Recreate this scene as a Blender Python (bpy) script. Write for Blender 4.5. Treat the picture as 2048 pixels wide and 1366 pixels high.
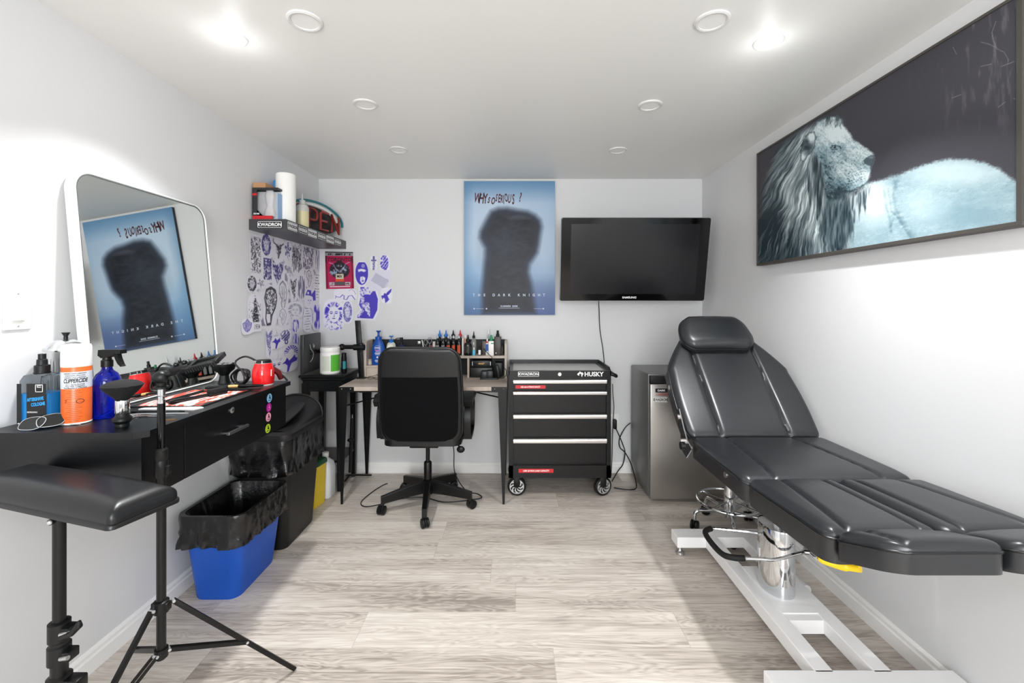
import bpy, bmesh, math, random
import numpy as np
from mathutils import Vector, Matrix, noise as mnoise

for o in list(bpy.data.objects):
    bpy.data.objects.remove(o)
SC = bpy.context.scene
COL = SC.collection
PI = math.pi
F = 880.0            # focal length in pixels of a 2048 px wide frame
CAMZ = 1.30          # camera height
LX, RX, BY, CZ = -1.497, 1.443, 3.375, 2.251   # left wall, right wall, far wall, ceiling

# ---------------------------------------------------------------- camera
cam_d = bpy.data.cameras.new('camera')
cam_d.sensor_width = 36.0
cam_d.lens = F / 2048.0 * 36.0
cam_d.shift_x = -4.0 / 2048.0
cam_d.shift_y = -77.0 / 2048.0
cam_d.clip_start = 0.02
cam = bpy.data.objects.new('camera', cam_d)
COL.objects.link(cam)
cam.location = (0, 0, CAMZ)
cam.rotation_euler = (PI / 2, 0, 0)
SC.camera = cam

# ---------------------------------------------------------------- world, view, lamps
w = bpy.data.worlds.new('world'); SC.world = w; w.use_nodes = True
w.node_tree.nodes['Background'].inputs[0].default_value = (0.8, 0.9, 1.0, 1)
w.node_tree.nodes['Background'].inputs[1].default_value = 0.05
SC.view_settings.view_transform = 'Standard'
SC.view_settings.look = 'None'
SC.view_settings.exposure = 0.50
SC.view_settings.gamma = 1.0
SC.view_settings.use_curve_mapping = False
SC.cycles.use_denoising = True
SC.cycles.max_bounces = 10
SC.cycles.diffuse_bounces = 7
SC.cycles.glossy_bounces = 6
SC.cycles.sample_clamp_indirect = 6.0
LAMP_POWER = 7.4       # W, each of the two lit downlights in view
REAR_FILL_POWER = 4.0       # W, the unseen fill downlights added behind the camera
LAMPS = [((-1.01, 1.575), LAMP_POWER), ((0.925, 1.60), LAMP_POWER),
         ((-0.4, -0.85), REAR_FILL_POWER), ((0.4, -0.85), REAR_FILL_POWER)]
FILL_WINDOW_POWER = 58.0     # W, soft daylight added behind the camera in the shape of a window
LAMP_COL = (0.98, 0.99, 1.0)

# ---------------------------------------------------------------- helpers
def lin(c):
    return c / 12.92 if c <= 0.04045 else ((c + 0.055) / 1.055) ** 2.4
def C(h):
    """'#rrggbb' -> linear rgba"""
    h = h.lstrip('#')
    return tuple(lin(int(h[i:i + 2], 16) / 255.0) for i in (0, 2, 4)) + (1.0,)

_M = {}
def mat(name, color='#808080', rough=0.5, metal=0.0, spec=0.5, bump=None, trans=0.0, ior=1.45, emit=None, coat=0.0, var=0.0, aniso=0.0, alpha=1.0, sheen=0.0):
    if name in _M: return _M[name]
    m = bpy.data.materials.new(name); m.use_nodes = True
    nt = m.node_tree; b = nt.nodes['Principled BSDF']
    col = C(color) if isinstance(color, str) else color
    b.inputs['Base Color'].default_value = col
    b.inputs['Roughness'].default_value = rough
    b.inputs['Metallic'].default_value = metal
    b.inputs['Specular IOR Level'].default_value = spec
    b.inputs['Transmission Weight'].default_value = trans
    b.inputs['IOR'].default_value = ior
    b.inputs['Coat Weight'].default_value = coat
    b.inputs['Alpha'].default_value = alpha
    b.inputs['Sheen Weight'].default_value = sheen
    if emit:
        b.inputs['Emission Color'].default_value = tuple(emit[0]) + (1,)
        b.inputs['Emission Strength'].default_value = emit[1]
    if bump or var:
        tc = nt.nodes.new('ShaderNodeTexCoord')
        n = nt.nodes.new('ShaderNodeTexNoise'); n.inputs['Scale'].default_value = bump[0] if bump else 8
        n.inputs['Detail'].default_value = 5
        nt.links.new(tc.outputs['Object'], n.inputs['Vector'])
        if bump:
            bp = nt.nodes.new('ShaderNodeBump'); bp.inputs['Strength'].default_value = bump[1]
            bp.inputs['Distance'].default_value = bump[2] if len(bump) > 2 else 0.002
            nt.links.new(n.outputs['Fac'], bp.inputs['Height'])
            nt.links.new(bp.outputs['Normal'], b.inputs['Normal'])
        if var:
            n2 = nt.nodes.new('ShaderNodeTexNoise'); n2.inputs['Scale'].default_value = 3.5; n2.inputs['Detail'].default_value = 4
            nt.links.new(tc.outputs['Object'], n2.inputs['Vector'])
            mx = nt.nodes.new('ShaderNodeMixRGB'); mx.inputs[1].default_value = tuple(c * (1 - var) for c in col[:3]) + (1,)
            mx.inputs[2].default_value = tuple(min(1, c * (1 + var)) for c in col[:3]) + (1,)
            nt.links.new(n2.outputs['Fac'], mx.inputs[0]); nt.links.new(mx.outputs[0], b.inputs['Base Color'])
    _M[name] = m
    return m

def attr_mat(name, rough=0.5, spec=0.5, coat=0.0):
    if name in _M: return _M[name]
    m = bpy.data.materials.new(name); m.use_nodes = True
    nt = m.node_tree; b = nt.nodes['Principled BSDF']
    a = nt.nodes.new('ShaderNodeAttribute'); a.attribute_name = 'print'
    nt.links.new(a.outputs['Color'], b.inputs['Base Color'])
    b.inputs['Roughness'].default_value = rough; b.inputs['Specular IOR Level'].default_value = spec
    b.inputs['Coat Weight'].default_value = coat; b.inputs['Coat Roughness'].default_value = 0.12
    _M[name] = m
    return m

def link(o): COL.objects.link(o); return o
def tag(o, label=None, cat=None, group=None, kind=None):
    if label: o['label'] = label
    if cat: o['category'] = cat
    if group: o['group'] = group
    if kind: o['kind'] = kind
    return o
def thing(name, label, cat, loc=(0, 0, 0), rz=0.0, group=None):
    o = link(bpy.data.objects.new(name, None)); o.empty_display_size = 0.05
    o.location = loc; o.rotation_euler = (0, 0, rz)
    return tag(o, label, cat, group)
def chain(o):
    m = Matrix.Identity(4)
    while o is not None:
        m = (Matrix.Translation(o.location) @ o.rotation_euler.to_matrix().to_4x4()) @ m
        o = o.parent
    return m
def dup(o, loc, label=None, rz=None, parent=None):
    def cp(a, par):
        c = a.copy(); COL.objects.link(c); c.parent = par
        for ch in [x for x in COL.objects if x.parent == a]: cp(ch, c)
        return c
    r = cp(o, parent); r.location = loc
    if rz is not None: r.rotation_euler = (0, 0, rz)
    if label: r['label'] = label
    return r

class MB:
    def __init__(s): s.bm = bmesh.new()
    def box(s, x0, x1, y0, y1, z0, z1, bev=0.0, seg=2, M=None):
        mt = Matrix.Translation(((x0 + x1) / 2, (y0 + y1) / 2, (z0 + z1) / 2)) @ Matrix.Diagonal((x1 - x0, y1 - y0, z1 - z0, 1))
        if M: mt = M @ mt
        r = bmesh.ops.create_cube(s.bm, size=1.0, matrix=mt)
        if bev > 0:
            es = list({e for v in r['verts'] for e in v.link_edges})
            bmesh.ops.bevel(s.bm, geom=es, offset=bev, segments=seg, affect='EDGES', profile=0.5)
        return s
    def obox(s, c, ax, ay, az, bev=0.0):
        """oriented box: centre, three half-axis vectors"""
        M = Matrix((tuple(Vector(ax) * 2) + (0,), tuple(Vector(ay) * 2) + (0,), tuple(Vector(az) * 2) + (0,), (0, 0, 0, 1))).transposed()
        M.translation = Vector(c)
        r = bmesh.ops.create_cube(s.bm, size=1.0, matrix=M)
        if bev > 0:
            es = list({e for v in r['verts'] for e in v.link_edges})
            bmesh.ops.bevel(s.bm, geom=es, offset=bev, segments=2, affect='EDGES', profile=0.5)
        return s
    def faces(s, vs, fs):
        v = [s.bm.verts.new(p) for p in vs]
        for f in fs:
            try: s.bm.faces.new([v[i] for i in f])
            except ValueError: pass
        return s
    def loft(s, rings, close=True, cap0=False, cap1=False):
        R = [[s.bm.verts.new(p) for p in r] for r in rings]
        n = len(R[0])
        for a, b in zip(R, R[1:]):
            for i in range(n if close else n - 1):
                j = (i + 1) % n
                try: s.bm.faces.new((a[i], a[j], b[j], b[i]))
                except ValueError: pass
        if cap0: s.bm.faces.new(list(reversed(R[0])))
        if cap1: s.bm.faces.new(R[-1])
        return s
    def tube(s, pts, r=0.01, n=12, closed=False, caps=True, flat=None):
        pts = [Vector(p) for p in pts]; N = len(pts)
        rs = r if isinstance(r, (list, tuple)) else [r] * N
        rings = []; up = None
        for i, p in enumerate(pts):
            if closed: t = pts[(i + 1) % N] - pts[i - 1]
            else: t = pts[min(i + 1, N - 1)] - pts[max(i - 1, 0)]
            if t.length < 1e-9: t = Vector((0, 0, 1))
            t.normalize()
            if up is None:
                up = Vector((0, 0, 1)) if abs(t.z) < 0.95 else Vector((0, 1, 0))
                if flat: up = Vector(flat)
            a = t.cross(up)
            if a.length < 1e-6: a = t.cross(Vector((1, 0, 0)))
            a.normalize(); b = a.cross(t).normalized(); up = b
            rings.append([p + (a * math.cos(2 * PI * k / n) + b * math.sin(2 * PI * k / n)) * rs[i] for k in range(n)])
        if closed:
            rings.append(rings[0])
            R = [[s.bm.verts.new(q) for q in rr] for rr in rings[:-1]]; R.append(R[0])
            for a_, b_ in zip(R, R[1:]):
                for i in range(n):
                    j = (i + 1) % n
                    try: s.bm.faces.new((a_[i], a_[j], b_[j], b_[i]))
                    except ValueError: pass
        else: s.loft(rings, True, caps, caps)
        return s
    def cyl(s, p0, p1, r0, r1=None, n=20):
        return s.tube([p0, p1], [r0, r0 if r1 is None else r1], n)
    def lathe(s, prof, c=(0, 0, 0), n=24, sx=1.0, sy=1.0, M=None, caps=True):
        rings = []
        for r, z in prof:
            rg = [Vector((c[0] + r * sx * math.cos(2 * PI * k / n), c[1] + r * sy * math.sin(2 * PI * k / n), c[2] + z)) for k in range(n)]
            if M: rg = [M @ q for q in rg]
            rings.append(rg)
        return s.loft(rings, True, caps and prof[0][0] > 0, caps and prof[-1][0] > 0)
    def prism(s, poly, fn, h0, h1):
        """poly [(a,b)], fn(a,b,h)->xyz; extruded from h0 to h1"""
        return s.loft([[Vector(fn(a, b, h0)) for a, b in poly], [Vector(fn(a, b, h1)) for a, b in poly]], True, True, True)
    def sphere(s, c, r, n=14, sc=(1, 1, 1)):
        bmesh.ops.create_uvsphere(s.bm, u_segments=n, v_segments=max(6, n // 2), radius=r, matrix=Matrix.Translation(c) @ Matrix.Diagonal(tuple(sc) + (1,)))
        return s
    def text(s, t, size, M, ext=0.0004, sx=1.0, align='LEFT', shear=0.0, space=1.0, bold=0.0):
        cu = bpy.data.curves.new('t', 'FONT'); cu.body = t; cu.size = size; cu.extrude = ext
        cu.align_x = align; cu.align_y = 'CENTER'; cu.shear = shear; cu.space_character = space; cu.resolution_u = 3; cu.offset = bold
        ob = bpy.data.objects.new('t', cu)
        me = bpy.data.meshes.new_from_object(ob)
        me.transform(M @ Matrix.Diagonal((sx, 1, 1, 1)))
        s.bm.from_mesh(me)
        bpy.data.objects.remove(ob); bpy.data.curves.remove(cu); bpy.data.meshes.remove(me)
        return s
    def build(s, name, m, parent=None, world=True, smooth=35, label=None):
        bmesh.ops.recalc_face_normals(s.bm, faces=s.bm.faces)
        if smooth:
            for f in s.bm.faces: f.smooth = True
            th = math.radians(smooth)
            for e in s.bm.edges:
                if len(e.link_faces) == 2 and e.calc_face_angle(0) > th: e.smooth = False
        me = bpy.data.meshes.new(name); s.bm.to_mesh(me); s.bm.free()
        me.materials.append(m)
        o = link(bpy.data.objects.new(name, me))
        if parent is not None:
            if world: me.transform(chain(parent).inverted())
            o.parent = parent
        if label: o['label'] = label
        return o
    def make(s, name, m, label, cat, group=None, smooth=35, kind=None):
        """a whole thing that is one mesh; origin moved to its base centre"""
        vs = [v.co for v in s.bm.verts]
        c = Vector(((min(v.x for v in vs) + max(v.x for v in vs)) / 2, (min(v.y for v in vs) + max(v.y for v in vs)) / 2, min(v.z for v in vs)))
        for v in s.bm.verts: v.co -= c
        o = s.build(name, m, None, smooth=smooth); o.location = c
        return tag(o, label, cat, group, kind)

def MXZ(x, y, z): # text/picture plane facing -Y (towards the camera)
    return Matrix.Translation((x, y, z)) @ Matrix.Rotation(PI / 2, 4, 'X')
def MYZ(x, y, z): # plane on the left wall side facing +X
    return Matrix.Translation((x, y, z)) @ Matrix.Rotation(PI / 2, 4, 'Z') @ Matrix.Rotation(PI / 2, 4, 'X')
def MYZR(x, y, z): # plane facing -X
    return Matrix.Translation((x, y, z)) @ Matrix.Rotation(-PI / 2, 4, 'Z') @ Matrix.Rotation(PI / 2, 4, 'X')
def rrect(cx, cy, wx, wy, rc, z, n=6):
    """rounded rectangle ring; half sizes wx, wy"""
    out = []
    for (sx, sy, a0) in ((1, 1, 0), (-1, 1, 90), (-1, -1, 180), (1, -1, 270)):
        for k in range(n + 1):
            a = math.radians(a0 + 90 * k / n)
            out.append(Vector((cx + sx * (wx - rc) + rc * math.cos(a), cy + sy * (wy - rc) + rc * math.sin(a), z)))
    return out
def dense(r, n=140):
    P = list(r) + [r[0]]; Ls = [0]
    for a, b in zip(P, P[1:]): Ls.append(Ls[-1] + (b - a).length)
    out = []; j = 0
    for k in range(n):
        d = Ls[-1] * k / n
        while Ls[j + 1] < d: j += 1
        t = (d - Ls[j]) / max(1e-9, Ls[j + 1] - Ls[j]); out.append(P[j].lerp(P[j + 1], t))
    return out
def at(u, v, Y): return Vector(((u - 1028) * Y / F, Y, CAMZ - (v - 606) * Y / F))
def bez(pts, n=8):
    """Catmull-Rom through points"""
    P = [Vector(p) for p in pts]; out = []
    for i in range(len(P) - 1):
        p0 = P[max(i - 1, 0)]; p1 = P[i]; p2 = P[i + 1]; p3 = P[min(i + 2, len(P) - 1)]
        for k in range(n):
            t = k / n
            out.append(0.5 * ((2 * p1) + (p2 - p0) * t + (2 * p0 - 5 * p1 + 4 * p2 - p3) * t * t + (3 * p1 - p0 - 3 * p2 + p3) * t ** 3))
    out.append(P[-1]); return out

# ---------------------------------------------------------------- materials
WALL = mat('painted wall', '#dadadb', 0.42, spec=0.35, bump=(90, 0.05, 0.001))
CEIL = mat('painted ceiling', '#ecece9', 0.42, spec=0.45)
TRIM = mat('white trim paint', '#ecebe9', 0.35)
WHITE = mat('white plastic', '#ecebe8', 0.35)
LEATHER = mat('black leather', '#1b1d20', 0.34, spec=0.8, bump=(260, 0.16, 0.0008), var=0.12)
PIPE = mat('black leather piping', '#0b0c0d', 0.3)
VINYL = mat('black vinyl', '#101113', 0.34, spec=0.5, bump=(320, 0.12, 0.0006))
FABRIC = mat('black fabric', '#08080a', 0.9, spec=0.15, bump=(700, 0.4, 0.0006))
BLKPL = mat('black plastic', '#0b0c0d', 0.42, spec=0.4)
BLKMT = mat('black metal', '#0a0a0b', 0.38, spec=0.4)
BLKGL = mat('glossy black', '#060607', 0.1)
BLKLAM = mat('black laminate', '#0e0f11', 0.33, spec=0.5, bump=(500, 0.1, 0.0004))
CHROME = mat('chrome', '#d8dadc', 0.06, 1.0)
STEEL = mat('brushed steel', '#c9cacb', 0.28, 1.0)
SILVER = mat('silver paint', '#c4c4c4', 0.35, 0.6)
WHMET = mat('white painted metal', '#e9e8e8', 0.28, spec=0.5)
RUBBER = mat('black rubber', '#0c0c0d', 0.7)
CABLE = mat('black cable', '#0b0b0c', 0.45)
RED = mat('red print', '#c9222c', 0.4)
WPRINT = mat('white print', '#ececec', 0.5)
KPRINT = mat('black print', '#101012', 0.5)

def wood_mat(name, lo, mid, hi, plank=None, rough=0.42, axis=0, sc=1.0):
    m = bpy.data.materials.new(name); m.use_nodes = True; nt = m.node_tree; L = nt.links; N = nt.nodes.new
    b = nt.nodes['Principled BSDF']; b.inputs['Roughness'].default_value = rough; b.inputs['Specular IOR Level'].default_value = 0.35
    g = N('ShaderNodeNewGeometry'); sep = N('ShaderNodeSeparateXYZ'); L.new(g.outputs['Position'], sep.inputs[0])
    def math_(op, a, c=None):
        n = N('ShaderNodeMath'); n.operation = op
        for i, x in enumerate((a, c)):
            if x is None: continue
            if isinstance(x, (int, float)): n.inputs[i].default_value = x
            else: L.new(x, n.inputs[i])
        return n.outputs[0]
    X, Y = sep.outputs['X'], sep.outputs['Y']
    if axis: X, Y = Y, X
    if plank:
        row = math_('FLOOR', math_('DIVIDE', math_('ADD', Y, 0.07), plank[0]))
        wn = N('ShaderNodeTexWhiteNoise'); wn.noise_dimensions = '1D'; L.new(row, wn.inputs['W'])
        xo = math_('ADD', X, math_('MULTIPLY', wn.outputs['Value'], 3.7))
        col = math_('FLOOR', math_('DIVIDE', xo, plank[1]))
        idn = N('ShaderNodeCombineXYZ'); L.new(row, idn.inputs[0]); L.new(col, idn.inputs[1])
        wn2 = N('ShaderNodeTexWhiteNoise'); wn2.noise_dimensions = '3D'; L.new(idn.outputs[0], wn2.inputs['Vector'])
        rnd = wn2.outputs['Value']
    else: rnd = None
    # coordinate stretched along the board
    cv = N('ShaderNodeCombineXYZ')
    L.new(math_('MULTIPLY', X, 1.1 * sc), cv.inputs[0]); L.new(math_('MULTIPLY', Y, 9.0 * sc), cv.inputs[1])
    if rnd: L.new(math_('MULTIPLY', rnd, 37.0), cv.inputs[2])
    n1 = N('ShaderNodeTexNoise'); n1.inputs['Scale'].default_value = 1.6; n1.inputs['Detail'].default_value = 3; n1.inputs['Distortion'].default_value = 0.7
    L.new(cv.outputs[0], n1.inputs['Vector'])
    # growth rings: bands of the smooth field
    rings = math_('SINE', math_('MULTIPLY', n1.outputs['Fac'], 95.0))
    rings = math_('MULTIPLY', math_('ADD', rings, 1.0), 0.5)
    cv2 = N('ShaderNodeCombineXYZ')
    L.new(math_('MULTIPLY', X, 3.2 * sc), cv2.inputs[0]); L.new(math_('MULTIPLY', Y, 85.0 * sc), cv2.inputs[1])
    if rnd: L.new(math_('MULTIPLY', rnd, 17.0), cv2.inputs[2])
    n2 = N('ShaderNodeTexNoise'); n2.inputs['Scale'].default_value = 1.0; n2.inputs['Detail'].default_value = 6; n2.inputs['Roughness'].default_value = 0.65
    L.new(cv2.outputs[0], n2.inputs['Vector'])
    n3 = N('ShaderNodeTexNoise'); n3.inputs['Scale'].default_value = 0.55; n3.inputs['Detail'].default_value = 4
    L.new(cv.outputs[0], n3.inputs['Vector'])
    f = math_('ADD', math_('MULTIPLY', n2.outputs['Fac'], 0.48), math_('MULTIPLY', rings, 0.09))
    f = math_('ADD', f, math_('MULTIPLY', n3.outputs['Fac'], 0.58))
    if rnd: f = math_('ADD', f, math_('MULTIPLY', math_('SUBTRACT', rnd, 0.5), 0.10))
    cr = N('ShaderNodeValToRGB'); e = cr.color_ramp.elements
    e[0].position = 0.40; e[0].color = C(lo); e[1].position = 0.70; e[1].color = C(hi)
    x = e.new(0.55); x.color = C(mid)
    L.new(f, cr.inputs[0]); out = cr.outputs[0]
    if plank:
        fy = math_('FRACT', math_('DIVIDE', math_('ADD', Y, 0.07), plank[0])); fx = math_('FRACT', math_('DIVIDE', xo, plank[1]))
        ey = math_('LESS_THAN', fy, 0.012); ex = math_('LESS_THAN', fx, 0.002)
        seam = math_('MULTIPLY', math_('MAXIMUM', ey, ex), 0.35)
        mx = N('ShaderNodeMixRGB'); L.new(seam, mx.inputs[0]); L.new(out, mx.inputs[1]); mx.inputs[2].default_value = C('#7c746b')
        out = mx.outputs[0]
    L.new(out, b.inputs['Base Color'])
    bp = N('ShaderNodeBump'); bp.inputs['Strength'].default_value = 0.12; bp.inputs['Distance'].default_value = 0.001
    L.new(f, bp.inputs['Height']); L.new(bp.outputs['Normal'], b.inputs['Normal'])
    _M[name] = m
    return m
FLOOR = wood_mat('grey laminate planks', '#8f857c', '#beb4aa', '#d6cec5', plank=(0.192, 1.28), rough=0.36)
DESKW = wood_mat('pale oak laminate', '#9c8c80', '#b5a69a', '#c4b7ab', rough=0.45, sc=1.3)

# ---------------------------------------------------------------- room shell
RB = -1.9
def struct(name, mb, m, smooth=0):
    o = mb.build(name, m, None, smooth=smooth); o['kind'] = 'structure'; return o
T = 0.1
struct('floor', MB().box(LX - T, RX + T, RB - T, BY + T, -T, 0), FLOOR)
struct('ceiling', MB().box(LX - T, RX + T, RB - T, BY + T, CZ, CZ + T), CEIL)
struct('wall_left', MB().box(LX - T, LX, RB - T, BY + T, 0, CZ), WALL)
struct('wall_right', MB().box(RX, RX + T, RB - T, BY + T, 0, CZ), WALL)
struct('wall_back', MB().box(LX, RX, BY, BY + T, 0, CZ), WALL)
struct('wall_front', MB().box(LX, RX, RB - T, RB, 0, CZ), WALL)
def baseboard(name, p0, p1, nrm):
    prof = [(0, 0), (0.014, 0), (0.014, 0.052), (0.009, 0.058), (0.009, 0.070), (0.004, 0.078), (0, 0.08)]
    p0 = Vector(p0); p1 = Vector(p1); nrm = Vector(nrm)
    mb = MB(); mb.loft([[p + nrm * a + Vector((0, 0, b)) for a, b in prof] for p in (p0, p1)], True, True, True)
    struct(name, mb, TRIM)
baseboard('baseboard_left', (LX, RB, 0), (LX, BY, 0), (1, 0, 0))
baseboard('baseboard_right', (RX, RB, 0), (RX, BY, 0), (-1, 0, 0))
baseboard('baseboard_back', (LX, BY, 0), (RX, BY, 0), (0, -1, 0))

# ---------------------------------------------------------------- unseen window added behind the camera to brighten the room, daylight source
wx0, wx1, wz0, wz1 = -0.65, 0.65, 0.85, 2.0
mb = MB()
for (a, b, c, d) in ((wx0 - 0.06, wx0, wz0 - 0.06, wz1 + 0.06), (wx1, wx1 + 0.06, wz0 - 0.06, wz1 + 0.06), (wx0, wx1, wz1, wz1 + 0.06), (wx0, wx1, wz0 - 0.06, wz0), (-0.015, 0.015, wz0, wz1)): mb.box(a, b, RB, RB + 0.03, c, d)
win = struct('added_window_1', mb, TRIM)
pane = MB().box(wx0, wx1, RB + 0.001, RB + 0.004, wz0, wz1).build('added_window_pane', mat('added glowing pane', '#dfe6ee', 0.3, emit=((0.95, 0.98, 1.0), 1.5)), win, smooth=0)
ld = bpy.data.lights.new('fill_light', 'AREA'); ld.shape = 'RECTANGLE'; ld.size = wx1 - wx0; ld.size_y = wz1 - wz0; ld.energy = FILL_WINDOW_POWER; ld.color = (0.96, 0.985, 1.0)
lo = link(bpy.data.objects.new('fill_light', ld)); lo.parent = win; lo.location = (0, RB + 0.05, (wz0 + wz1) / 2); lo.rotation_euler = (PI / 2, 0, 0)
# ---------------------------------------------------------------- downlights
OFFD = mat('unlit diffuser', '#f2f2f0', 0.4)
TRIMR = mat('downlight trim', '#dededc', 0.45)
OND = mat('lit diffuser', '#ffffff', 0.5, emit=((1.0, 1.0, 1.0), 22.0))
def downlight(x, y, on, label, R=0.058, power=0, side=0.05, spread=180):
    t = thing('ceiling_downlight', label, 'ceiling light', (x, y, CZ), 0, 'lit downlights' if on else 'unlit downlights')
    z = CZ
    MB().lathe([(R * 0.74, z - 0.001), (R * 0.76, z - 0.006), (R * 0.86, z - 0.0075), (R * 0.97, z - 0.005), (R, z - 0.0005)], (x, y, 0), 40, caps=False).build('trim_ring', TRIMR, t)
    MB().lathe([(0.0001, z - 0.014), (R * 0.4, z - 0.0125), (R * 0.66, z - 0.008), (R * 0.745, z - 0.0035), (R * 0.75, z - 0.0005)] if on else [(0.0001, z - 0.0035), (R * 0.745, z - 0.0035), (R * 0.75, z - 0.0005)], (x, y, 0), 40, caps=False).build('diffuser', OND if on else OFFD, t, label='glowing white diffuser' if on else None)
    if on:
        ld = bpy.data.lights.new('downlight', 'AREA'); ld.shape = 'DISK'; ld.size = R * 1.5; ld.energy = power; ld.color = LAMP_COL; ld.spread = math.radians(spread)
        lo = link(bpy.data.objects.new('lamp', ld)); lo.parent = t; lo.location = (0, 0, -0.016)
        pd = bpy.data.lights.new('downlight_rim', 'POINT'); pd.shadow_soft_size = 0.03; pd.energy = power * side; pd.color = LAMP_COL   # light leaving the proud dome sideways
        po_ = link(bpy.data.objects.new('lamp', pd)); po_.parent = t; po_.location = (0, 0, -0.085)
    return t
nm = ['lit recessed downlight in ceiling near the left wall, above the mirror', 'lit recessed downlight in ceiling near the right wall, beside the lion picture']
for i, ((x, y), p) in enumerate(LAMPS):
    downlight(x, y, True, nm[i] if i < 2 else 'added fill downlight in ceiling behind the camera, on the %s' % ('left' if x < 0 else 'right'), 0.052, p, 0.035 if i < 2 else 0.35, 108 if i < 2 else 180)
for (u, v, s) in ((610, 41, 'nearest of the three on the left side'), (731, 208, 'middle of the three on the left side'), (797, 299, 'farthest of the three on the left side'),
                  (1424, 41, 'nearest of the three on the right side'), (1300, 210, 'middle of the three on the right side'), (1236, 300, 'farthest of the three on the right side')):
    Y = F * (CZ - CAMZ) / (606 - v)
    downlight((u - 1028) * Y / F, Y, False, 'unlit white recessed downlight in ceiling, ' + s)
# ================================================================ treatment bed
def cushion(mb, fx, b0, b1, fn, th, r=0.025, crown=0.012, grooves=(), nx=130, ny=44, rc=0.03, gd=0.008, gw=0.010, wr=0.0):
    """padded panel. fx(b)->(a_left,a_right); fn(a,b,h)->xyz (h up from the underside); grooves: list of g(b)->a"""
    L = b1 - b0; bnd = []
    def ss(k, n): # denser at the edges
        x = k / n; return 0.5 - 0.5 * math.cos(PI * x)
    G = []
    for j in range(ny + 1):
        t = ss(j, ny); b = b0 + L * t; al, ar = fx(b)
        de = min(t, 1 - t) * L
        ins = rc - math.sqrt(max(0, rc * rc - (rc - min(de, rc)) ** 2))
        al += ins; ar -= ins; row = []
        for i in range(nx + 1):
            s = ss(i, nx); a = al + (ar - al) * s
            d = min(min(s, 1 - s) * (ar - al), de)
            q = 1 - min(d / r, 1)
            h = th - r * 0.75 * (1 - math.sqrt(max(0, 1 - q * q)))
            h += crown * (1 - (2 * s - 1) ** 2) * (1 - (2 * t - 1) ** 4)
            for g in grooves: h -= gd * (0.75 * math.exp(-((a - g(b)) / gw) ** 2) + 0.55 * math.exp(-((a - g(b)) / (gw * 0.28)) ** 2)) * min(1, de / 0.03)
            if wr: h += wr * (mnoise.noise(Vector((a * 9, b * 5, 1.3))) + 0.5 * mnoise.noise(Vector((a * 22, b * 15, 4.1))))
            row.append((a, b, h))
        G.append(row)
    V = [[mb.bm.verts.new(fn(*p)) for p in row] for row in G]
    for j in range(ny):
        for i in range(nx): mb.bm.faces.new((V[j][i], V[j][i + 1], V[j + 1][i + 1], V[j + 1][i]))
    idx = [(0, i) for i in range(nx + 1)] + [(j, nx) for j in range(1, ny + 1)] + [(ny, i) for i in range(nx - 1, -1, -1)] + [(j, 0) for j in range(ny - 1, 0, -1)]
    cen = ((b0 + b1) / 2)
    low = []; mid = []
    for (j, i) in idx:
        a, b, h = G[j][i]; low.append(mb.bm.verts.new(fn(a, b, 0.0)))
    top = [V[j][i] for j, i in idx]; n = len(idx)
    for k in range(n): mb.bm.faces.new((top[k], low[k], low[(k + 1) % n], top[(k + 1) % n]))
    mb.bm.faces.new(low)
    path = []
    for (j, i) in idx:
        a, b, h = G[j][i]; path.append(Vector(fn(a, b, h + 0.001)))
    # drop coincident points
    out = [path[0]]
    for p in path[1:]:
        if (p - out[-1]).length > 0.004: out.append(p)
    if (out[0] - out[-1]).length < 0.004: out.pop()
    return out

bed = thing('treatment_bed', 'black leather tattoo treatment bed with raised backrest on white steel base along right wall', 'treatment bed', (1.10, 1.80, 0))
BC = 1.10
# white steel base
fr = MB()
ZB0, ZB1 = 0.055, 0.108
fr.box(0.83, 1.40, 2.235, 2.325, ZB0, ZB1, 0.003).box(0.81, 1.425, 1.345, 1.43, ZB0, ZB1, 0.003)
fr.box(0.975, 1.035, 1.42, 2.24, ZB0, ZB1, 0.003).box(1.165, 1.225, 1.42, 2.24, ZB0, ZB1, 0.003)
fr.box(1.03, 1.17, 1.655, 1.70, ZB0, ZB1 - 0.002).box(1.03, 1.17, 1.69, 1.99, ZB1 - 0.006, ZB1 + 0.002)
fr.build('base_frame', WHMET, bed, smooth=0, label='white steel base frame')
for (x, y) in ((0.86, 2.28), (1.36, 2.28), (0.85, 1.39), (1.385, 1.39)):
    MB().lathe([(0.022, 0.0), (0.024, 0.006), (0.022, 0.014), (0.012, 0.018), (0.008, 0.024), (0.008, 0.058)], (x, y, 0), 18).build('levelling_foot', STEEL, bed)
# chrome oval column cover and piston
cx, cy = 1.098, 1.845
MB().lathe([(0.001, 0.378), (0.052, 0.378), (0.060, 0.376), (0.062, 0.370), (0.062, 0.110)], (cx, cy, 0), 48, 1.0, 1.35).build('column_cover', CHROME, bed, label='oval chrome column cover')
MB().cyl((1.10, 1.84, 0.36), (1.10, 1.84, 0.60), 0.023, n=28).build('piston', STEEL, bed)
MB().box(0.95, 1.25, 1.55, 2.10, 0.565, 0.607, 0.004).box(1.07, 1.13, 1.20, 2.2, 0.58, 0.607).build('lift_frame', WHMET, bed, label='white metal frame under the seat')
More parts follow.
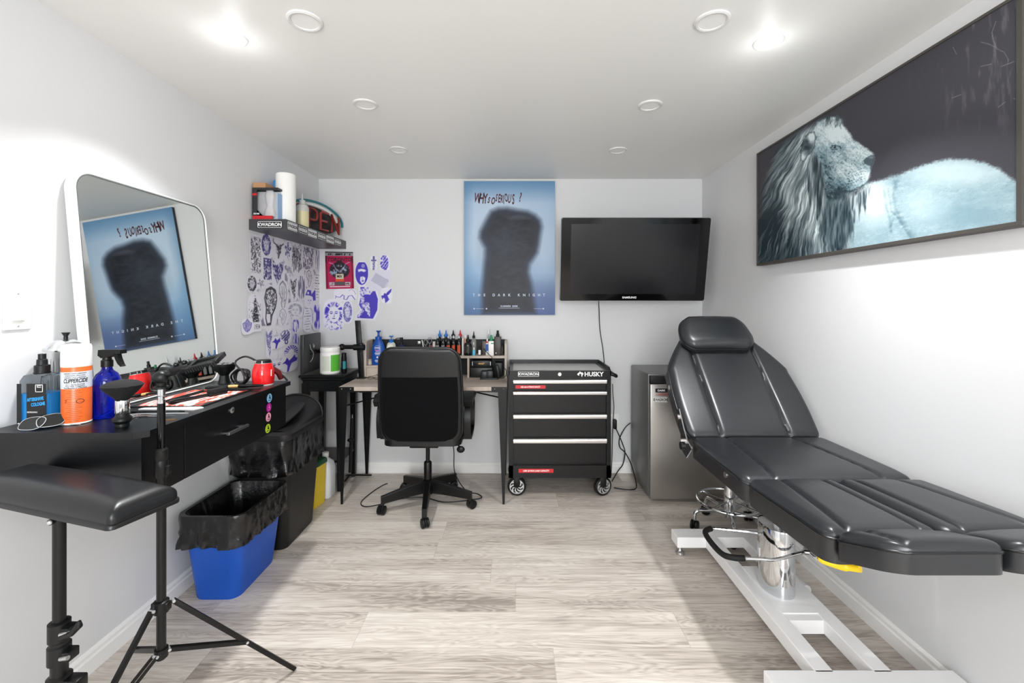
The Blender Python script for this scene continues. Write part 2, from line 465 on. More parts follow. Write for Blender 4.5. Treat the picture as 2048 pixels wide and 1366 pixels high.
# pump pedal loop
ped = MB()
loop = bez([(1.175, 1.745, 0.315), (1.12, 1.735, 0.312), (1.02, 1.715, 0.30), (0.96, 1.72, 0.30), (0.865, 1.735, 0.296), (0.838, 1.77, 0.29), (0.833, 1.86, 0.288), (0.843, 1.94, 0.290), (0.88, 1.965, 0.293), (0.95, 1.945, 0.297), (1.02, 1.92, 0.302), (1.065, 1.895, 0.306)], 8)
ped.tube(loop, 0.0065, 10)
ped.cyl((1.145, 1.744, 0.314), (1.205, 1.738, 0.312), 0.010).cyl((1.17, 1.70, 0.312), (1.17, 1.77, 0.312), 0.008)
pd = ped.build('foot_pedal', CHROME, bed, label='chrome pump pedal loop')
g0 = bez([(0.905, 1.727, 0.298), (0.865, 1.735, 0.296), (0.838, 1.77, 0.29), (0.833, 1.86, 0.288), (0.843, 1.94, 0.290), (0.88, 1.965, 0.293)], 6)
MB().tube(g0, 0.0115, 12).build('grip', RUBBER, pd)
# hinge brackets and screws at the back joint
hb = MB()
hb.prism([(1.93, 0.66), (1.99, 0.60), (2.05, 0.62), (2.06, 0.70), (2.11, 0.79), (2.08, 0.80), (2.02, 0.72), (1.985, 0.68)], lambda a, b, h: (h, a, b), 0.779, 0.784)
hb.build('hinge_bracket', CHROME, bed)
MB().cyl((0.77, 2.035, 0.64), (0.79, 2.035, 0.64), 0.018).build('hinge_knob', BLKPL, bed)
# cushions
def seatw(b): return (BC - 0.302, BC + 0.302)
def fseat(a, b, h): return (a, b, 0.612 + h - 0.010 * max(0, (1.62 - b) / 0.1) ** 2)
gl = lambda b: BC - 0.142 - 0.05 * (2.0 - b) / 0.48
gr = lambda b: BC + 0.142 + 0.05 * (2.0 - b) / 0.48
mb = MB(); p = cushion(mb, seatw, 1.525, 1.995, fseat, 0.085, 0.03, 0.006, (gl, gr), rc=0.04)
c = mb.build('seat_cushion', LEATHER, bed, smooth=70); MB().tube(p, 0.0032, 8, closed=True).build('piping', PIPE, c)
MB().cyl((0.795, 1.66, 0.652), (0.802, 1.66, 0.652), 0.011).build('vent_eyelet', STEEL, c)
# backrest
ang = math.radians(46.5); ca, sa = math.cos(ang), math.sin(ang)
def fback(a, b, h): return (a, 1.99 + b * ca - (h - 0.085) * sa + 0.0, 0.690 + b * sa + (h - 0.085) * ca)
def backw(b):
    t = b / 0.655
    hw = 0.302 + 0.012 * math.sin(PI * min(1, t / 0.62))
    if t > 0.56: q = (t - 0.56) / 0.44; hw = 0.312 - 0.175 * (q ** 1.25) * (1.0 if q < 1 else 1)
    return (BC - hw, BC + hw)
gl2 = lambda b: BC - 0.158 - 0.006 * b; gr2 = lambda b: BC + 0.158 + 0.004 * b
mb = MB(); p = cushion(mb, backw, 0.0, 0.655, fback, 0.085, 0.035, 0.010, (gl2, gr2), rc=0.045, gd=0.013, gw=0.012, ny=56)
c = mb.build('backrest_cushion', LEATHER, bed, smooth=70); MB().tube(p, 0.0032, 8, closed=True).build('piping', PIPE, c)
MB().cyl(fback(0.7865, 0.30, 0.03), fback(0.7915, 0.30, 0.03), 0.012).build('vent_eyelet', SILVER, c)
# head pillow
def headw(b):
    t = b / 0.225
    hw = 0.192 - 0.05 * max(0, t - 0.35) ** 1.5
    return (BC - 0.018 - hw, BC - 0.018 + hw)
def fhead(a, b, h): return fback(a, b + 0.475, h + 0.083 + 0.012)
mb = MB(); p = cushion(mb, headw, 0.0, 0.225, fhead, 0.052, 0.045, 0.016, (), rc=0.08, nx=36, ny=28, wr=0.0015)
c = mb.build('head_pillow', LEATHER, bed, smooth=70); MB().tube(p, 0.003, 8, closed=True).build('piping', PIPE, c)
# leg and foot cushions
for side, (a0, a1) in enumerate(((BC - 0.302, BC - 0.003), (BC + 0.003, BC + 0.302))):
    def fleg(a, b, h): return (a, b, 0.613 + h + 0.022 * (1.52 - b) / 0.40)
    gg = (lambda b: BC - 0.192 - 0.055 * (1.52 - b) / 0.4, lambda b: BC - 0.055) if side == 0 else (lambda b: BC + 0.192 + 0.055 * (1.52 - b) / 0.4, lambda b: BC + 0.055)
    mb = MB(); p = cushion(mb, lambda b: (a0, a1), 1.118, 1.515, fleg, 0.086, 0.032, 0.009, gg, rc=0.035, wr=0.0008)
    c = mb.build('leg_cushion', LEATHER, bed, smooth=70); MB().tube(p, 0.0032, 8, closed=True).build('piping', PIPE, c)
    def ffoot(a, b, h): return (a, b, 0.655 + h + 0.05 * (1.11 - b) / 0.15)
    def footw(b):
        q = min(1, max(0, (b - 0.965) / 0.145))
        o = 0.045 * (1 - q) ** 1.3
        return (a0 + (o if side == 0 else 0.004), a1 - (o if side == 1 else 0.004))
    g3 = (lambda b: BC - 0.235,) if side == 0 else (lambda b: BC + 0.235,)
    mb = MB(); p = cushion(mb, footw, 0.962, 1.112, ffoot, 0.070, 0.03, 0.012, g3, rc=0.04, nx=36, ny=26)
    c = mb.build('foot_cushion', LEATHER, bed, smooth=70); MB().tube(p, 0.0032, 8, closed=True).build('piping', PIPE, c)
mb = MB(); mb.tube(bez([(0.905, 1.15, 0.606), (0.895, 1.165, 0.600), (0.88, 1.18, 0.596), (0.86, 1.195, 0.597), (0.832, 1.205, 0.604)], 5), [0.010] * 8 + [0.0125] * 10 + [0.012, 0.010, 0.006], 12)
YEL = mat('yellow plastic', '#e8c31a', 0.35)
mb.build('release_lever', YEL, bed, label='yellow release lever')

# ================================================================ rolling stool
SX, SY = 1.235, 2.52
st = thing('rolling_stool', 'chrome rolling stool with foot ring tucked behind the treatment bed', 'stool', (SX, SY, 0))
MB().lathe([(0.030, 0.075), (0.030, 0.22), (0.026, 0.235), (0.026, 0.36), (0.02, 0.365), (0.02, 0.49)], (SX, SY, 0), 24).build('column', CHROME, st)
rg = MB(); ring = [(SX + 0.172 * math.cos(a), SY + 0.172 * math.sin(a), 0.165) for a in [2 * PI * k / 40 for k in range(40)]]
rg.tube(ring, 0.0085, 10, closed=True)
for k in range(4):
    a = 0.6 + k * PI / 2; rg.cyl((SX + 0.028 * math.cos(a), SY + 0.028 * math.sin(a), 0.165), (SX + 0.17 * math.cos(a), SY + 0.17 * math.sin(a), 0.165), 0.006, n=10)
rg.build('foot_ring', CHROME, st)
for k in range(5):
    a = math.radians(178 + 72 * k); ux, uy = math.cos(a), math.sin(a)
    lg = MB().tube(bez([(SX + 0.02 * ux, SY + 0.02 * uy, 0.105), (SX + 0.14 * ux, SY + 0.14 * uy, 0.112), (SX + 0.178 * ux, SY + 0.178 * uy, 0.108), (SX + 0.196 * ux, SY + 0.196 * uy, 0.088), (SX + 0.198 * ux, SY + 0.198 * uy, 0.055)], 5), 0.0105, 12).build('leg', CHROME, st)
    M = Matrix.Translation((SX + 0.198 * ux, SY + 0.198 * uy, 0.0)) @ Matrix.Rotation(a + 0.9, 4, 'Z')
    cs = MB()
    for s in (-1, 1): cs.lathe([(0.001, 0.004), (0.020, 0.004), (0.0265, 0.009), (0.0265, 0.018), (0.02, 0.021)], (0, 0, 0), 20, M=M @ Matrix.Translation((0, 0.0, 0.0268)) @ Matrix.Rotation(s * PI / 2, 4, 'X'))
    cs.box(-0.018, 0.018, -0.005, 0.005, 0.03, 0.058, 0.004, M=M)
    cs.build('caster', BLKPL, lg)
MB().lathe([(0.001, 0.49), (0.16, 0.49), (0.168, 0.50), (0.168, 0.535), (0.155, 0.552), (0.001, 0.556)], (SX, SY, 0), 32).build('seat', VINYL, st)

# ================================================================ mini fridge
fx0, fx1, fy0, fy1, fz = 0.885, 1.375, 2.86, 3.33, 0.834
fg = thing('mini_fridge', 'grey mini fridge with stainless door behind the treatment bed backrest', 'fridge', ((fx0 + fx1) / 2, (fy0 + fy1) / 2, 0))
GREY = mat('grey enamel', '#6f6f6e', 0.35, 0.3)
STAIN = mat('stainless door', '#a29e99', 0.33, 0.85, var=0.06)
MB().box(fx0, fx1, fy0 + 0.045, fy1, 0.02, fz, 0.010).build('body', GREY, fg)
for (x, y) in ((fx0 + 0.04, fy0 + 0.09), (fx1 - 0.04, fy0 + 0.09), (fx0 + 0.04, fy1 - 0.04), (fx1 - 0.04, fy1 - 0.04)):
    MB().cyl((x, y, 0), (x, y, 0.022), 0.018).build('foot', BLKPL, fg)
MB().box(fx0 + 0.006, fx1 - 0.006, fy0 + 0.03, fy0 + 0.048, 0.03, fz - 0.012).build('door_seal', RUBBER, fg)
d = MB().box(fx0 + 0.002, fx1 - 0.002, fy0, fy0 + 0.034, 0.022, fz - 0.062, 0.006).build('door', STAIN, fg)
MB().box(fx0 + 0.004, fx1 - 0.004, fy0 + 0.004, fy0 + 0.04, fz - 0.060, fz - 0.010, 0.005).build('door_grip', BLKPL, fg)
def sticker(mb_parent, M, wd, ht, base, ink, txt, frame=True, name='sticker', sx=1.0, rough=0.4):
    """rounded sticker in plane M (x right, y up, z out)"""
    mb = MB(); mb.loft([[M @ Vector((p.x, p.y, z)) for p in rrect(0, 0, wd / 2, ht / 2, min(wd, ht) * 0.14, 0, 4)] for z in (0, 0.0006)], True, True, True)
    s = mb.build(name, base, mb_parent, smooth=0)
    mb = MB()
    if frame:
        o = [M @ Vector((p.x, p.y, 0.001)) for p in rrect(0, 0, wd / 2 * 0.94, ht / 2 * 0.86, ht * 0.1, 0, 4)]
        i = [M @ Vector((p.x, p.y, 0.001)) for p in rrect(0, 0, wd / 2 * 0.91, ht / 2 * 0.74, ht * 0.08, 0, 4)]
        mb.loft([o, i], True)
    mb.text(txt, ht * 0.62, M @ Matrix.Translation((0, -ht * 0.02, 0.001)), 0.0002, sx, 'CENTER', bold=ht * 0.018)
    mb.build('lettering', ink, s, smooth=0)
    return s
sticker(d, MXZ(fx0 + 0.067, fy0, 1.3 - 193.5 * fy0 / F), 0.088, 0.038, WPRINT, KPRINT, 'KWADRON', sx=0.72)
sticker(d, MXZ(fx0 + 0.073, fy0, 1.3 - 175 * fy0 / F), 0.078, 0.026, KPRINT, WPRINT, 'DARK', False, sx=1.15)
mb = MB(); mb.text('CARTRIDGE', 0.016, MXZ(fx0 + 0.037, fy0 - 0.001, 1.3 - 183 * fy0 / F), 0.0003); mb.build('lettering', RED, d, smooth=0)

# ================================================================ tool cart
TX0, TX1, TY0, TY1 = -0.036, 0.645, 2.926, 3.345
def tz(v): return CAMZ - (v - 606) * TY0 / F
ct = thing('tool_cart', 'black rolling tool chest with silver drawer pulls beside the desk', 'tool cart', ((TX0 + TX1) / 2, (TY0 + TY1) / 2, 0))
CARTB = mat('black powder coat', '#0f0e0f', 0.34, spec=0.4, bump=(700, 0.1, 0.0003))
PULL = mat('brushed aluminium', '#d3cfcc', 0.25, 0.9)
zb, zt = tz(956), tz(742)
b_ = MB()
b_.box(TX0, TX0 + 0.03, TY0, TY1, zb, zt).box(TX1 - 0.03, TX1, TY0, TY1, zb, zt).box(TX0, TX1, TY1 - 0.01, TY1, zb, zt)
b_.box(TX0, TX1, TY0 + 0.0, TY1, zb, tz(931)).box(TX0 + 0.03, TX1 - 0.03, TY0 + 0.02, TY1 - 0.02, tz(931), zt - 0.03)
b_.build('cabinet', CARTB, ct, smooth=0)
b_ = MB(); b_.box(TX0, TX1, TY0 - 0.003, TY0 + 0.02, tz(760), tz(741.5))
lip = 0.022
b_.box(TX0 + 0.0, TX1, TY1 - 0.006, TY1, zt - 0.02, zt + lip)
for x in (TX0, TX1 - 0.006):
    b_.prism([(TY0 - 0.003, zt - 0.03), (TY1, zt - 0.03), (TY1, zt + lip), (TY0 + 0.045, zt + lip), (TY0 - 0.003, zt + 0.001)], lambda a, b, h: (h, a, b), x, x + 0.006)
b_.build('top_tray', CARTB, ct, smooth=0)
MB().box(TX0 + 0.006, TX1 - 0.006, TY0 + 0.006, TY1 - 0.006, zt - 0.012, zt - 0.006).build('tray_mat', mat('grey mat', '#bfbfbc', 0.3), ct, smooth=0, label='pale grey tray liner')
MB().lathe([(0.001, 0), (0.010, 0), (0.012, -0.002), (0.012, -0.006)], n=20, M=MXZ(1119 * 0 + (1119 - 1028) * TY0 / F, TY0 - 0.009, tz(748)) @ Matrix.Rotation(PI, 4, 'X') @ Matrix.Translation((0, 0, 0))).build('lock', STEEL, ct)
X0d, X1d = TX0 + 0.034, TX1 - 0.034
for (h0, h1, d1) in ((758.5, 766.5, 780), (782, 789, 824), (828, 836.5, 873), (876.5, 885.5, 926)):
    dr = MB().box(X0d, X1d, TY0 + 0.004, TY0 + 0.03, tz(d1), tz(h0 + 0.5)).build('drawer', CARTB, ct, smooth=0)
    pr = [(TY0 + 0.004, tz(h0)), (TY0 - 0.012, tz(h0) - 0.002), (TY0 - 0.016, tz(h0) - 0.008), (TY0 - 0.012, tz(h1)), (TY0 - 0.006, tz(h1) - 0.001), (TY0 + 0.004, tz(h1) + 0.004)]
    MB().prism(pr, lambda a, b, h: (h, a, b), X0d - 0.002, X1d + 0.004).build('drawer_pull', PULL, dr, smooth=60)
    if h0 < 760:
        sticker(dr, MXZ((1061 - 1028) * TY0 / F, TY0 + 0.003, tz(774)), 0.2, 0.022, RED, WPRINT, '2,826 cubic in STORAGE CAPACITY', False, sx=0.62)
sticker(ct, MXZ((1072 - 1028) * TY0 / F, TY0 - 0.0005, tz(941.5)), 0.232, 0.026, RED, WPRINT, '1,000 LB MAX LOAD CAPACITY', False, sx=0.78)
sticker(ct, MXZ((1057 - 1028) * TY0 / F, TY0 - 0.0035, tz(748)), 0.148, 0.037, KPRINT, WPRINT, 'KWADRON', True, sx=1.1)
mb = MB(); mb.text('HUSKY', 0.040, MXZ((1168.5 - 1028) * TY0 / F, TY0 - 0.0045, tz(748.5)), 0.0005, 1.0, 'LEFT', bold=0.0012)
hd = [(0, 0), (0.2, 0.3), (0.34, 0.32), (0.42, 0.6), (0.52, 0.42), (0.9, 0.3), (1, 0.05), (0.86, -0.1), (0.75, -0.5), (0.62, -0.2), (0.66, 0.02), (0.45, 0.14), (0.3, 0.0), (0.36, -0.22), (0.15, -0.18)]
M_ = MXZ((1154 - 1028) * TY0 / F, TY0 - 0.0045, tz(748.5)); k_ = 0.043
mb.loft([[M_ @ Vector((a * k_, b * k_ * 0.85, z)) for a, b in hd] for z in (0, 0.0008)], True, True, True)
mb.build('lettering', WPRINT, ct, smooth=0)
hp = bez([(TX1, TY0 + 0.03, tz(749)), (TX1 + 0.035, TY0 + 0.03, tz(752)), (TX1 + 0.045, TY0 + 0.06, tz(755)), (TX1 + 0.045, 3.12, tz(755)), (TX1 + 0.045, TY1 - 0.06, tz(755)), (TX1 + 0.035, TY1 - 0.03, tz(752)), (TX1, TY1 - 0.03, tz(749))], 6)
MB().tube(hp, 0.012, 14).build('push_handle', BLKPL, ct)
for (x, y) in ((TX0 + 0.055, TY0 + 0.055), (TX1 - 0.045, TY0 + 0.055), (TX0 + 0.055, TY1 - 0.07), (TX1 - 0.045, TY1 - 0.07)):
    R = 0.062; swiv = 0.0 if x < 0.3 else 0.35
    M = Matrix.Translation((x, y, R)) @ Matrix.Rotation(swiv, 4, 'Z') @ Matrix.Rotation(PI / 2, 4, 'X')
    yk = MB(); yk.box(-0.02, 0.02, -0.004, 0.004, 0.0, zb - R, 0.002, M=Matrix.Translation((x, y - 0.023, R)))
    yk.box(-0.02, 0.02, -0.03, 0.03, zb - R - 0.008, zb - R, M=Matrix.Translation((x, y, R)))
    yk = yk.build('caster_fork', BLKMT, ct)
    wl = MB().lathe([(R * 0.74, -0.014), (R * 0.9, -0.018), (R, -0.012), (R, 0.012), (R * 0.9, 0.018), (R * 0.74, 0.014)], n=32, M=M, caps=False).build('wheel', RUBBER, yk)
    MB().lathe([(0.001, -0.004), (R * 0.76, -0.004), (R * 0.76, 0.004), (0.001, 0.004)], n=28, M=M).build('hub', BLKPL, wl)
    sp = MB(); sp.lathe([(R * 0.70, 0.004), (R * 0.70, 0.0155), (R * 0.78, 0.0155), (R * 0.78, 0.004)], n=28, M=M, caps=False)
    for k in range(8):
        a0 = 2 * PI * k / 8; q = []
        for r_, da in ((0.2, 0), (0.48, 0.25), (0.74, 0.72), (0.74, 1.08), (0.46, 0.55), (0.2, 0.35)): q.append((R * r_ * math.cos(a0 + da), R * r_ * math.sin(a0 + da)))
        sp.loft([[M @ Vector((a, b, z)) for a, b in q] for z in (0.006, 0.015)], True, True, True)
    sp.build('spokes', SILVER, wl, label='silver swirled spokes')

# ================================================================ television
tv = thing('television', 'black flat screen television on far wall right of the poster', 'television', at(1272, 519, 3.06))
W_ = 1.02; tx0, tx1 = 0.325, 1.345
tl, bl_ = Vector((tx0, 3.0, 1.881)), Vector((tx0, 3.115, 1.316))
dn = (bl_ - tl).normalized(); out = Vector((1, 0, 0)).cross(dn).normalized()
if out.y > 0: out = -out
H_ = (bl_ - tl).length
def ftv(a, b, h): return Vector((tx0, 3.0, 1.881)) + Vector((1, 0, 0)) * a + dn * b + out * h
def tvring(x0, x1, y0, y1, rc, h):
    return [ftv(p.x, p.y, h) for p in rrect((x0 + x1) / 2, (y0 + y1) / 2, (x1 - x0) / 2, (y1 - y0) / 2, rc, 0, 4)]
MB().loft([tvring(0.0, W_, 0.0, H_, 0.012, -0.045), tvring(0.0, W_, 0, H_, 0.012, -0.004), tvring(0.003, W_ - 0.003, 0.003, H_ - 0.003, 0.012, 0)], True, True, True).build('housing', BLKGL, tv)
MB().loft([tvring(-0.003, W_ + 0.003, -0.003, H_ + 0.003, 0.014, -0.012), tvring(-0.003, W_ + 0.003, -0.003, H_ + 0.003, 0.014, -0.006), tvring(0.0015, W_ - 0.0015, 0.0015, H_ - 0.0015, 0.012, 0.0002)], True).build('rim_glare_trim', mat('rim glare grey', '#9fa3a3', 0.15, 0.4), tv)  # pale trim colour stands in for the glare line round the rim
MB().loft([tvring(0.068, W_ - 0.068, 0.042, H_ - 0.048, 0.002, 0.0), tvring(0.068, W_ - 0.068, 0.042, H_ - 0.048, 0.002, 0.0006)], True, True, True).build('screen', mat('dark screen', '#17171a', 0.24, spec=0.45), tv, smooth=0)
MB().loft([tvring(0.15, W_ - 0.15, 0.08, H_ - 0.1, 0.03, -0.085), tvring(0.10, W_ - 0.10, 0.05, H_ - 0.05, 0.03, -0.045)], True, True, True).build('rear_shell', BLKPL, tv)
MB().box(0.72, 0.95, 3.09, 3.372, 1.52, 1.72, 0.004).build('wall_bracket', BLKMT, tv)
M_ = Matrix((tuple((1, 0, 0)) + (0,), tuple(-dn) + (0,), tuple(out) + (0,), (0, 0, 0, 1))).transposed(); M_.translation = ftv(W_ / 2 - 0.02, H_ - 0.023, 0.0008)
mb = MB(); mb.text('SAMSUNG', 0.019, M_, 0.0003, 1.15, 'CENTER', bold=0.0006); mb.build('lettering', WPRINT, tv, smooth=0)
# cord
MB().tube(bez([at(1197, 596, 3.2), at(1198, 615, 3.34), at(1200, 660, 3.36), at(1206, 700, 3.365), at(1209, 735, 3.365), at(1210, 790, 3.365), at(1212, 850, 3.365)], 6), 0.0032, 8).make('hanging_cable', CABLE, 'thin black cord hanging down the wall from the television', 'cord')
# ================================================================ desk
DX0, DX1, DY0, DY1, DZ = -1.133, -0.046, 2.84, 3.33, 0.758
dk = thing('desk', 'small oak-topped desk with tapered black metal legs behind the office chair', 'desk', ((DX0 + DX1) / 2, (DY0 + DY1) / 2, 0))
MB().box(DX0, DX1, DY0, DY1, DZ - 0.026, DZ, 0.0015).build('desktop', DESKW, dk, smooth=0)
for (x, sx) in ((DX0, 1), (DX1, -1)):
    for (y, sy) in ((DY0, 1), (DY1, -1)):
        lg = MB(); tw, bw = 0.058, 0.014
        def ring(z, w_):
            return [Vector((x + sx * a, y + sy * b, z)) for a, b in ((0, 0), (w_, 0), (w_, 0.003), (0.003, 0.003), (0.003, w_), (0, w_))]
        xs = 0.014 * sx
        r0 = [p + Vector((xs, 0, 0)) for p in ring(0.0, bw)]
        lg.loft([r0, ring(DZ - 0.03, tw)], True, True, True)
        l_ = lg.build('leg', BLKMT, dk, smooth=0)
        MB().obox((x + sx * 0.05, y - sy * 0.0012, DZ - 0.017), (0.05, 0, 0), (0, 0.0014, 0), (0, 0, 0.017)).build('corner_bracket', BLKMT, l_, smooth=0)
        for q in (0.022, 0.078): MB().sphere((x + sx * q, y - sy * 0.003, DZ - 0.012), 0.0035, 8).build('screw', STEEL, l_)
fb = MB(); fb.box(DX0 + 0.05, DX1 - 0.05, DY0 + 0.01, DY0 + 0.03, DZ - 0.036, DZ - 0.027).box(DX0 + 0.05, DX1 - 0.05, DY1 - 0.03, DY1 - 0.01, DZ - 0.05, DZ - 0.027)
fb.tube([(DX0 + 0.045, DY0 + 0.03, DZ - 0.125), (DX0 + 0.5, DY1 - 0.02, DZ - 0.06)], 0.005, 8).tube([(DX1 - 0.045, DY0 + 0.03, DZ - 0.075), (DX1 - 0.55, DY1 - 0.02, DZ - 0.06)], 0.005, 8)
fb.build('support_rail', BLKMT, dk, smooth=0)
MB().box(-1.02, -0.985, DY0 + 0.06, DY0 + 0.11, DZ - 0.05, DZ - 0.026, 0.003).build('clamp', BLKPL, dk)
# hutch
HX0, HX1, HY0, HY1, HZ = -1.085, -0.052, 3.185, 3.34, 1.025
hu = thing('desk_hutch', 'oak desk organiser hutch with dark back panel standing at the rear of the desk', 'desk organiser', ((HX0 + HX1) / 2, (HY0 + HY1) / 2, DZ))
for x in (HX0, HX1 - 0.016):
    MB().prism([(HY0, DZ), (HY1, DZ), (HY1, HZ), (HY0 + 0.02, HZ), (HY0, HZ - 0.02)], lambda a, b, h: (h, a, b), x, x + 0.016).build('side_panel', DESKW, hu, smooth=0)
MB().box(HX0 + 0.016, HX1 - 0.016, HY1 - 0.012, HY1, DZ, HZ).build('back_panel', mat('charcoal board', '#1b1b1d', 0.6), hu, smooth=0)
zL, zR = 0.847, 0.918
MB().box(HX0 + 0.016, -0.62, HY0, HY1 - 0.012, zL - 0.014, zL).build('shelf', DESKW, hu, smooth=0)
MB().box(-0.62, HX1 - 0.016, HY0, HY1 - 0.012, zR - 0.018, zR).build('shelf', DESKW, hu, smooth=0)
for x in (-0.630, -0.338): MB().box(x, x + 0.014, HY0, HY1 - 0.012, DZ, zR - 0.018).build('divider', DESKW, hu, smooth=0)
# small drawer with a half-moon cut-out
poly = [(HX0 + 0.018, DZ + 0.004), (-0.632, DZ + 0.004), (-0.632, zL - 0.016)]
cxn = (HX0 - 0.632) / 2 - 0.06
poly += [(cxn + 0.045, zL - 0.016)] + [(cxn + 0.045 * math.cos(a), zL - 0.016 - 0.03 * math.sin(a)) for a in [PI * k / 12 for k in range(1, 12)]] + [(cxn - 0.045, zL - 0.016), (HX0 + 0.018, zL - 0.016)]
MB().prism(poly, lambda a, b, h: (a, h, b), HY0 + 0.001, HY0 + 0.012).build('drawer', DESKW, hu, smooth=0)
MB().box(HX0 + 0.02, -0.64, HY0 + 0.02, HY1 - 0.02, DZ + 0.004, zL - 0.03).build('drawer_tray', mat('dark tray', '#0d0d0e', 0.7), hu, smooth=0)

# ================================================================ side table
SX0, SX1, SY0, SY1, SZ = -1.475, -1.165, 3.01, 3.345, 0.806
sd = thing('side_table', 'narrow black wooden side table in the far left corner', 'side table', ((SX0 + SX1) / 2, (SY0 + SY1) / 2, 0))
WBLK = mat('black lacquered wood', '#0f1012', 0.3, spec=0.5)
tp = MB()
prof = [(0.0, 0.0), (0.0, 0.008), (0.008, 0.016), (0.008, 0.024), (0.0, 0.03), (0.0, 0.036), (-0.004, 0.04)]
rings = []
for ins, z in [(0.02, -0.03), (0.02, -0.008), (0.012, 0.0), (0.012, 0.010), (0.0, 0.018), (0.0, 0.028), (0.006, 0.034)]:
    rings.append([Vector((x, y, SZ - 0.034 + z)) for x, y in ((SX0 + ins, SY0 + ins), (SX1 - ins, SY0 + ins), (SX1 - ins, SY1 - ins), (SX0 + ins, SY1 - ins))])
tp.loft(rings, True, True, True).build('tabletop', WBLK, sd, smooth=0)
MB().box(SX0 + 0.02, SX1 - 0.02, SY0 + 0.018, SY1 - 0.02, SZ - 0.115, SZ - 0.06).build('apron', WBLK, sd, smooth=0)
for x in (SX0 + 0.015, SX1 - 0.06):
    for y in (SY0 + 0.014, SY1 - 0.06):
        MB().loft([[Vector((x + a, y + b, z)) for a, b in ((i, i), (0.042 - i, i), (0.042 - i, 0.042 - i), (i, 0.042 - i))] for z, i in ((0, 0.007), (SZ - 0.11, 0.0), (SZ - 0.06, 0.0))], True, True, True).build('leg', WBLK, sd, smooth=0)
MB().box(SX0 + 0.03, SX1 - 0.03, SY0 + 0.02, SY1 - 0.03, 0.20, 0.215).build('lower_shelf', WBLK, sd, smooth=0)

# ================================================================ office chair
OX, OY = -0.555, 2.835
ch = thing('office_chair', 'black high-back swivel office chair pushed up to the desk, seen from behind', 'office chair', (OX, OY, 0))
a00 = math.radians(-90 + 7)
for k in range(5):
    a = a00 + 2 * PI * k / 5; ux, uy = math.cos(a), math.sin(a); px, py = -uy, ux
    def P(r, s, z): return Vector((OX + ux * r + px * s, OY + uy * r + py * s, z))
    lg = MB(); rings = []
    for r, w_, zt_, zb_ in ((0.025, 0.020, 0.165, 0.085), (0.10, 0.019, 0.152, 0.082), (0.27, 0.015, 0.112, 0.066), (0.292, 0.014, 0.108, 0.040)):
        rings.append([P(r, -w_, zb_), P(r, w_, zb_), P(r, w_, zt_ - 0.004), P(r, w_ - 0.005, zt_), P(r, -w_ + 0.005, zt_), P(r, -w_, zt_ - 0.004)])
    lg.loft(rings, True, True, True); l_ = lg.build('base_arm', BLKMT, ch)
    M = Matrix.Translation((OX + ux * 0.282, OY + uy * 0.282, 0.0)) @ Matrix.Rotation(a + (0.9 if k else 0.35), 4, 'Z')
    cs = MB()
    for s in (-1, 1): cs.lathe([(0.001, 0.004), (0.022, 0.004), (0.0275, 0.008), (0.0275, 0.02), (0.020, 0.024), (0.001, 0.0245)], n=20, M=M @ Matrix.Translation((0.012, 0, 0.0277)) @ Matrix.Rotation(s * PI / 2, 4, 'X'))
    cs.lathe([(0.0265, -0.0035), (0.0265, 0.0035)], n=20, M=M @ Matrix.Translation((0.012, 0, 0.03)) @ Matrix.Rotation(PI / 2, 4, 'X'))
    cs.cyl(M @ Vector((0, 0, 0.05)), M @ Vector((0, 0, 0.075)), 0.008)
    cs.build('caster', BLKPL, l_)
MB().lathe([(0.032, 0.075), (0.035, 0.085), (0.032, 0.165), (0.025, 0.17), (0.025, 0.275), (0.022, 0.28), (0.013, 0.28), (0.013, 0.42)], (OX, OY, 0), 24).build('gas_lift', BLKMT, ch)
MB().box(OX - 0.09, OX + 0.09, OY - 0.13, OY + 0.12, 0.405, 0.445, 0.008).build('tilt_mechanism', BLKMT, ch)
def fseat2(a, b, h): return (a, b, 0.44 + h)
mb = MB(); cushion(mb, lambda b: (OX - 0.235, OX + 0.235), OY - 0.20, OY + 0.235, fseat2, 0.07, 0.04, 0.012, rc=0.06, nx=30, ny=30)
mb.build('seat', VINYL, ch, smooth=70)
# backrest shell seen from behind: fn(a across, b up, h out of the rear face)
BB0, BB1 = 0.452, 1.036
def fbk(a, b, h):
    t = (b - BB0) / (BB1 - BB0)
    return (a, OY - 0.20 - 0.075 * t * (1 if t > 0 else 0) - h * 1.0 + 0.25 * (a - OX) ** 2 * 0.6, b)
def wbk(b):
    t = (b - BB0) / (BB1 - BB0)
    hw = 0.236 + 0.010 * math.sin(PI * min(1, t * 1.1)) + 0.002
    return (OX - hw, OX + hw)
mb = MB(); p = cushion(mb, wbk, BB0, BB1, lambda a, b, h: fbk(a, b, h - 0.055), 0.055, 0.022, 0.004, rc=0.085, nx=40, ny=50)
bk = mb.build('backrest', VINYL, ch, smooth=70)
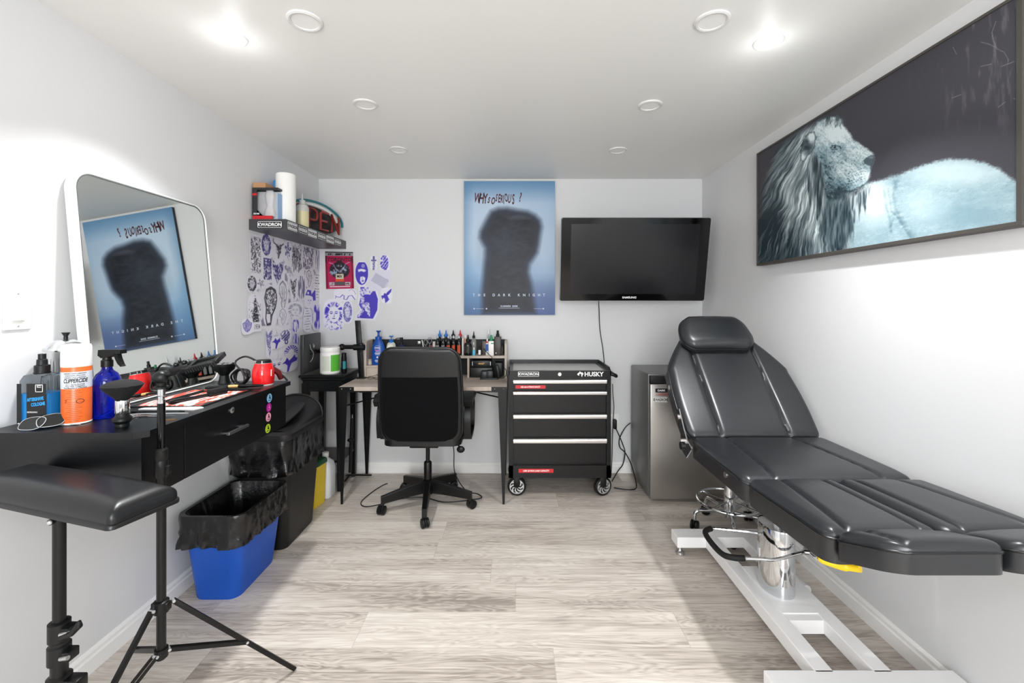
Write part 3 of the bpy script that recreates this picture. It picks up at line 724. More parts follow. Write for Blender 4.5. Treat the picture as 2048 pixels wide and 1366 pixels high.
# padded rim bead and the fabric panel on the lower back
rim = [Vector(q) for q in p]
MB().tube(rim, 0.0075, 10, closed=True).build('rim', VINYL, bk)
zs = 0.862
mb = MB(); G = []
nxx, nyy = 24, 26
for j in range(nyy + 1):
    b = BB0 + 0.022 + (zs - BB0 - 0.022) * j / nyy; l_, r_ = wbk(b); de = (b - BB0 - 0.022); rc = 0.075
    ins = rc - math.sqrt(max(0, rc * rc - (rc - min(de, rc)) ** 2)) + 0.022
    G.append([Vector(fbk(l_ + ins + (r_ - l_ - 2 * ins) * i / nxx, b, 0.0065)) for i in range(nxx + 1)])
mb.loft(G, False)
mb.build('rear_fabric', FABRIC, bk, label='matt black fabric panel')
for s in (-1, 1):
    x = OX + s * 0.268
    am = MB(); rings = []
    path = bez([(x, OY - 0.12, 0.47), (x, OY - 0.135, 0.58), (x, OY - 0.10, 0.66), (x, OY + 0.0, 0.685), (x, OY + 0.12, 0.67), (x, OY + 0.17, 0.60), (x, OY + 0.14, 0.48), (x, OY + 0.05, 0.455), (x, OY - 0.06, 0.452)], 5)
    for i, q in enumerate(path):
        tq = (path[min(i + 1, len(path) - 1)] - path[max(i - 1, 0)]).normalized(); nq = Vector((0, -tq.z, tq.y))
        rings.append([q + Vector((sx * 0.020, 0, 0)) + nq * sn * 0.011 for sx, sn in ((-1, -1), (1, -1), (1, 1), (-1, 1))])
    am.loft(rings, True, True, True).box(min(OX + s * 0.1, x), max(OX + s * 0.1, x), OY - 0.04, OY + 0.06, 0.435, 0.455)
    a_ = am.build('armrest', BLKPL, ch, smooth=60)
    pd_ = MB(); pd_.prism([(OY - 0.14, 0.665), (OY - 0.165, 0.70), (OY - 0.13, 0.735), (OY + 0.10, 0.735), (OY + 0.15, 0.71), (OY + 0.10, 0.69), (OY - 0.06, 0.685)], lambda a, b, h: (h, a, b), x - 0.034, x + 0.034)
    pd_.build('arm_pad', BLKPL, a_, smooth=60)
lv = MB(); lv.tube([(OX + 0.08, OY - 0.02, 0.43), (OX + 0.18, OY - 0.06, 0.425), (OX + 0.215, OY - 0.08, 0.40)], 0.005, 8).sphere((OX + 0.222, OY - 0.085, 0.385), 0.02, 12, (1.3, 0.6, 1.1))
lv.build('height_lever', BLKPL, ch)

# ================================================================ floor cord under the chair
MB().tube(bez([at(906, 888, 3.0), at(908, 905, 3.0), (-0.40, 2.98, 0.15), (-0.33, 2.99, 0.03), (-0.245, 2.98, 0.006), (-0.215, 2.93, 0.005), (-0.27, 2.90, 0.005), (-0.45, 2.86, 0.005), (-0.60, 2.93, 0.005), (-0.75, 2.91, 0.005), (-0.86, 2.83, 0.005), (-0.95, 2.80, 0.005), (-0.995, 2.87, 0.005), (-0.97, 3.02, 0.005), (-0.93, 3.13, 0.005), (-0.905, 3.15, 0.007)], 8), 0.0033, 8).make('floor_cable', CABLE, 'thin black cable looping across the floor under the office chair', 'cable')

# ================================================================ vanity on the left wall
VX, VY0, VY1, VZ = -1.040, 1.232, 2.058, 0.936
va = thing('wall_vanity', 'black wall-mounted barber counter with lockable drawer under the leaning mirror', 'counter', ((LX + VX) / 2, (VY0 + VY1) / 2, 0.74))
tp = MB(); r_ = 0.025
tp.prism([(LX, VY0), (VX - r_, VY0), (VX, VY0 + r_), (VX, VY1 - 0.01), (VX - 0.01, VY1), (LX, VY1)], lambda a, b, h: (a, b, h), VZ - 0.018, VZ)
tp.build('countertop', BLKLAM, va, smooth=0)
bx = VX - 0.016; zb_ = 0.738
by0, by1 = VY0 + 0.015, VY1 - 0.022
yA, yB = 1.055 * F / (1028 - 369), 1.055 * F / (1028 - 531)
MB().box(LX, bx - 0.016, by0, by1, zb_, VZ - 0.018).build('carcass', BLKLAM, va, smooth=0)
MB().box(bx - 0.016, bx, by0, yA - 0.0015, zb_ - 0.002, VZ - 0.0185).build('front_panel', BLKLAM, va, smooth=0)
MB().box(bx - 0.016, bx, yB + 0.0015, by1, zb_ - 0.002, VZ - 0.0185).build('front_panel', BLKLAM, va, smooth=0)
dr = MB().box(bx - 0.016, bx + 0.001, yA + 0.0015, yB - 0.0015, zb_ - 0.002, VZ - 0.022, 0.001).build('drawer', BLKLAM, va, smooth=0)
def vf(u, v, X=bx):  # a point on the vanity front
    Y = -X * F / (1028 - u); return Vector((X, Y, CAMZ - (v - 606) * Y / F))
q = vf(463, 820, bx); MB().lathe([(0.001, 0.005), (0.008, 0.005), (0.0115, 0.003), (0.0115, 0)], n=20, M=MYZ(q.x + 0.001, q.y, q.z)).build('lock', STEEL, dr)
qa, qb = vf(443, 869), vf(484, 857)
hn = MB(); hn.box(bx + 0.018, bx + 0.028, qa.y, qb.y, qa.z - 0.004, qa.z + 0.006, 0.001)
for y in (qa.y + 0.012, qb.y - 0.012): hn.box(bx, bx + 0.02, y - 0.004, y + 0.004, qa.z - 0.002, qa.z + 0.004)
hn.build('handle', STEEL, dr, smooth=0)
for (u, v, colr, nme) in ((538, 796, '#8cc4ea', 'pale blue'), (537, 815, '#a8208c', 'magenta'), (536, 834, '#f2a9c0', 'pink'), (535, 857, '#b5d334', 'lime green')):
    q = vf(u, v); M = MYZ(bx + 0.0015, q.y, q.z)
    MB().lathe([(0.0001, 0.0008), (0.019, 0.0008), (0.019, 0)], n=28, M=M).build('round_sticker', mat('sticker ' + nme, colr, 0.4), va, label='round %s sticker' % nme)
    mk = MB(); mk.loft([[M @ Vector((a * 0.011, b * 0.011 + 0.003, z)) for a, b in ((-0.8, -0.9), (-0.2, -0.2), (0.0, -0.5), (0.9, -0.9), (0.45, 0.2), (0.1, 0.95), (-0.25, 0.9), (-0.05, 0.3))] for z in (0.0009, 0.0014)], True, True, True)
    mk.box(-0.010, 0.010, -0.0115, -0.009, 0.0009, 0.0013, M=M)
    mk.build('sticker_print', KPRINT if nme != 'magenta' else mat('pink print', '#ea6ac0', 0.5), va, smooth=0)

# ================================================================ leaning mirror
mi = thing('leaning_mirror', 'white framed mirror with rounded corners leaning against left wall on the counter', 'mirror', (-1.40, 1.77, VZ))
my0, my1 = 1.452, 2.072; Hm = 0.815
lean = math.atan2(0.072, Hm); cl, sl = math.cos(lean), math.sin(lean)
def fmi(a, b, h): return Vector((-1.385 - b * sl + h * cl, my0 + a, VZ + 0.001 + b * cl + h * sl))   # h towards the room
Wm = my1 - my0
def mring(i, h, rc): return [fmi(p.x, p.y, h) for p in rrect(Wm / 2, Hm / 2, Wm / 2 - i, Hm / 2 - i, rc, 0, 10)]
fm = MB(); fm.loft([mring(0.006, -0.034, 0.062), mring(0, -0.034, 0.068), mring(0, 0.0, 0.068), mring(0.003, 0.002, 0.066), mring(0.006, 0.0, 0.062), mring(0.006, -0.006, 0.062)], True, True, False)
fm.build('frame', mat('white mirror frame', '#e4e6e4', 0.3), mi, smooth=30)
MB().loft([mring(0.0068, -0.0015, 0.062), mring(0.0105, -0.0015, 0.058)], True).build('frame_lip', mat('grey lip', '#6d716f', 0.3, 0.4), mi, smooth=0)
MB().loft([mring(0.006, -0.006, 0.062), mring(0.0065, -0.003, 0.062)], True, False, True).build('glass', mat('mirror glass', '#eef2ef', 0.012, 1.0), mi, smooth=0)

# light switch
sy_, sz_ = 1.324, 1.279
sw = thing('light_switch', 'white rocker light switch on left wall beside the mirror', 'light switch', (LX, sy_, sz_))
MB().box(LX, LX + 0.005, sy_ - 0.037, sy_ + 0.037, sz_ - 0.06, sz_ + 0.06, 0.0022).build('cover_plate', WHITE, sw, smooth=60)
MB().box(LX + 0.004, LX + 0.0065, sy_ - 0.017, sy_ + 0.017, sz_ - 0.034, sz_ + 0.034, 0.001).build('switch_bezel', WHITE, sw)
MB().prism([(0.006, -0.031), (0.010, -0.031), (0.0068, 0), (0.0085, 0.031), (0.006, 0.031)], lambda a, b, h: (LX + a, h, sz_ + b), sy_ - 0.015, sy_ + 0.015).build('rocker', WHITE, sw, smooth=0)
for s in (-1, 1): MB().sphere((LX + 0.005, sy_, sz_ + s * 0.049), 0.0032, 10, (0.5, 1, 1)).build('screw', SILVER, sw)

# ================================================================ arm rest on stand
PX, PY, PZ = -1.085, 1.05, 0.838
ar = thing('tattoo_armrest', 'black padded arm rest on a tripod pole in the near left corner', 'arm rest', (PX, PY, 0))
cA = Vector((-1.095, 1.088)); dx = Vector((math.cos(math.radians(-16.5)), math.sin(math.radians(-16.5)))); dy = Vector((-dx.y, dx.x))
def fpad(a, b, h): p = cA + dx * a + dy * b; return (p.x, p.y, PZ - 0.018 + h - 0.004 * a)
mb = MB(); p = cushion(mb, lambda b: (-0.275, 0.262), -0.074, 0.074, fpad, 0.040, 0.040, 0.008, rc=0.014, nx=44, ny=26, wr=0.0006)
c = mb.build('pad', VINYL, ar, smooth=75)
mb = MB(); cushion(mb, lambda b: (-0.278, 0.265), -0.077, 0.077, lambda a, b, h: Vector(fpad(a, b, 0)) + Vector((0, 0, h - 0.008)), 0.012, 0.004, 0, rc=0.014, nx=12, ny=12)
mb.build('pad_underside', VINYL, c, smooth=60)
zt_ = PZ - 0.03
sc_ = lambda r: r
MB().cyl((PX, PY, 0.42), (PX, PY, zt_), 0.0125, n=20).build('upper_pole', BLKMT, ar)
MB().cyl((PX, PY, 0.10), (PX, PY, 0.50), 0.0165, n=20).build('lower_pole', BLKMT, ar)
MB().box(PX - 0.012, PX + 0.07, PY - 0.014, PY + 0.014, zt_ - 0.015, zt_ + 0.0, 0.003).cyl((PX - 0.002, PY - 0.02, zt_ - 0.022), (PX - 0.002, PY + 0.02, zt_ - 0.022), 0.007).build('tilt_bracket', BLKMT, ar)
MB().sphere((PX - 0.002, PY - 0.019, zt_ - 0.022), 0.006, 10).build('rivet', SILVER, ar)
cl_ = MB(); cl_.lathe([(0.022, 0.445), (0.022, 0.485), (0.018, 0.488), (0.018, 0.495), (0.021, 0.498), (0.021, 0.54), (0.016, 0.543)], (PX, PY, 0), 20)
cl_.box(PX + 0.014, PX + 0.036, PY - 0.014, PY + 0.014, 0.452, 0.475, 0.003).box(PX + 0.014, PX + 0.034, PY - 0.014, PY + 0.014, 0.508, 0.532, 0.003)
c_ = cl_.build('clamp_collar', BLKPL, ar)
lv = MB(); lv.tube([(PX + 0.022, PY - 0.018, 0.515), (PX + 0.05, PY - 0.02, 0.526), (PX + 0.066, PY - 0.02, 0.545), (PX + 0.068, PY - 0.02, 0.556)], [0.006, 0.006, 0.008, 0.003], 10); lv.build('clamp_lever', BLKPL, c_)
for z in (0.463, 0.52): MB().cyl((PX + 0.018, PY - 0.015, z), (PX + 0.038, PY - 0.017, z + 0.004), 0.005, n=10).build('clamp_bolt', STEEL, c_)
MB().lathe([(0.024, 0.38 - 0.008), (0.024, 0.41), (0.017, 0.415)], (PX, PY, 0), 20).box(PX + 0.01, PX + 0.055, PY - 0.014, PY + 0.016, 0.375, 0.408, 0.004).build('tripod_hub', BLKMT, ar)
MB().lathe([(0.022, 0.17), (0.022, 0.2)], (PX, PY, 0), 18).build('tripod_hub', BLKMT, ar)
for a in (math.radians(5), math.radians(118), math.radians(242)):
    ux, uy = math.cos(a), math.sin(a); R_ = 0.40 if a < 1 else 0.36
    ft = Vector((PX + ux * R_, PY + uy * R_, 0.008)); tp_ = Vector((PX + ux * 0.03, PY + uy * 0.03, 0.392))
    lg = MB().tube([tp_, ft], 0.008, 8).build('leg', BLKMT, ar)
    md = tp_.lerp(ft, 0.6); MB().tube([(PX + ux * 0.02, PY + uy * 0.02, 0.185), md], 0.006, 8).build('brace', BLKMT, lg)
    MB().sphere(ft, 0.012, 10, (1, 1, 0.66)).build('rubber_foot', RUBBER, lg)

# ================================================================ phone tripod
QX, QY = -1.022, 1.275
tr = thing('phone_tripod', 'slim black tripod stand with a phone clamp in front of the counter', 'tripod', (QX, QY, 0))
MB().cyl((QX, QY, 0.27), (QX, QY, 0.815), 0.0118, n=18).build('lower_pole', BLKMT, tr)
MB().cyl((QX, QY, 0.80), (QX, QY, 1.01), 0.0100, n=18).build('upper_pole', BLKGL, tr)
MB().lathe([(0.015, 0.795), (0.0165, 0.80), (0.0165, 0.84), (0.014, 0.845), (0.016, 0.85), (0.016, 0.875), (0.012, 0.88)], (QX, QY, 0), 18).box(QX + 0.012, QX + 0.026, QY - 0.006, QY + 0.006, 0.805, 0.83, 0.002).build('lock_collar', BLKPL, tr)
MB().lathe([(0.0095, 1.01), (0.0095, 1.02), (0.008, 1.022), (0.008, 1.03), (0.0095, 1.032), (0.0095, 1.052)], (QX, QY, 0), 18).build('chrome_tip', CHROME, tr)
hd_ = MB(); hd_.lathe([(0.018, 1.052), (0.018, 1.058), (0.012, 1.06), (0.013, 1.07)], (QX, QY, 0), 18).sphere((QX, QY - 0.004, 1.085), 0.019, 14, (1.15, 0.9, 1))
hd_.cyl((QX + 0.01, QY, 1.092), (QX + 0.04, QY + 0.006, 1.10), 0.009)
hd_.build('ball_head', BLKPL, tr)
ax = Vector((0.945, 0.20, 0.26)).normalized(); az = Vector((-0.25, -0.30, 0.92)); az = (az - ax * az.dot(ax)).normalized(); ay = az.cross(ax)
base = Vector((QX + 0.028, QY + 0.003, 1.103))
ph = MB()
def PB(a0, a1, b0, b1, c0, c1, bev=0.0015): 
    c = base + ax * (a0 + a1) / 2 + ay * (b0 + b1) / 2 + az * (c0 + c1) / 2
    ph.obox(c, ax * (a1 - a0) / 2, ay * (b1 - b0) / 2, az * (c1 - c0) / 2, bev)
PB(0, 0.05, -0.014, 0.014, -0.006, 0.012); PB(0.035, 0.135, -0.034, -0.024, -0.006, 0.006); PB(0.035, 0.135, 0.024, 0.034, -0.006, 0.006)
PB(0.035, 0.06, -0.034, 0.034, -0.006, 0.006); PB(0.122, 0.135, -0.034, 0.034, -0.006, 0.008); PB(0.06, 0.122, -0.024, 0.024, -0.006, -0.002)
for k in range(13): PB(0.048 + k * 0.0065, 0.051 + k * 0.0065, -0.0365, -0.034, -0.010, 0.002, 0)
phc = ph.build('phone_clamp', BLKPL, tr)
for a in (0.02, 0.042): MB().sphere(base + ax * a + az * 0.016 - ay * 0.006, 0.0075, 10).build('knob', BLKGL, phc)
hub = MB().lathe([(0.019, 0.405), (0.019, 0.437), (0.014, 0.44)], (QX, QY, 0), 18); hub.box(QX - 0.024, QX + 0.024, QY - 0.01, QY + 0.01, 0.41, 0.434, 0.003); hub.build('tripod_hub', BLKPL, tr)
hub = MB().lathe([(0.017, 0.275), (0.017, 0.3)], (QX, QY, 0), 18); hub.build('tripod_hub', BLKPL, tr)
for (fx_, fy_) in ((-0.775, 1.555), (-1.365, 1.50), (-1.10, 0.93)):
    d_ = Vector((fx_ - QX, fy_ - QY, 0)).normalized(); s_ = Vector((-d_.y, d_.x, 0))
    tp_ = Vector((QX, QY, 0.425)) + d_ * 0.028; ft = Vector((fx_, fy_, 0.007))
    ld_ = (ft - tp_).normalized(); nn = s_.cross(ld_).normalized()
    lg = MB().obox((tp_ + ft) / 2, (ft - tp_) / 2, s_ * 0.006, nn * 0.0065, 0.001).build('leg', BLKMT, tr)
    md = tp_.lerp(ft, 0.56); l0 = Vector((QX, QY, 0.288)) + d_ * 0.018
    for s in (-1, 1):
        dd = (md - l0).normalized()
        MB().obox((l0 + md) / 2 + s_ * s * 0.007, (md - l0) / 2, s_ * 0.001, s_.cross(dd).normalized() * 0.0055).build('brace', BLKMT, lg)
    for q_ in (tp_, l0, md): MB().cyl(q_ - s_ * 0.0095, q_ + s_ * 0.0095, 0.0042, n=10).build('rivet', SILVER, lg)
# ================================================================ printed pictures and drawings (colour per vertex on fine grids)
RNG = np.random.default_rng(7)
def vnoise(x, y, seed):
    xi = np.floor(x).astype(np.int64); yi = np.floor(y).astype(np.int64); fx = x - xi; fy = y - yi
    fx = fx * fx * (3 - 2 * fx); fy = fy * fy * (3 - 2 * fy)
    def h(a, b):
        n = (a * 374761393 + b * 668265263 + seed * 1442695041) & 0xffffffff
        n = ((n ^ (n >> 13)) * 1274126177) & 0xffffffff
        return ((n ^ (n >> 16)) & 0xffff) / 65535.0
    return (h(xi, yi) * (1 - fx) + h(xi + 1, yi) * fx) * (1 - fy) + (h(xi, yi + 1) * (1 - fx) + h(xi + 1, yi + 1) * fx) * fy
def fbm(x, y, seed, o=4, g=0.55):
    t = 0; a = 1; s = 0
    for k in range(o): t = t + a * vnoise(x * 2 ** k, y * 2 ** k, seed + k * 17); s += a; a *= g
    return t / s
def sdf(X, Y, pts, closed=True):
    """signed distance to polygon (negative inside) or unsigned to polyline"""
    P = np.array(pts, float); n = len(P); d = np.full(X.shape, 1e9); ins = np.zeros(X.shape, bool)
    for i in range(n if closed else n - 1):
        x0, y0 = P[i]; x1, y1 = P[(i + 1) % n]; ex, ey = x1 - x0, y1 - y0
        t = np.clip(((X - x0) * ex + (Y - y0) * ey) / (ex * ex + ey * ey + 1e-12), 0, 1)
        d = np.minimum(d, (X - x0 - t * ex) ** 2 + (Y - y0 - t * ey) ** 2)
        if closed:
            c = ((y0 > Y) != (y1 > Y))
            xx = (x1 - x0) * (Y - y0) / ((y1 - y0) + 1e-12) + x0
            ins ^= c & (X < xx)
    d = np.sqrt(d)
    return np.where(ins, -d, d) if closed else d
def sm(d, w): # 1 inside, soft width w
    return np.clip(0.5 - d / w, 0, 1)
def ell(X, Y, cx, cy, rx, ry, soft=0.15):
    return np.clip((1 - np.sqrt(((X - cx) / rx) ** 2 + ((Y - cy) / ry) ** 2)) / soft + 0.5, 0, 1)
def hexa(h): h = h.lstrip('#'); return np.array([int(h[i:i + 2], 16) / 255 for i in (0, 2, 4)])
def mixc(A, m, c):
    c = hexa(c) if isinstance(c, str) else c
    return A * (1 - m[..., None]) + c * m[..., None]
def grid_mesh(name, A, fn, m, parent=None, mask=None, smooth=False):
    """A: (h,w,3) sRGB colours; fn(S,T)->(x,y,z) arrays, S,T in 0..1, T downwards"""
    h, w_ = A.shape[:2]
    S, Tt = np.meshgrid(np.linspace(0, 1, w_), np.linspace(0, 1, h))
    co = np.stack(fn(S, Tt), -1).reshape(-1, 3)
    idx = np.arange(h * w_).reshape(h, w_)
    q = np.stack([idx[1:, :-1], idx[1:, 1:], idx[:-1, 1:], idx[:-1, :-1]], -1).reshape(-1, 4)
    if mask is not None:
        mm = mask.reshape(-1); q = q[mm[q].sum(1) >= 3]
        used = np.unique(q); remap = -np.ones(h * w_, int); remap[used] = np.arange(len(used)); q = remap[q]; co = co[used]
    else: used = slice(None)
    me = bpy.data.meshes.new(name)
    me.vertices.add(len(co)); me.vertices.foreach_set('co', co.astype(np.float32).ravel())
    me.loops.add(q.size); me.loops.foreach_set('vertex_index', q.astype(np.int32).ravel())
    me.polygons.add(len(q)); me.polygons.foreach_set('loop_start', np.arange(0, q.size, 4, dtype=np.int32))
    me.polygons.foreach_set('loop_total', np.full(len(q), 4, np.int32))
    me.update(calc_edges=True)
    c = np.clip(A.reshape(-1, 3)[used], 0, 1); c = np.where(c <= 0.04045, c / 12.92, ((c + 0.055) / 1.055) ** 2.4)
    at_ = me.color_attributes.new('print', 'FLOAT_COLOR', 'POINT')
    at_.data.foreach_set('color', np.concatenate([c, np.ones((len(c), 1))], 1).astype(np.float32).ravel())
    me.materials.append(m)
    o = link(bpy.data.objects.new(name, me))
    if parent is not None:
        me.transform(chain(parent).inverted()); o.parent = parent
    return o

# ---------------------------------------------------------------- lion picture on the right wall
LXP = 1.405; ly0, ly1, lz0, lz1 = 2.543, 1.213, 1.514, 2.163      # far edge, near edge, bottom, top
lp = thing('lion_picture', 'large framed black and white picture of a resting lion on the right wall', 'picture', (LXP + 0.018, (ly0 + ly1) / 2, (lz0 + lz1) / 2))
GWOOD = mat('grey stained wood', '#47433f', 0.5, bump=(60, 0.3, 0.001), var=0.25)
fwd = 0.014
for (a0, a1, b0, b1) in ((ly1, ly0, lz1 - fwd * 0.7, lz1), (ly1, ly0, lz0, lz0 + fwd), (ly1, ly1 + fwd * 1.1, lz0 + fwd, lz1 - fwd * 0.7), (ly0 - fwd * 0.6, ly0, lz0 + fwd, lz1 - fwd * 0.7)):
    MB().box(LXP - 0.004, RX - 0.001, a0, a1, b0, b1, 0.0012).build('frame_rail', GWOOD, lp, smooth=0)
ww, hh = 860, 420
S, Tt = np.meshgrid(np.linspace(0, 1, ww), np.linspace(0, 1, hh))
yy = ly0 - 0.006 + (ly1 + 0.012 - ly0 + 0.006) * S; zz = lz1 - 0.006 + (lz0 + 0.012 - lz1 + 0.006) * Tt
# picture layout coordinates (U to the right, V down), a fixed affine/projective lay-out of the print itself
U = (1028 + LXP * F / yy - 1500) * 2.44; V = (606 - (zz - CAMZ) * F / yy) * 2.44
A = np.ones((hh, ww, 3)) * hexa('#3a393f')
A = mixc(A, 0.35 * fbm(S * 5, Tt * 4, 3), '#4c4b53')
fur = fbm(S * 60, Tt * 60, 11, 3); fine = fbm(S * 220, Tt * 200, 5, 2)
body = [(420, 1300), (470, 1020), (560, 900), (583, 893), (660, 872), (740, 845), (820, 813), (900, 790), (980, 776), (1060, 778), (1140, 792), (1220, 826), (1275, 868), (1330, 905), (1400, 980), (1400, 1300)]
dB = sdf(U, V, body) + (fine - 0.5) * 14
mB = sm(dB + (fur - .5) * 10, 18)
bc = np.ones_like(A) * hexa('#8fa7af')
bc = mixc(bc, np.clip((fur - 0.45) * 3, 0, 1) * 0.5, '#b2c6cb')
bc = mixc(bc, np.clip((0.5 - fbm(U / 90, V / 40, 21)) * 3, 0, 1) * 0.75, '#7f9aa4')
bc = mixc(bc, np.clip((fine - 0.55) * 4, 0, 1) * 0.4, '#6d8892')
def blob(x, y, rx, ry, s=1.0): return ell(U, V, x, y, rx, ry, 1.0) * s
bc = mixc(bc, blob(1060, 1050, 170, 60, 0.8), '#7b98a4'); bc = mixc(bc, blob(1180, 960, 120, 50, 0.35), '#8aa5ae')
bc = mixc(bc, blob(1010, 840, 220, 60, 0.8), '#b9cbcf'); bc = mixc(bc, blob(850, 1000, 110, 90, 0.5), '#b9cbcf')
bc = mixc(bc, blob(590, 980, 90, 110, 0.75), '#e8f1f2'); bc = mixc(bc, blob(560, 1090, 110, 60, 0.4), '#9db4bb')
for pts, wd, k in (([(735, 850), (708, 890), (700, 950), (712, 1020), (745, 1090), (795, 1160)], 16, 0.75), ([(690, 1030), (720, 1060), (750, 1110), (785, 1160)], 8, 0.9), ([(655, 930), (662, 1000), (680, 1060), (690, 1140)], 10, 0.5), ([(672, 920), (684, 980), (690, 1040)], 6, 0.5), ([(690, 1130), (684, 1110), (700, 1070)], 8, 0.7)):
    bc = mixc(bc, sm(sdf(U, V, pts, False) + (fur - .5) * wd * 1.6 - wd * 0.1, wd * 1.8) * k * .8, '#4d6975')
A = A * (1 - mB[..., None]) + bc * mB[..., None]
# mane: strands follow the angle about a pole above the ear
ang_ = np.arctan2(V - 420, U - 420); rad = np.hypot(U - 420, V - 420)
wav = ang_ + 0.05 * fbm(rad / 90, ang_ * 4, 41)
str1 = fbm(wav * 55, rad / 130, 31, 3); str2 = fbm(wav * 150, rad / 60, 37, 2)
mane = [(180, 690), (270, 620), (350, 585), (450, 590), (330, 640), (330, 760), (345, 900), (380, 960), (450, 930), (480, 1000), (490, 1100), (500, 1300), (30, 1300), (40, 1150), (60, 960), (85, 850), (130, 750)]
mM = sm(sdf(U, V, mane) + (str1 - 0.5) * 60, 26)
v_ = np.clip(0.10 + 1.05 * (str1 - 0.28) + 0.7 * (str2 - 0.5), 0, 1)
v_ = np.clip(v_ + blob(270, 900, 110, 220, 0.42) - blob(150, 1000, 90, 190, 0.12) - blob(420, 1060, 70, 150, 0.30) - blob(80, 1180, 120, 160, 0.25) - blob(215, 800, 50, 110, 0.25), 0, 1)
mc = hexa('#1d2c34') * (1 - v_[..., None]) + hexa('#e2eff0') * v_[..., None]
A = A * (1 - mM[..., None]) + mc * mM[..., None]
# head
head = [(300, 640), (330, 600), (365, 580), (405, 572), (440, 585), (455, 610), (474, 634), (490, 655), (505, 682), (540, 704), (575, 728), (598, 745), (606, 766), (603, 790), (590, 812), (590, 840), (585, 862), (578, 884), (562, 902), (535, 922), (505, 940), (470, 948), (430, 975), (385, 985), (350, 930), (330, 870), (318, 780), (300, 700)]
hf = fbm(U / 16, V / 16, 61, 4); hs = fbm(U / 5, V / 5, 67, 2); hl = fbm((U + V) / 40, (V - U) / 9, 71, 3)
dH = sdf(U, V, head) + (fine - 0.5) * 8 + (hf - .5) * 10
mH = sm(dH, 12)
v_ = 0.76 + 0.42 * (hf - 0.5) + 0.34 * (hs - 0.5) + 0.30 * (hl - 0.5)
for (x, y, rx, ry, k) in ((400, 620, 90, 60, .22), (455, 665, 45, 50, .16), (540, 745, 55, 50, .16), (370, 690, 60, 60, .12), (500, 840, 60, 50, .18), (430, 790, 60, 60, .08), (562, 840, 25, 40, .15),
                          (345, 870, 50, 110, -.30), (420, 900, 60, 70, -.16), (440, 960, 80, 42, -.55), (412, 722, 34, 20, -.30), (355, 760, 45, 60, -.12), (470, 770, 45, 26, -.16), (520, 800, 40, 26, -.10), (560, 818, 26, 18, -.14), (480, 900, 60, 22, -.14), (330, 660, 30, 60, -.12)):
    v_ = v_ + ell(U, V, x, y, rx, ry, 1.4) * k
v_ = v_ - 0.35 * ell(U, V, 430, 820, 120, 100, 1.0) * np.clip((fbm(U / 7, V / 7, 93, 2) - .6) * 6, 0, 1)
def ln(pts, wd, k):
    global v_
    v_ = v_ - sm(sdf(U, V, pts, False) + (fine - .5) * wd * 1.2 - wd * 0.3, wd * 1.2) * k
ln([(392, 722), (402, 713), (416, 709), (430, 713), (440, 718)], 6, .75); ln([(398, 728), (412, 731), (428, 727)], 5, .4); ln([(440, 718), (452, 728), (470, 735)], 6, .3)
ln([(420, 690), (440, 694), (458, 706)], 9, .22); ln([(428, 650), (432, 675), (426, 700)], 5, .22)
ln([(587, 872), (576, 888), (556, 903), (526, 920), (495, 934), (462, 936)], 9, .75); ln([(588, 815), (592, 835), (586, 850)], 6, .45)
ln([(556, 782), (548, 795), (560, 812), (580, 822)], 6, .35); ln([(446, 926), (448, 955), (462, 985)], 24, .45)
for r_ in range(5):
    for k_ in range(7):
        x0 = 478 + k_ * 13 + (r_ % 2) * 7 + RNG.uniform(-3, 3); y0 = 846 + r_ * 13 - k_ * 4 + RNG.uniform(-3, 3)
        ln([(x0 - 4, y0), (x0 + 3, y0 - 1)], 3.2, .55)
v_ = np.clip(v_, 0, 1) ** 1.1
hc = np.where(v_[..., None] < .5, hexa('#22333b') * (1 - v_[..., None] * 2) + hexa('#7f9aa4') * v_[..., None] * 2, hexa('#7f9aa4') * (2 - v_[..., None] * 2) + hexa('#dbe8ea') * (v_[..., None] * 2 - 1))
hc = mixc(hc, ell(U, V, 413, 718, 6.5, 6, 0.5), '#1c2a31'); hc = mixc(hc, ell(U, V, 409, 715.5, 2.0, 1.8, 0.6), '#e8f0f2')
hc = mixc(hc, sm(sdf(U, V, [(553, 784), (566, 770), (590, 757), (603, 758), (608, 770), (603, 796), (592, 812), (575, 806), (558, 800)]) + (fine - .5) * 4, 6) * .95, '#46555d')
hc = mixc(hc, ell(U, V, 592, 768, 12, 6, 1.0) * .5, '#9fb0b6')
A = A * (1 - mH[..., None]) + hc * mH[..., None]
# forelock, mane in front of the cheek, and beard
def fringe(poly, seedk, soft, k, ax, ay):
    st_ = fbm(U / ax + V / ay * .3, V / ay, seedk, 3)
    m_ = sm(sdf(U, V, poly) + (st_ - .5) * 50, soft)
    vv = np.clip(.1 + 1.5 * (st_ - .3), 0, 1) * k
    return m_, hexa('#22333b') * (1 - vv[..., None]) + hexa('#e4f0f1') * vv[..., None]
for poly, sd_, soft, k, ax, ay in (([(345, 600), (380, 575), (420, 566), (450, 585), (440, 612), (400, 605), (360, 618)], 201, 16, .95, 14, 30), ([(318, 760), (345, 800), (360, 880), (375, 960), (372, 1040), (330, 1060), (290, 980), (280, 860), (290, 780)], 205, 20, 1.0, 9, 90),
                                   ([(470, 945), (520, 940), (565, 915), (578, 960), (560, 1030), (510, 1080), (480, 1020)], 209, 22, 1.1, 9, 70), ([(375, 985), (450, 960), (480, 1010), (500, 1120), (470, 1200), (380, 1200), (350, 1100)], 213, 22, .55, 10, 80)):
    m_, cc = fringe(poly, sd_, soft, k, ax, ay); A = A * (1 - m_[..., None]) + cc * m_[..., None]
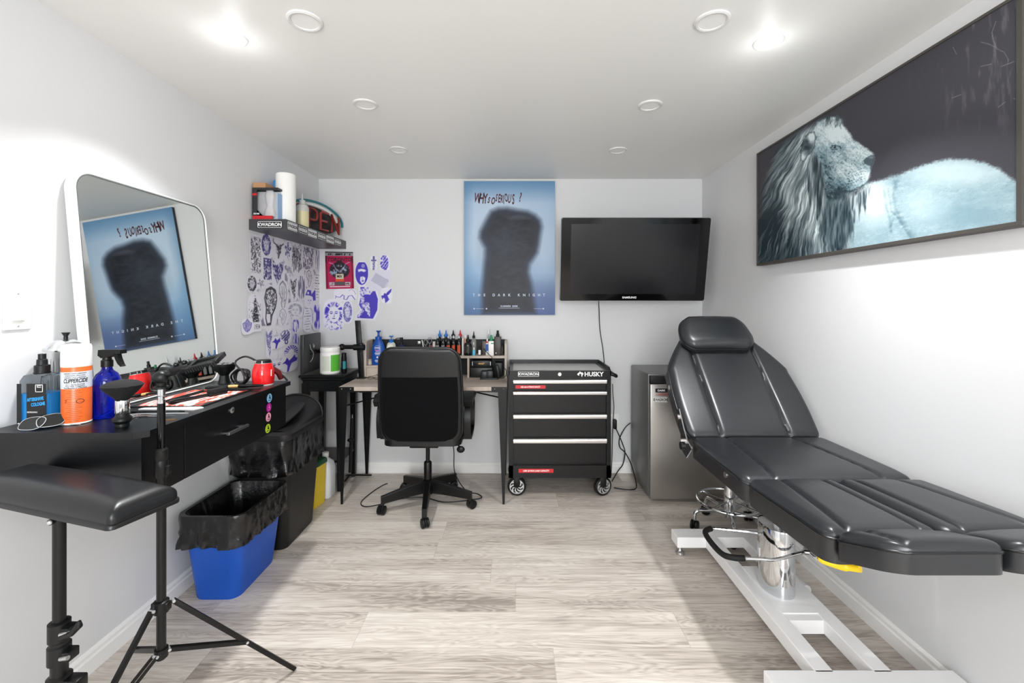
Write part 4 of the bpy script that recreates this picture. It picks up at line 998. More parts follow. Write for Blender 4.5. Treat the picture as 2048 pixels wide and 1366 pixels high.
# ear
er = [(245, 785), (246, 720), (262, 672), (288, 646), (314, 642), (323, 665), (318, 715), (303, 742), (280, 765), (262, 790)]
dE = sdf(U, V, er) + (fine - 0.5) * 8 + (hf - .5) * 10
ve = np.clip(.62 + .7 * (hf - .5) - .5 * ell(U, V, 275, 715, 26, 34, 1.0) - .25 * sm(-dE - 6, 8) + .5 * ell(U, V, 300, 670, 16, 26, .8) + .3 * ell(U, V, 262, 765, 14, 22, 1), 0, 1)
ve = ve * (1 - .75 * sm(np.abs(dE + 1) - 2.0, 5))
A = A * (1 - sm(dE, 7)[..., None]) + (hexa('#1f2f37') * (1 - ve[..., None]) + hexa('#dbe8ea') * ve[..., None]) * sm(dE, 7)[..., None]
for k in range(60):
    x0 = 440 + k * 2.4; y0 = 935 - max(0, k - 14) * 1.0 + RNG.uniform(-8, 8); L_ = RNG.uniform(20, 60)
    A = mixc(A, sm(sdf(U, V, [(x0, y0), (x0 - 8 + RNG.uniform(-6, 4), y0 + L_)], False), 2.2) * 0.6, '#e2ecee' if k % 3 else '#5d7681')
# scratches
for pts in ([(1200, 105), (1180, 160), (1188, 200), (1205, 238), (1240, 255), (1260, 290), (1258, 315)], [(1125, 205), (1165, 215), (1200, 232)], [(985, 478), (1030, 462)], [(1210, 524), (1245, 498)], [(1125, 325), (1180, 312)], [(1225, 325), (1290, 300)], [(990, 230), (1008, 265)], [(1285, 480), (1300, 484)]):
    A = mixc(A, sm(sdf(U, V, pts, False) - 0.6, 3.0) * 0.8, '#c9c6cc')
scr = np.clip((fbm(U / 26, V / 120, 77, 4) - 0.60) * 5, 0, 1) * ell(U, V, 1200, 250, 330, 320, 1.0) * (1 - mB)
A = mixc(A, scr * 0.35, '#9b98a0')
grid_mesh('print', A, lambda S_, T_: (np.full_like(S_, LXP), ly0 - 0.006 + (ly1 - ly0 + 0.018) * S_, lz1 - 0.006 + (lz0 - lz1 + 0.018) * T_), attr_mat('photo print', 0.5, 0.35, 0.0), lp)

# ---------------------------------------------------------------- blue poster on the far wall
PX0, PX1, PZ0, PZ1, PYF = -0.381, 0.312, 1.209, 2.228, 3.35
po = thing('wall_poster', 'tall blue mounted poster with a blurred dark coated figure and lettering on the far wall', 'poster', ((PX0 + PX1) / 2, PYF + 0.012, (PZ0 + PZ1) / 2))
MB().box(PX0, PX1, PYF + 0.0006, BY - 0.001, PZ0, PZ1).build('mounting_board', mat('dark board edge', '#2b2f38', 0.5), po, smooth=0)
ww, hh = 300, 440
S, Tt = np.meshgrid(np.linspace(0, 1, ww), np.linspace(0, 1, hh))
U = S * 800; V = Tt * 1176
A = np.ones((hh, ww, 3)) * hexa('#7d9dbf')
A = mixc(A, ell(U, V, 330, 230, 430, 260, 1.6) * 0.95, '#b9cbdd'); A = mixc(A, ell(U, V, 110, 560, 190, 330, 1.4) * 0.9, '#c0d2e3'); A = mixc(A, ell(U, V, 720, 560, 200, 320, 1.4) * 0.9, '#b8cbe0')
A = mixc(A, np.clip(1 - V / 190, 0, 1) * 0.7, '#4f7da5'); A = mixc(A, np.clip(1 - U / 90, 0, 1) * 0.45, '#4f7ba3')
A = mixc(A, np.clip((V - 800) / 380, 0, 1) * 0.85, '#46618c'); A = mixc(A, ell(U, V, 60, 900, 120, 200, 1.2) * 0.4, '#6b9cc8')
A = mixc(A, ell(U, V, 680, 1100, 220, 160, 1.2) * 0.4, '#5a5c94')
# plain soft-edged coat silhouette, head bowed and unseen
fig = [(235, 262), (300, 236), (380, 232), (470, 250), (560, 262), (630, 296), (674, 340), (688, 400), (676, 470), (664, 560), (650, 630), (612, 690), (582, 730), (572, 800), (600, 900), (622, 1040), (640, 1176), (158, 1176), (152, 980), (170, 760), (182, 660), (184, 590), (160, 550), (134, 500), (140, 440), (166, 390), (196, 330)]
d_ = sdf(U, V, fig)
A = mixc(A, sm(d_ + 4, 56), '#323a4b'); A = mixc(A, sm(d_ + 40, 70), '#26282f')
A = mixc(A, ell(U, V, 330, 560, 160, 200, 1.4) * 0.35, '#3f4759')
A = mixc(A, (fbm(U / 60, V / 30, 5) - 0.5) * sm(d_ + 60, 60) * 0.5, '#5a6577')
A = mixc(A, ell(U, V, 480, 320, 90, 20, 1.0) * 0.25, '#7d7f8c')
po_p = grid_mesh('print', A, lambda S_, T_: (PX0 + (PX1 - PX0) * S_, np.full_like(S_, PYF), PZ1 - (PZ1 - PZ0) * T_), attr_mat('poster print', 0.4, 0.22, 0.0), po)
def pp(u, v): # poster print coordinates from the crop's (124..924, 98..1274)
    return PX0 + (u - 124) / 800 * (PX1 - PX0), PZ1 - (v - 98) / 1176 * (PZ1 - PZ0)
BLOOD = mat('dark red lettering', '#4a1220', 0.5)
lt = MB()
for chs, xs, yb, sz, r in (('WHY', (212, 252, 292), 255, 98, 2), ('SO', (334, 362), 275, 62, -6), ('SERIOUS', (402, 424, 444, 466, 480, 510, 546), 256, 78, 3), ('?', (608,), 252, 98, 6)):
    for i, c_ in enumerate(chs):
        x, z = pp(xs[i], yb + ((i * 37) % 7 - 3) * 3)
        k_ = 1.0 + ((i * 53) % 5 - 2) * 0.05
        if chs == 'SERIOUS' and i >= 5: k_ *= 1.18
        M = MXZ(x, PYF - 0.0006, z) @ Matrix.Rotation(math.radians(((i * 29) % 9 - 4) * 2.0 + r * 0.5), 4, 'Z')
        lt.text(c_, sz / 800 * (PX1 - PX0) * k_ * 1.28, M, 0.0002, 0.36 if chs == 'SERIOUS' else 0.5, 'LEFT', bold=0.0024, shear=0.12)
lt.build('lettering', BLOOD, po, smooth=0, label='dark red scrawled lettering')
PALE = mat('pale lettering', '#c9d2e0', 0.5)
for wd_, us in (('THE', (211, 257, 304)), ('DARK', (386, 432, 477, 523)), ('KNIGHT', (607, 653, 697, 738, 784, 827))):
    lt = MB()
    for c_, u in zip(wd_, us):
        x, z = pp(u, 1100); lt.text(c_, 0.028, MXZ(x, PYF - 0.0006, z), 0.0002, 0.95, 'CENTER', bold=0.0006)
    lt.build('lettering', PALE, po, smooth=0, label='pale spaced title word')
lt = MB(); x, z = pp(520, 1198); lt.text('SUMMER 2008', 0.019, MXZ(x, PYF - 0.0006, z), 0.0002, 1.0, 'CENTER', space=1.15, bold=0.0004); lt.build('lettering', PALE, po, smooth=0, label='pale season line')
lt = MB(); x0, z0 = pp(428, 1212); x1, z1 = pp(614, 1214); lt.box(x0, x1, PYF - 0.0009, PYF - 0.0003, z1 - 0.001, z1 + 0.001)
for (a, b) in ((228, 298), (738, 812)):
    x0, z0 = pp(a, 1219); x1, _ = pp(b, 1219); lt.box(x0, x1, PYF - 0.0009, PYF - 0.0003, z0 - 0.0009, z0 + 0.0009)
for u in (214, 322, 822):
    x, z = pp(u, 1219); lt.lathe([(0.0001, 0), (0.006, 0), (0.006, -0.0005)], n=14, M=MXZ(x, PYF - 0.0006, z))
lt.build('small_print', PALE, po, smooth=0, label='tiny pale marks along the foot')

# ---------------------------------------------------------------- stencil drawings
PAPER = attr_mat('printed paper', 0.55, 0.3)
PUR, IND, BLK = '#4335b4', '#3b3578', '#26262c'
def stroke(D, x, y, pts, wd): return np.maximum(D, sm(sdf(x, y, pts, False) - wd * 0.5, wd * 0.8))
def face(D, x, y, cx, cy, w_, h_, seed, hair=1):
    if hair:
        hr = np.clip(ell(x, y, cx, cy - h_ * 0.05, w_ * 1.35, h_ * 1.15, 0.12) - ell(x, y, cx + w_ * 0.05, cy + h_ * 0.12, w_ * 0.82, h_ * 0.88, 0.1), 0, 1)
        a = np.arctan2(y - cy + h_ * 0.3, x - cx)
        D = np.maximum(D, hr * np.clip((fbm(a * 9, np.hypot(x - cx, y - cy) * 5, seed) - 0.40) * 6, 0, 1))
    D = np.maximum(D, sm(np.abs(np.sqrt(((x - cx) / (w_ * 0.85)) ** 2 + ((y - cy - h_ * .1) / (h_ * 0.9)) ** 2) - 1) * w_, w_ * 0.09) * 0.55 * (y > cy))
    for s in (-1, 1):
        D = np.maximum(D, ell(x, y, cx + s * w_ * 0.36, cy + h_ * 0.02, w_ * 0.2, h_ * 0.06, 0.5))
        D = stroke(D, x, y, [(cx + s * w_ * 0.16, cy - h_ * 0.12), (cx + s * w_ * 0.4, cy - h_ * 0.19), (cx + s * w_ * 0.58, cy - h_ * 0.11)], w_ * 0.06)
    D = stroke(D, x, y, [(cx + w_ * 0.05, cy + h_ * 0.05), (cx + w_ * 0.12, cy + h_ * 0.34), (cx - w_ * 0.04, cy + h_ * 0.36)], w_ * 0.05)
    D = np.maximum(D, ell(x, y, cx, cy + h_ * 0.56, w_ * 0.24, h_ * 0.055, 0.5))
    return D
def ink(kind, x, y, ar, seed):
    n = fbm(x * 7, y * 7 * ar, seed, 4, 0.65); n2 = fbm(x * 16 + n * 3, y * 16 * ar + n * 3, seed + 5, 3, 0.6)
    hat = 0.5 + 0.5 * np.sin((x * 40 + y * ar * 30 + n * 22)); Z = np.zeros_like(x)
    if kind == 'engraving':
        b = sm(np.maximum(np.abs(x - .5) - .42, np.abs(y - .5) - .46), .05)
        D = b * np.clip((n2 - .42) * 6 * (0.5 + n), 0, 1) * (.55 + .45 * hat)
        for c in (0.2, 0.42, 0.6, 0.8): D = np.maximum(D, b * sm(np.abs(x - c - .04 * (n - .5)) - .012, .03) * (n2 > .4))
        return D
    if kind == 'portrait':
        D = ell(x, y, .5, .48, .46, .48, .08) * np.clip((n2 - .30) * 5, 0, 1); return np.clip(face(D * (1 - .8 * ell(x, y, .5, .5, .24, .26, .4)), x, y, .5, .45, .24, .2, seed, 0), 0, 1)
    if kind == 'letters':
        D = sm(np.maximum(np.abs(x - .5) - .4, np.abs(y - .45) - .42), .05) * np.clip((n2 - .36) * 5, 0, 1)
        for j, yy_ in enumerate((.05, .17, .3)): D = np.maximum(D, sm(np.abs(y - yy_) - .018, .01) * (np.abs(x - .5) < .42)); 
        for xx_ in (.14, .5, .84): D = np.maximum(D, sm(np.abs(x - xx_) - .05, .03) * (y < .33) * (y > .04))
        return D
    if kind == 'skull':
        D = Z
        for pts in ([(.05, .0), (.12, .25), (.4, .34), (.5, .55), (.48, .98)], [(.98, .18), (.8, .28), (.6, .33), (.66, .5), (.5, .98)], [(.3, .32), (.42, .45)], [(.75, .32), (.62, .5)]): D = stroke(D, x, y, pts, .05)
        return np.maximum(D, ell(x, y, .52, .5, .22, .28, .3) * np.clip((n2 - .45) * 6, 0, 1))
    if kind == 'floral':
        a = np.arctan2(y - .45, (x - .5)); r = np.hypot(x - .5, (y - .45) * 1.0)
        D = (r < .34 + .14 * np.cos(a * 5 + seed)) * np.clip((n2 - .38) * 6, 0, 1); return np.maximum(D, stroke(Z, x, y, [(.5, .5), (.45, .75), (.52, 1)], .04))
    if kind == 'wing':
        D = Z
        for k in range(9):
            c = .08 + k * .1; D = stroke(D, x, y, [(c, .05 + .03 * k), (c + .05, .35 + .02 * k), (c - .03 + .02 * (k % 3), .72 + .2 * ((k * 7) % 4) / 4)], .035 + .02 * (k % 2))
        return np.clip(np.maximum(D * .9, np.clip((n2 - .48) * 5, 0, 1) * ell(x, y, .5, .4, .5, .42, .3)), 0, 1)
    if kind == 'wolf':
        m = sm(sdf(x, y, [(.05, .02), (.3, .2), (.55, .12), (.95, .02), (.9, .3), (.7, .5), (.72, .8), (.55, .98), (.4, .75), (.12, .5), (.02, .25)]), .05)
        return m * np.clip((n2 - .34) * 4.5, 0, 1)
    if kind == 'drop':
        o = np.minimum(sdf(x, y, [(.5, .0), (.85, .08), (.98, .3), (.85, .55), (.6, .75), (.5, .98), (.2, 1), (.1, .8), (.14, .55), (.02, .3), (.15, .08)]), 9)
        D = sm(np.abs(o + .03) - .03, .04); return np.maximum(D, sm(o, .03) * np.clip((n2 - .43) * 6, 0, 1) * .85 * (y < .7) + sm(o, .02) * (y > .7) * (x > .45) * .8)
    if kind == 'tree':
        D = sm(sdf(x, y, [(.5, .0), (.6, .2), (.7, .5), (.82, 1), (.3, 1), (.42, .5), (.44, .2)]), .1) * (fbm(x * 9, y * 30, seed) > .42)
        return np.maximum(D, np.clip((n2 - .5) * 6, 0, 1) * (y > .25) * .8 * (np.abs(x - .5) < .46))
    if kind == 'outline':
        D = Z; P = [(.5, .02), (.75, .15), (.9, .4), (.8, .62), (.66, .85), (.5, .98), (.36, .8), (.4, .6), (.15, .42), (.2, .15), (.5, .02)]
        D = stroke(D, x, y, P, .035); D = stroke(D, x, y, [(.4, .2), (.5, .45), (.45, .7)], .03); D = stroke(D, x, y, [(.6, .2), (.65, .4), (.6, .7)], .03)
        return np.maximum(D, np.clip((n2 - .58) * 6, 0, 1) * ell(x, y, .5, .4, .4, .4, .3) * .6)
    if kind == 'lines':
        return ((y * 9) % 1 < .28) * (n2 > .40) * (np.abs(x - .5) < .4 - .12 * ((np.floor(y * 9) * 5) % 3)) * .75
    if kind == 'face': return np.clip(face(Z, x, y, .5, .45, .36, .3, seed) + np.clip((n2 - .56) * 6, 0, 1) * (y > .72) * .8, 0, 1)
    if kind == 'hatface':
        D = face(Z, x, y, .42, .62, .26, .24, seed, 0); D = np.maximum(D, sm(sdf(x, y, [(.05, .35), (.25, .08), (.55, .1), (.6, .3), (.95, .02), (.98, .6), (.75, .62), (.7, .42), (.4, .36)]), .04)); return D * (1 - ell(x, y, .3, .24, .08, .06, .3))
    if kind == 'strands':
        D = np.clip((fbm(x * 10, y * 2.2, seed, 3) - .46) * 8, 0, 1) * ell(x, y, .5, .45, .48, .5, .25); return D
    if kind == 'rays':
        a = np.arctan2(y - .55, x - .5); r = np.hypot(x - .5, y - .55); D = (r > .2) * (r < .47) * (a < .35) * (np.sin(a * 16 + 6 * r) > -.2) * 1.0; return np.maximum(D, sm(np.abs(r - .47) - .01, .02) * .7)
    if kind == 'splash':
        return sm(sdf(x, y, [(0, .42), (.2, .3), (.3, .1), (.45, .32), (.65, .18), (.8, .0), (.86, .2), (1, .25), (.95, .42), (.6, .5), (.5, .7), (.4, 1), (.3, .98), (.34, .6), (.2, .45)]), .03)
    if kind == 'eyes':
        D = Z
        for s in (-1, 1): D = np.maximum(D, ell(x, y, .5 + s * .25, .42, .13, .07, .4)); D = stroke(D, x, y, [(.5 + s * .08, .34), (.5 + s * .3, .24), (.5 + s * .45, .32)], .04)
        return stroke(D, x, y, [(.4, .75), (.5, .78), (.6, .74)], .03)
    if kind == 'mask':
        D = ell(x, y, .5, .46, .5, .5, .06)
        for cut in ([(.2, .32), (.45, .28), (.7, .3), (.85, .36), (.7, .42), (.45, .38), (.25, .42)], [(.4, .62), (.62, .6), (.78, .66), (.72, .85), (.52, .92), (.36, .78)]): D = D * (1 - sm(sdf(x, y, cut), .04))
        D = D * (1 - sm(np.abs(np.hypot(x - .6, (y - .16) * 1.7) - .11) - .012, .02)); D = D * (1 - sm(np.abs(np.hypot(x - .6, (y - .16) * 1.7) - .05) - .012, .02))
        D = np.maximum(D, ell(x, y, .58, .79, .1, .03, .4)); D = stroke(D, x, y, [(.56, .62), (.52, .72), (.6, .73)], .02)
        return D
    if kind == 'block':
        D = sm(sdf(x, y, [(.16, .0), (.85, .0), (.86, .12), (.99, .38), (.96, .72), (.76, .99), (.02, .97), (.0, .9), (.24, .72), (.1, .55), (.18, .3)]), .02)
        cut = sm(sdf(x, y, [(.22, .05), (.6, .04), (.7, .14), (.62, .24), (.34, .3), (.36, .48), (.58, .5), (.6, .9), (.4, .75), (.32, .62), (.2, .5), (.16, .3)]) + (n - .5) * .22, .04)
        cut2 = sm(sdf(x, y, [(.0, .88), (.26, .68), (.3, .74), (.12, .97)]) + (hat - .5) * .08, .04)
        D = D * (1 - .92 * cut) * (1 - .85 * cut2); D = np.maximum(D, ell(x, y, .48, .29, .2, .06, .3)); return np.maximum(D, np.clip((n2 - .5) * 6, 0, 1) * cut * .8)
    if kind == 'snake':
        return stroke(stroke(stroke(Z, x, y, [(.0, .55), (.06, .62), (.02, .8)], .02), x, y, [(.05, .66), (.25, .7), (.36, .5), (.44, .6), (.42, .85), (.55, .9), (.65, .6), (.8, .55), (.95, .9)], .035), x, y, [(.66, .2), (.78, .05), (.9, .2), (1, .5)], .015)
    if kind == 'dagger':
        D = stroke(stroke(Z, x, y, [(.5, .0), (.5, .18)], .25), x, y, [(.15, .3), (.85, .3)], .09); D = np.maximum(D, sm(np.maximum(np.abs(x - .5) - .17, np.abs(y - .62) - .36), .05) * np.clip((n2 - .35) * 5, 0, 1)); return D
    if kind == 'beast':
        D = ell(x, y, .45, .36, .45, .38, .1) * np.clip((n - .34) * 7, 0, 1) * (.4 + .6 * (np.sin(x * 20 + y * 30) > -.3)); return np.maximum(D, sm(np.abs(np.hypot((x - .55) * 1.1, y - .82) - .14) - .05, .05))
    if kind == 'tube':
        D = Z; th = .55
        X_ = (x - .5) * math.cos(th) + (y - .5) * math.sin(th); Y_ = -(x - .5) * math.sin(th) + (y - .5) * math.cos(th)
        D = np.maximum(D, sm(np.maximum(np.abs(X_) - .38, np.abs(Y_) - .24), .02) * .28); D = np.maximum(D, sm(np.abs(np.hypot((X_ - .3) * 1.9, Y_) - .25) - .012, .02) * .5); return np.maximum(D, (np.abs(X_ + .1) < .12) * (np.abs(Y_) < .12) * np.clip(hat - .3, 0, 1) * .35)
    if kind == 'bat': return sm(sdf(x, y, [(0, .5), (.2, .45), (.3, .3), (.45, .35), (.98, .0), (.9, .3), (.6, .5), (.75, .75), (.4, .98), (.35, .7), (.2, .65), (.12, .8)]) + (n - .5) * .1, .04)
    if kind == 'crest':
        o = sdf(x, y, [(.1, .3), (.3, .22), (.5, .02), (.7, .22), (.9, .3), (.85, .55), (.7, .75), (.5, .85), (.3, .75), (.15, .55)]); D = sm(np.abs(o) - .02, .03); return np.maximum(D, sm(o, .02) * (.35 + .4 * (n2 > .5)))
    if kind == 'sketches':
        return np.clip((n2 - .5) * 6, 0, 1) * np.clip((fbm(x * 3, y * 4, seed + 3) - .38) * 5, 0, 1)
    return Z
def outline_mask(kind, x, y, seed):
    n = fbm(x * 3, y * 3, seed + 90) - .5
    return np.maximum(np.abs(x - .5), np.abs(y - .5)) ** 1.0 + n * 0.05 < .49
def stencil(wall, u0, u1, v0, v1, kind, col, label, depth, seed, name='stencil_drawing', pad=2.0, strength=1.0, group='stencil drawings taped to the walls', paper='#e7e5ee', cat='drawing', shape=None):
    u0 -= pad; u1 += pad; v0 -= pad; v1 += pad
    if wall == 'L':
        X0 = LX + depth; ya, yb = -X0 * F / (1028 - u0), -X0 * F / (1028 - u1)
        ym = (ya + yb) / 2; zt2, zb2 = CAMZ - (v0 - 606) * ym / F, CAMZ - (v1 - 606) * ym / F
        W2 = yb - ya; fn = lambda S_, T_: (np.full_like(S_, X0), ya + W2 * S_, zt2 + (zb2 - zt2) * T_); loc = (X0, ym, (zt2 + zb2) / 2)
    else:
        Y0 = BY - depth; xa, xb = (u0 - 1028) * Y0 / F, (u1 - 1028) * Y0 / F
        zt2, zb2 = CAMZ - (v0 - 606) * Y0 / F, CAMZ - (v1 - 606) * Y0 / F
        W2 = xb - xa; fn = lambda S_, T_: (xa + W2 * S_, np.full_like(S_, Y0), zt2 + (zb2 - zt2) * T_); loc = ((xa + xb) / 2, Y0, (zt2 + zb2) / 2)
    H2 = zt2 - zb2; nx = max(14, int(W2 / 0.0022)); ny = max(14, int(H2 / 0.0022))
    S_, T_ = np.meshgrid(np.linspace(0, 1, nx), np.linspace(0, 1, ny))
    x = (S_ - .5) * 1.14 + .5; y = (T_ - .5) * 1.10 + .5
    D = np.clip(ink(kind, x, y, H2 / W2, seed), 0, 1) * strength
    D = D * (x > 0) * (x < 1) * (y > 0) * (y < 1)
    A_ = mixc(np.ones((ny, nx, 3)) * hexa(paper), D, col)
    if shape: mk = shape(S_, T_)
    else:
        n = fbm(S_ * 3, T_ * 3, seed + 90) - .5
        mk = (np.abs(S_ - .5) ** 3.2 + np.abs(T_ - .5) ** 3.2) ** (1 / 3.2) + n * 0.07 < .485
    t = thing(name, label, cat, loc, 0, group)
    grid_mesh('paper', A_, fn, PAPER, t, mk)
    return t
# backing sheets on the left wall
oval = lambda S_, T_: ((S_ - .5) / .5) ** 2 + ((T_ - .42) / .58) ** 2 < 1
stencil('L', 499, 560, 468, 660, 'sketches', '#6e6a86', 'large white sheet of faint sketches behind the drawings, nearest the mirror', 0.0010, 1, 'backing_sheet', 0, 0.75, paper='#e4e3e8', cat='paper', group='white backing sheets')
stencil('L', 556, 640, 478, 662, 'sketches', '#6e6a86', 'large white sheet of faint sketches behind the drawings, nearest the far corner', 0.0014, 2, 'backing_sheet', 0, 0.75, paper='#e6e5ea', cat='paper', group='white backing sheets')
stencil('L', 531, 597, 650, 752, 'sketches', '#8d88ac', 'rounded white backing sheet hanging lowest above the red hair dryer', 0.0018, 3, 'backing_sheet', 0, 0.4, paper='#e6e5eb', cat='paper', group='white backing sheets', shape=lambda S_, T_: (T_ < .45) | (((S_ - .45) / .55) ** 2 + ((T_ - .45) / .55) ** 2 < 1))
LWS = [
 (500, 523, 470, 550, 'engraving', BLK, 'tall black engraving-style drawing at the top left of the wall collage'),
 (523, 542, 468, 513, 'portrait', IND, 'dark oval portrait drawing just under the front end of the shelf'),
 (526, 544, 515, 566, 'letters', IND, 'indigo drawing of stacked block lettering below the oval portrait'),
 (545, 568, 477, 519, 'skull', BLK, 'black drawing of a long-horned skull under the shelf'),
 (569, 582, 485, 517, 'floral', IND, 'small purple flower drawing under the shelf'),
 (584, 606, 490, 552, 'wing', BLK, 'grey drawing of hanging feathers under the middle of the shelf'),
 (604, 628, 492, 542, 'engraving', '#4a4760', 'grey ornamental drawing beside the feather drawing'),
 (630, 641, 500, 546, 'strands', IND, 'narrow swirl drawing nearest the room corner under the shelf'),
 (545, 568, 518, 584, 'wolf', IND, 'indigo wolf-like head drawing in the middle of the collage'),
 (495, 513, 552, 584, 'portrait', '#33313f', 'small hooded portrait drawing at the left edge of the collage'),
 (515, 529, 559, 576, 'floral', '#77758a', 'faint small flower drawing beside the hooded portrait'),
 (528, 555, 571, 653, 'drop', BLK, 'black teardrop-shaped drawing with a dark outline'),
 (497, 522, 590, 645, 'tree', BLK, 'black pine tree and tower drawing at the left of the collage'),
 (556, 575, 560, 623, 'outline', '#45434f', 'thin outline figure drawing right of the teardrop drawing'),
 (582, 593, 555, 602, 'wolf', BLK, 'narrow very dark curved drawing under the feathers'),
 (594, 611, 552, 600, 'strands', '#6a6880', 'pale grey strand drawing left of the hair-bun portrait'),
 (612, 624, 540, 574, 'outline', BLK, 'small black leaf-shaped outline drawing near the corner'),
 (627, 640, 549, 600, 'lines', BLK, 'column of small lettering near the corner'),
 (610, 631, 577, 616, 'hatface', PUR, 'purple portrait of a woman with piled-up hair'),
 (576, 604, 604, 640, 'face', '#9a98ac', 'very faint grey face drawing in the middle of the collage'),
 (557, 574, 617, 650, 'outline', '#8d8aa0', 'faint outline sketch beside the teardrop drawing'),
 (608, 622, 616, 663, 'lines', '#5c5a72', 'drawing with rows of tiny handwriting above the black panel'),
 (625, 646, 609, 660, 'strands', PUR, 'purple strand drawing bending into the room corner'),
 (585, 597, 640, 665, 'strands', PUR, 'short purple strand drawing left of the black panel'),
 (484, 505, 638, 668, 'crest', '#5752a8', 'small violet crest drawing at the lower left of the collage'),
 (533, 544, 658, 716, 'wolf', '#6059a0', 'narrow violet drawing on the left of the lowest sheet'),
 (544, 566, 674, 696, 'splash', PUR, 'purple helmet-like drawing on the lowest sheet'),
 (562, 581, 661, 688, 'beast', IND, 'violet drawing of two figures on the lowest sheet'),
 (586, 597, 668, 698, 'strands', PUR, 'dark purple drawing at the right of the lowest sheet'),
 (568, 596, 689, 716, 'rays', PUR, 'purple sun-ray circle drawing on the lowest sheet'),
 (564, 595, 711, 742, 'splash', PUR, 'purple dripping splash drawing on the lowest sheet'),
 (544, 562, 722, 742, 'eyes', IND, 'drawing of two frowning eyes just above the red hair dryer'),
]
for i, (u0, u1, v0, v1, kd, cc, lb) in enumerate(LWS):
    stencil('L', u0, u1, v0, v1, kd, cc, lb, 0.0024 + 0.00018 * i, 100 + i * 13, pad=2.2, strength=0.95)
# numerals strip
t = thing('stencil_drawing', 'white strip with the numerals 1934 at the lower left of the collage', 'drawing', (LX + 0.009, 2.62, 1.26), 0, 'stencil drawings taped to the walls')
def lwp(u, v, X): Y = -X * F / (1028 - u); return Vector((X, Y, CAMZ - (v - 606) * Y / F))
a_, b_ = lwp(505, 646, LX + 0.009), lwp(523, 662, LX + 0.009)
MB().box(LX + 0.0084, LX + 0.009, a_.y, b_.y, b_.z, a_.z).build('paper', mat('plain paper', '#e7e5ee', 0.6), t, smooth=0)
mb = MB(); mb.text('1934', 0.042, MYZ(LX + 0.0093, (a_.y + b_.y) / 2, (a_.z + b_.z) / 2), 0.0001, 0.72, 'CENTER'); mb.build('lettering', KPRINT, t, smooth=0)
# back wall drawings
BWS = [
 (710, 737, 523, 573, 'mask', PUR, 'purple drawing of a hooded woman\'s face with a spiral on the forehead'),
 (712, 758, 572, 640, 'block', PUR, 'large solid purple drawing of hands and drapery above the black pole'),
 (647, 688, 597, 662, 'face', PUR, 'violet line drawing of a woman looking up, left of the black pole'),
 (685, 705, 602, 647, 'portrait', '#5a54a8', 'pale violet drawing of a face beside the woman looking up'),
 (668, 714, 577, 602, 'snake', PUR, 'thin purple snake drawing under the red flyer'),
 (741, 754, 512, 541, 'dagger', IND, 'small indigo dagger drawing at the top of the back wall drawings'),
 (760, 779, 510, 551, 'beast', PUR, 'purple snarling mask drawing, furthest right at the top'),
 (738, 781, 541, 581, 'tube', '#6c6a8e', 'pale grey drawing of a tilted cylinder on tracing paper'),
 (762, 784, 576, 607, 'bat', PUR, 'small purple winged drawing, furthest right and lowest'),
]
for i, (u0, u1, v0, v1, kd, cc, lb) in enumerate(BWS):
    sh = None
    if kd == 'block': sh = lambda S_, T_: sdf(S_, T_, [(.14, .01), (.86, .01), (.88, .12), (.995, .38), (.97, .74), (.78, .995), (.0, .98), (.0, .86), (.2, .7), (.1, .5)]) < 0
    if kd == 'mask': sh = lambda S_, T_: ((S_ - .5) / .49) ** 2 + ((T_ - .48) / .5) ** 2 < 1
    if kd == 'tube': sh = lambda S_, T_: np.abs((S_ - .5) * .85 + (T_ - .5) * .52) < .40
    stencil('B', u0, u1, v0, v1, kd, cc, lb, 0.0010 + 0.0002 * i, 400 + i * 13, pad=1.2, strength=0.95, shape=sh, paper='#d9d8e6' if kd == 'tube' else '#e6e5ee')

# red flyer
Y0 = BY - 0.004
fl = thing('event_flyer', 'crimson tattoo show flyer on the back wall below the shelf', 'flyer', at(679, 541, Y0))
ww, hh = 100, 130; S, Tt = np.meshgrid(np.linspace(0, 1, ww), np.linspace(0, 1, hh))
A = np.ones((hh, ww, 3)) * hexa('#b3154c')
A = mixc(A, sm(np.maximum(np.abs(S - .5) - .40, np.abs(Tt - .5) - .44), .02) * 0.0 + (np.abs(S - .5) > .43) * 0.75, '#3b0a1c')
A = mixc(A, (np.abs(S - .5) > .455) * (Tt > 0.3) * .8, '#a01145')
A = mixc(A, 1.0 * (Tt < .03), '#2a2a2e'); A = mixc(A, 1.0 * ((Tt > .03) & (Tt < .11)), '#8f8f94'); A = mixc(A, 1.0 * ((Tt > .045) & (Tt < .095) & (fbm(S * 30, Tt * 10, 4, 1) > .5) & (np.abs(S - .5) < .4)), '#26262a')
A = mixc(A, ell(S, Tt, .5, .5, .36, .22, .12), '#2a1e28'); A = mixc(A, ell(S, Tt, .5, .36, .14, .13, .2), '#2b2026')
A = mixc(A, np.clip((fbm(S * 14, Tt * 16, 9) - .5) * 6, 0, 1) * ell(S, Tt, .5, .52, .38, .16, .3) * .8, '#a9c4dc')
for pts in ([(.14, .3), (.28, .33), (.36, .45), (.5, .55)], [(.86, .28), (.72, .33), (.64, .45), (.52, .55)]): A = mixc(A, sm(sdf(S, Tt, pts, False) - .01, .03) * .8, '#c7bfe6')
A = mixc(A, sm(np.maximum(np.abs(S - .5) - .14, np.abs(Tt - .67) - .07), .02), '#d9cdb4'); A = mixc(A, sm(np.maximum(np.abs(S - .5) - .15, np.abs(Tt - .775) - .03), .01), '#d8562a')
A = mixc(A, sm(np.maximum(np.abs(S - .5) - .38, np.abs(Tt - .865) - .045), .01) * (np.abs(S - .5) > .19), '#b9b2b6'); A = mixc(A, sm(np.maximum(np.abs(S - .5) - .18, np.abs(Tt - .86) - .045), .01), '#55565a')
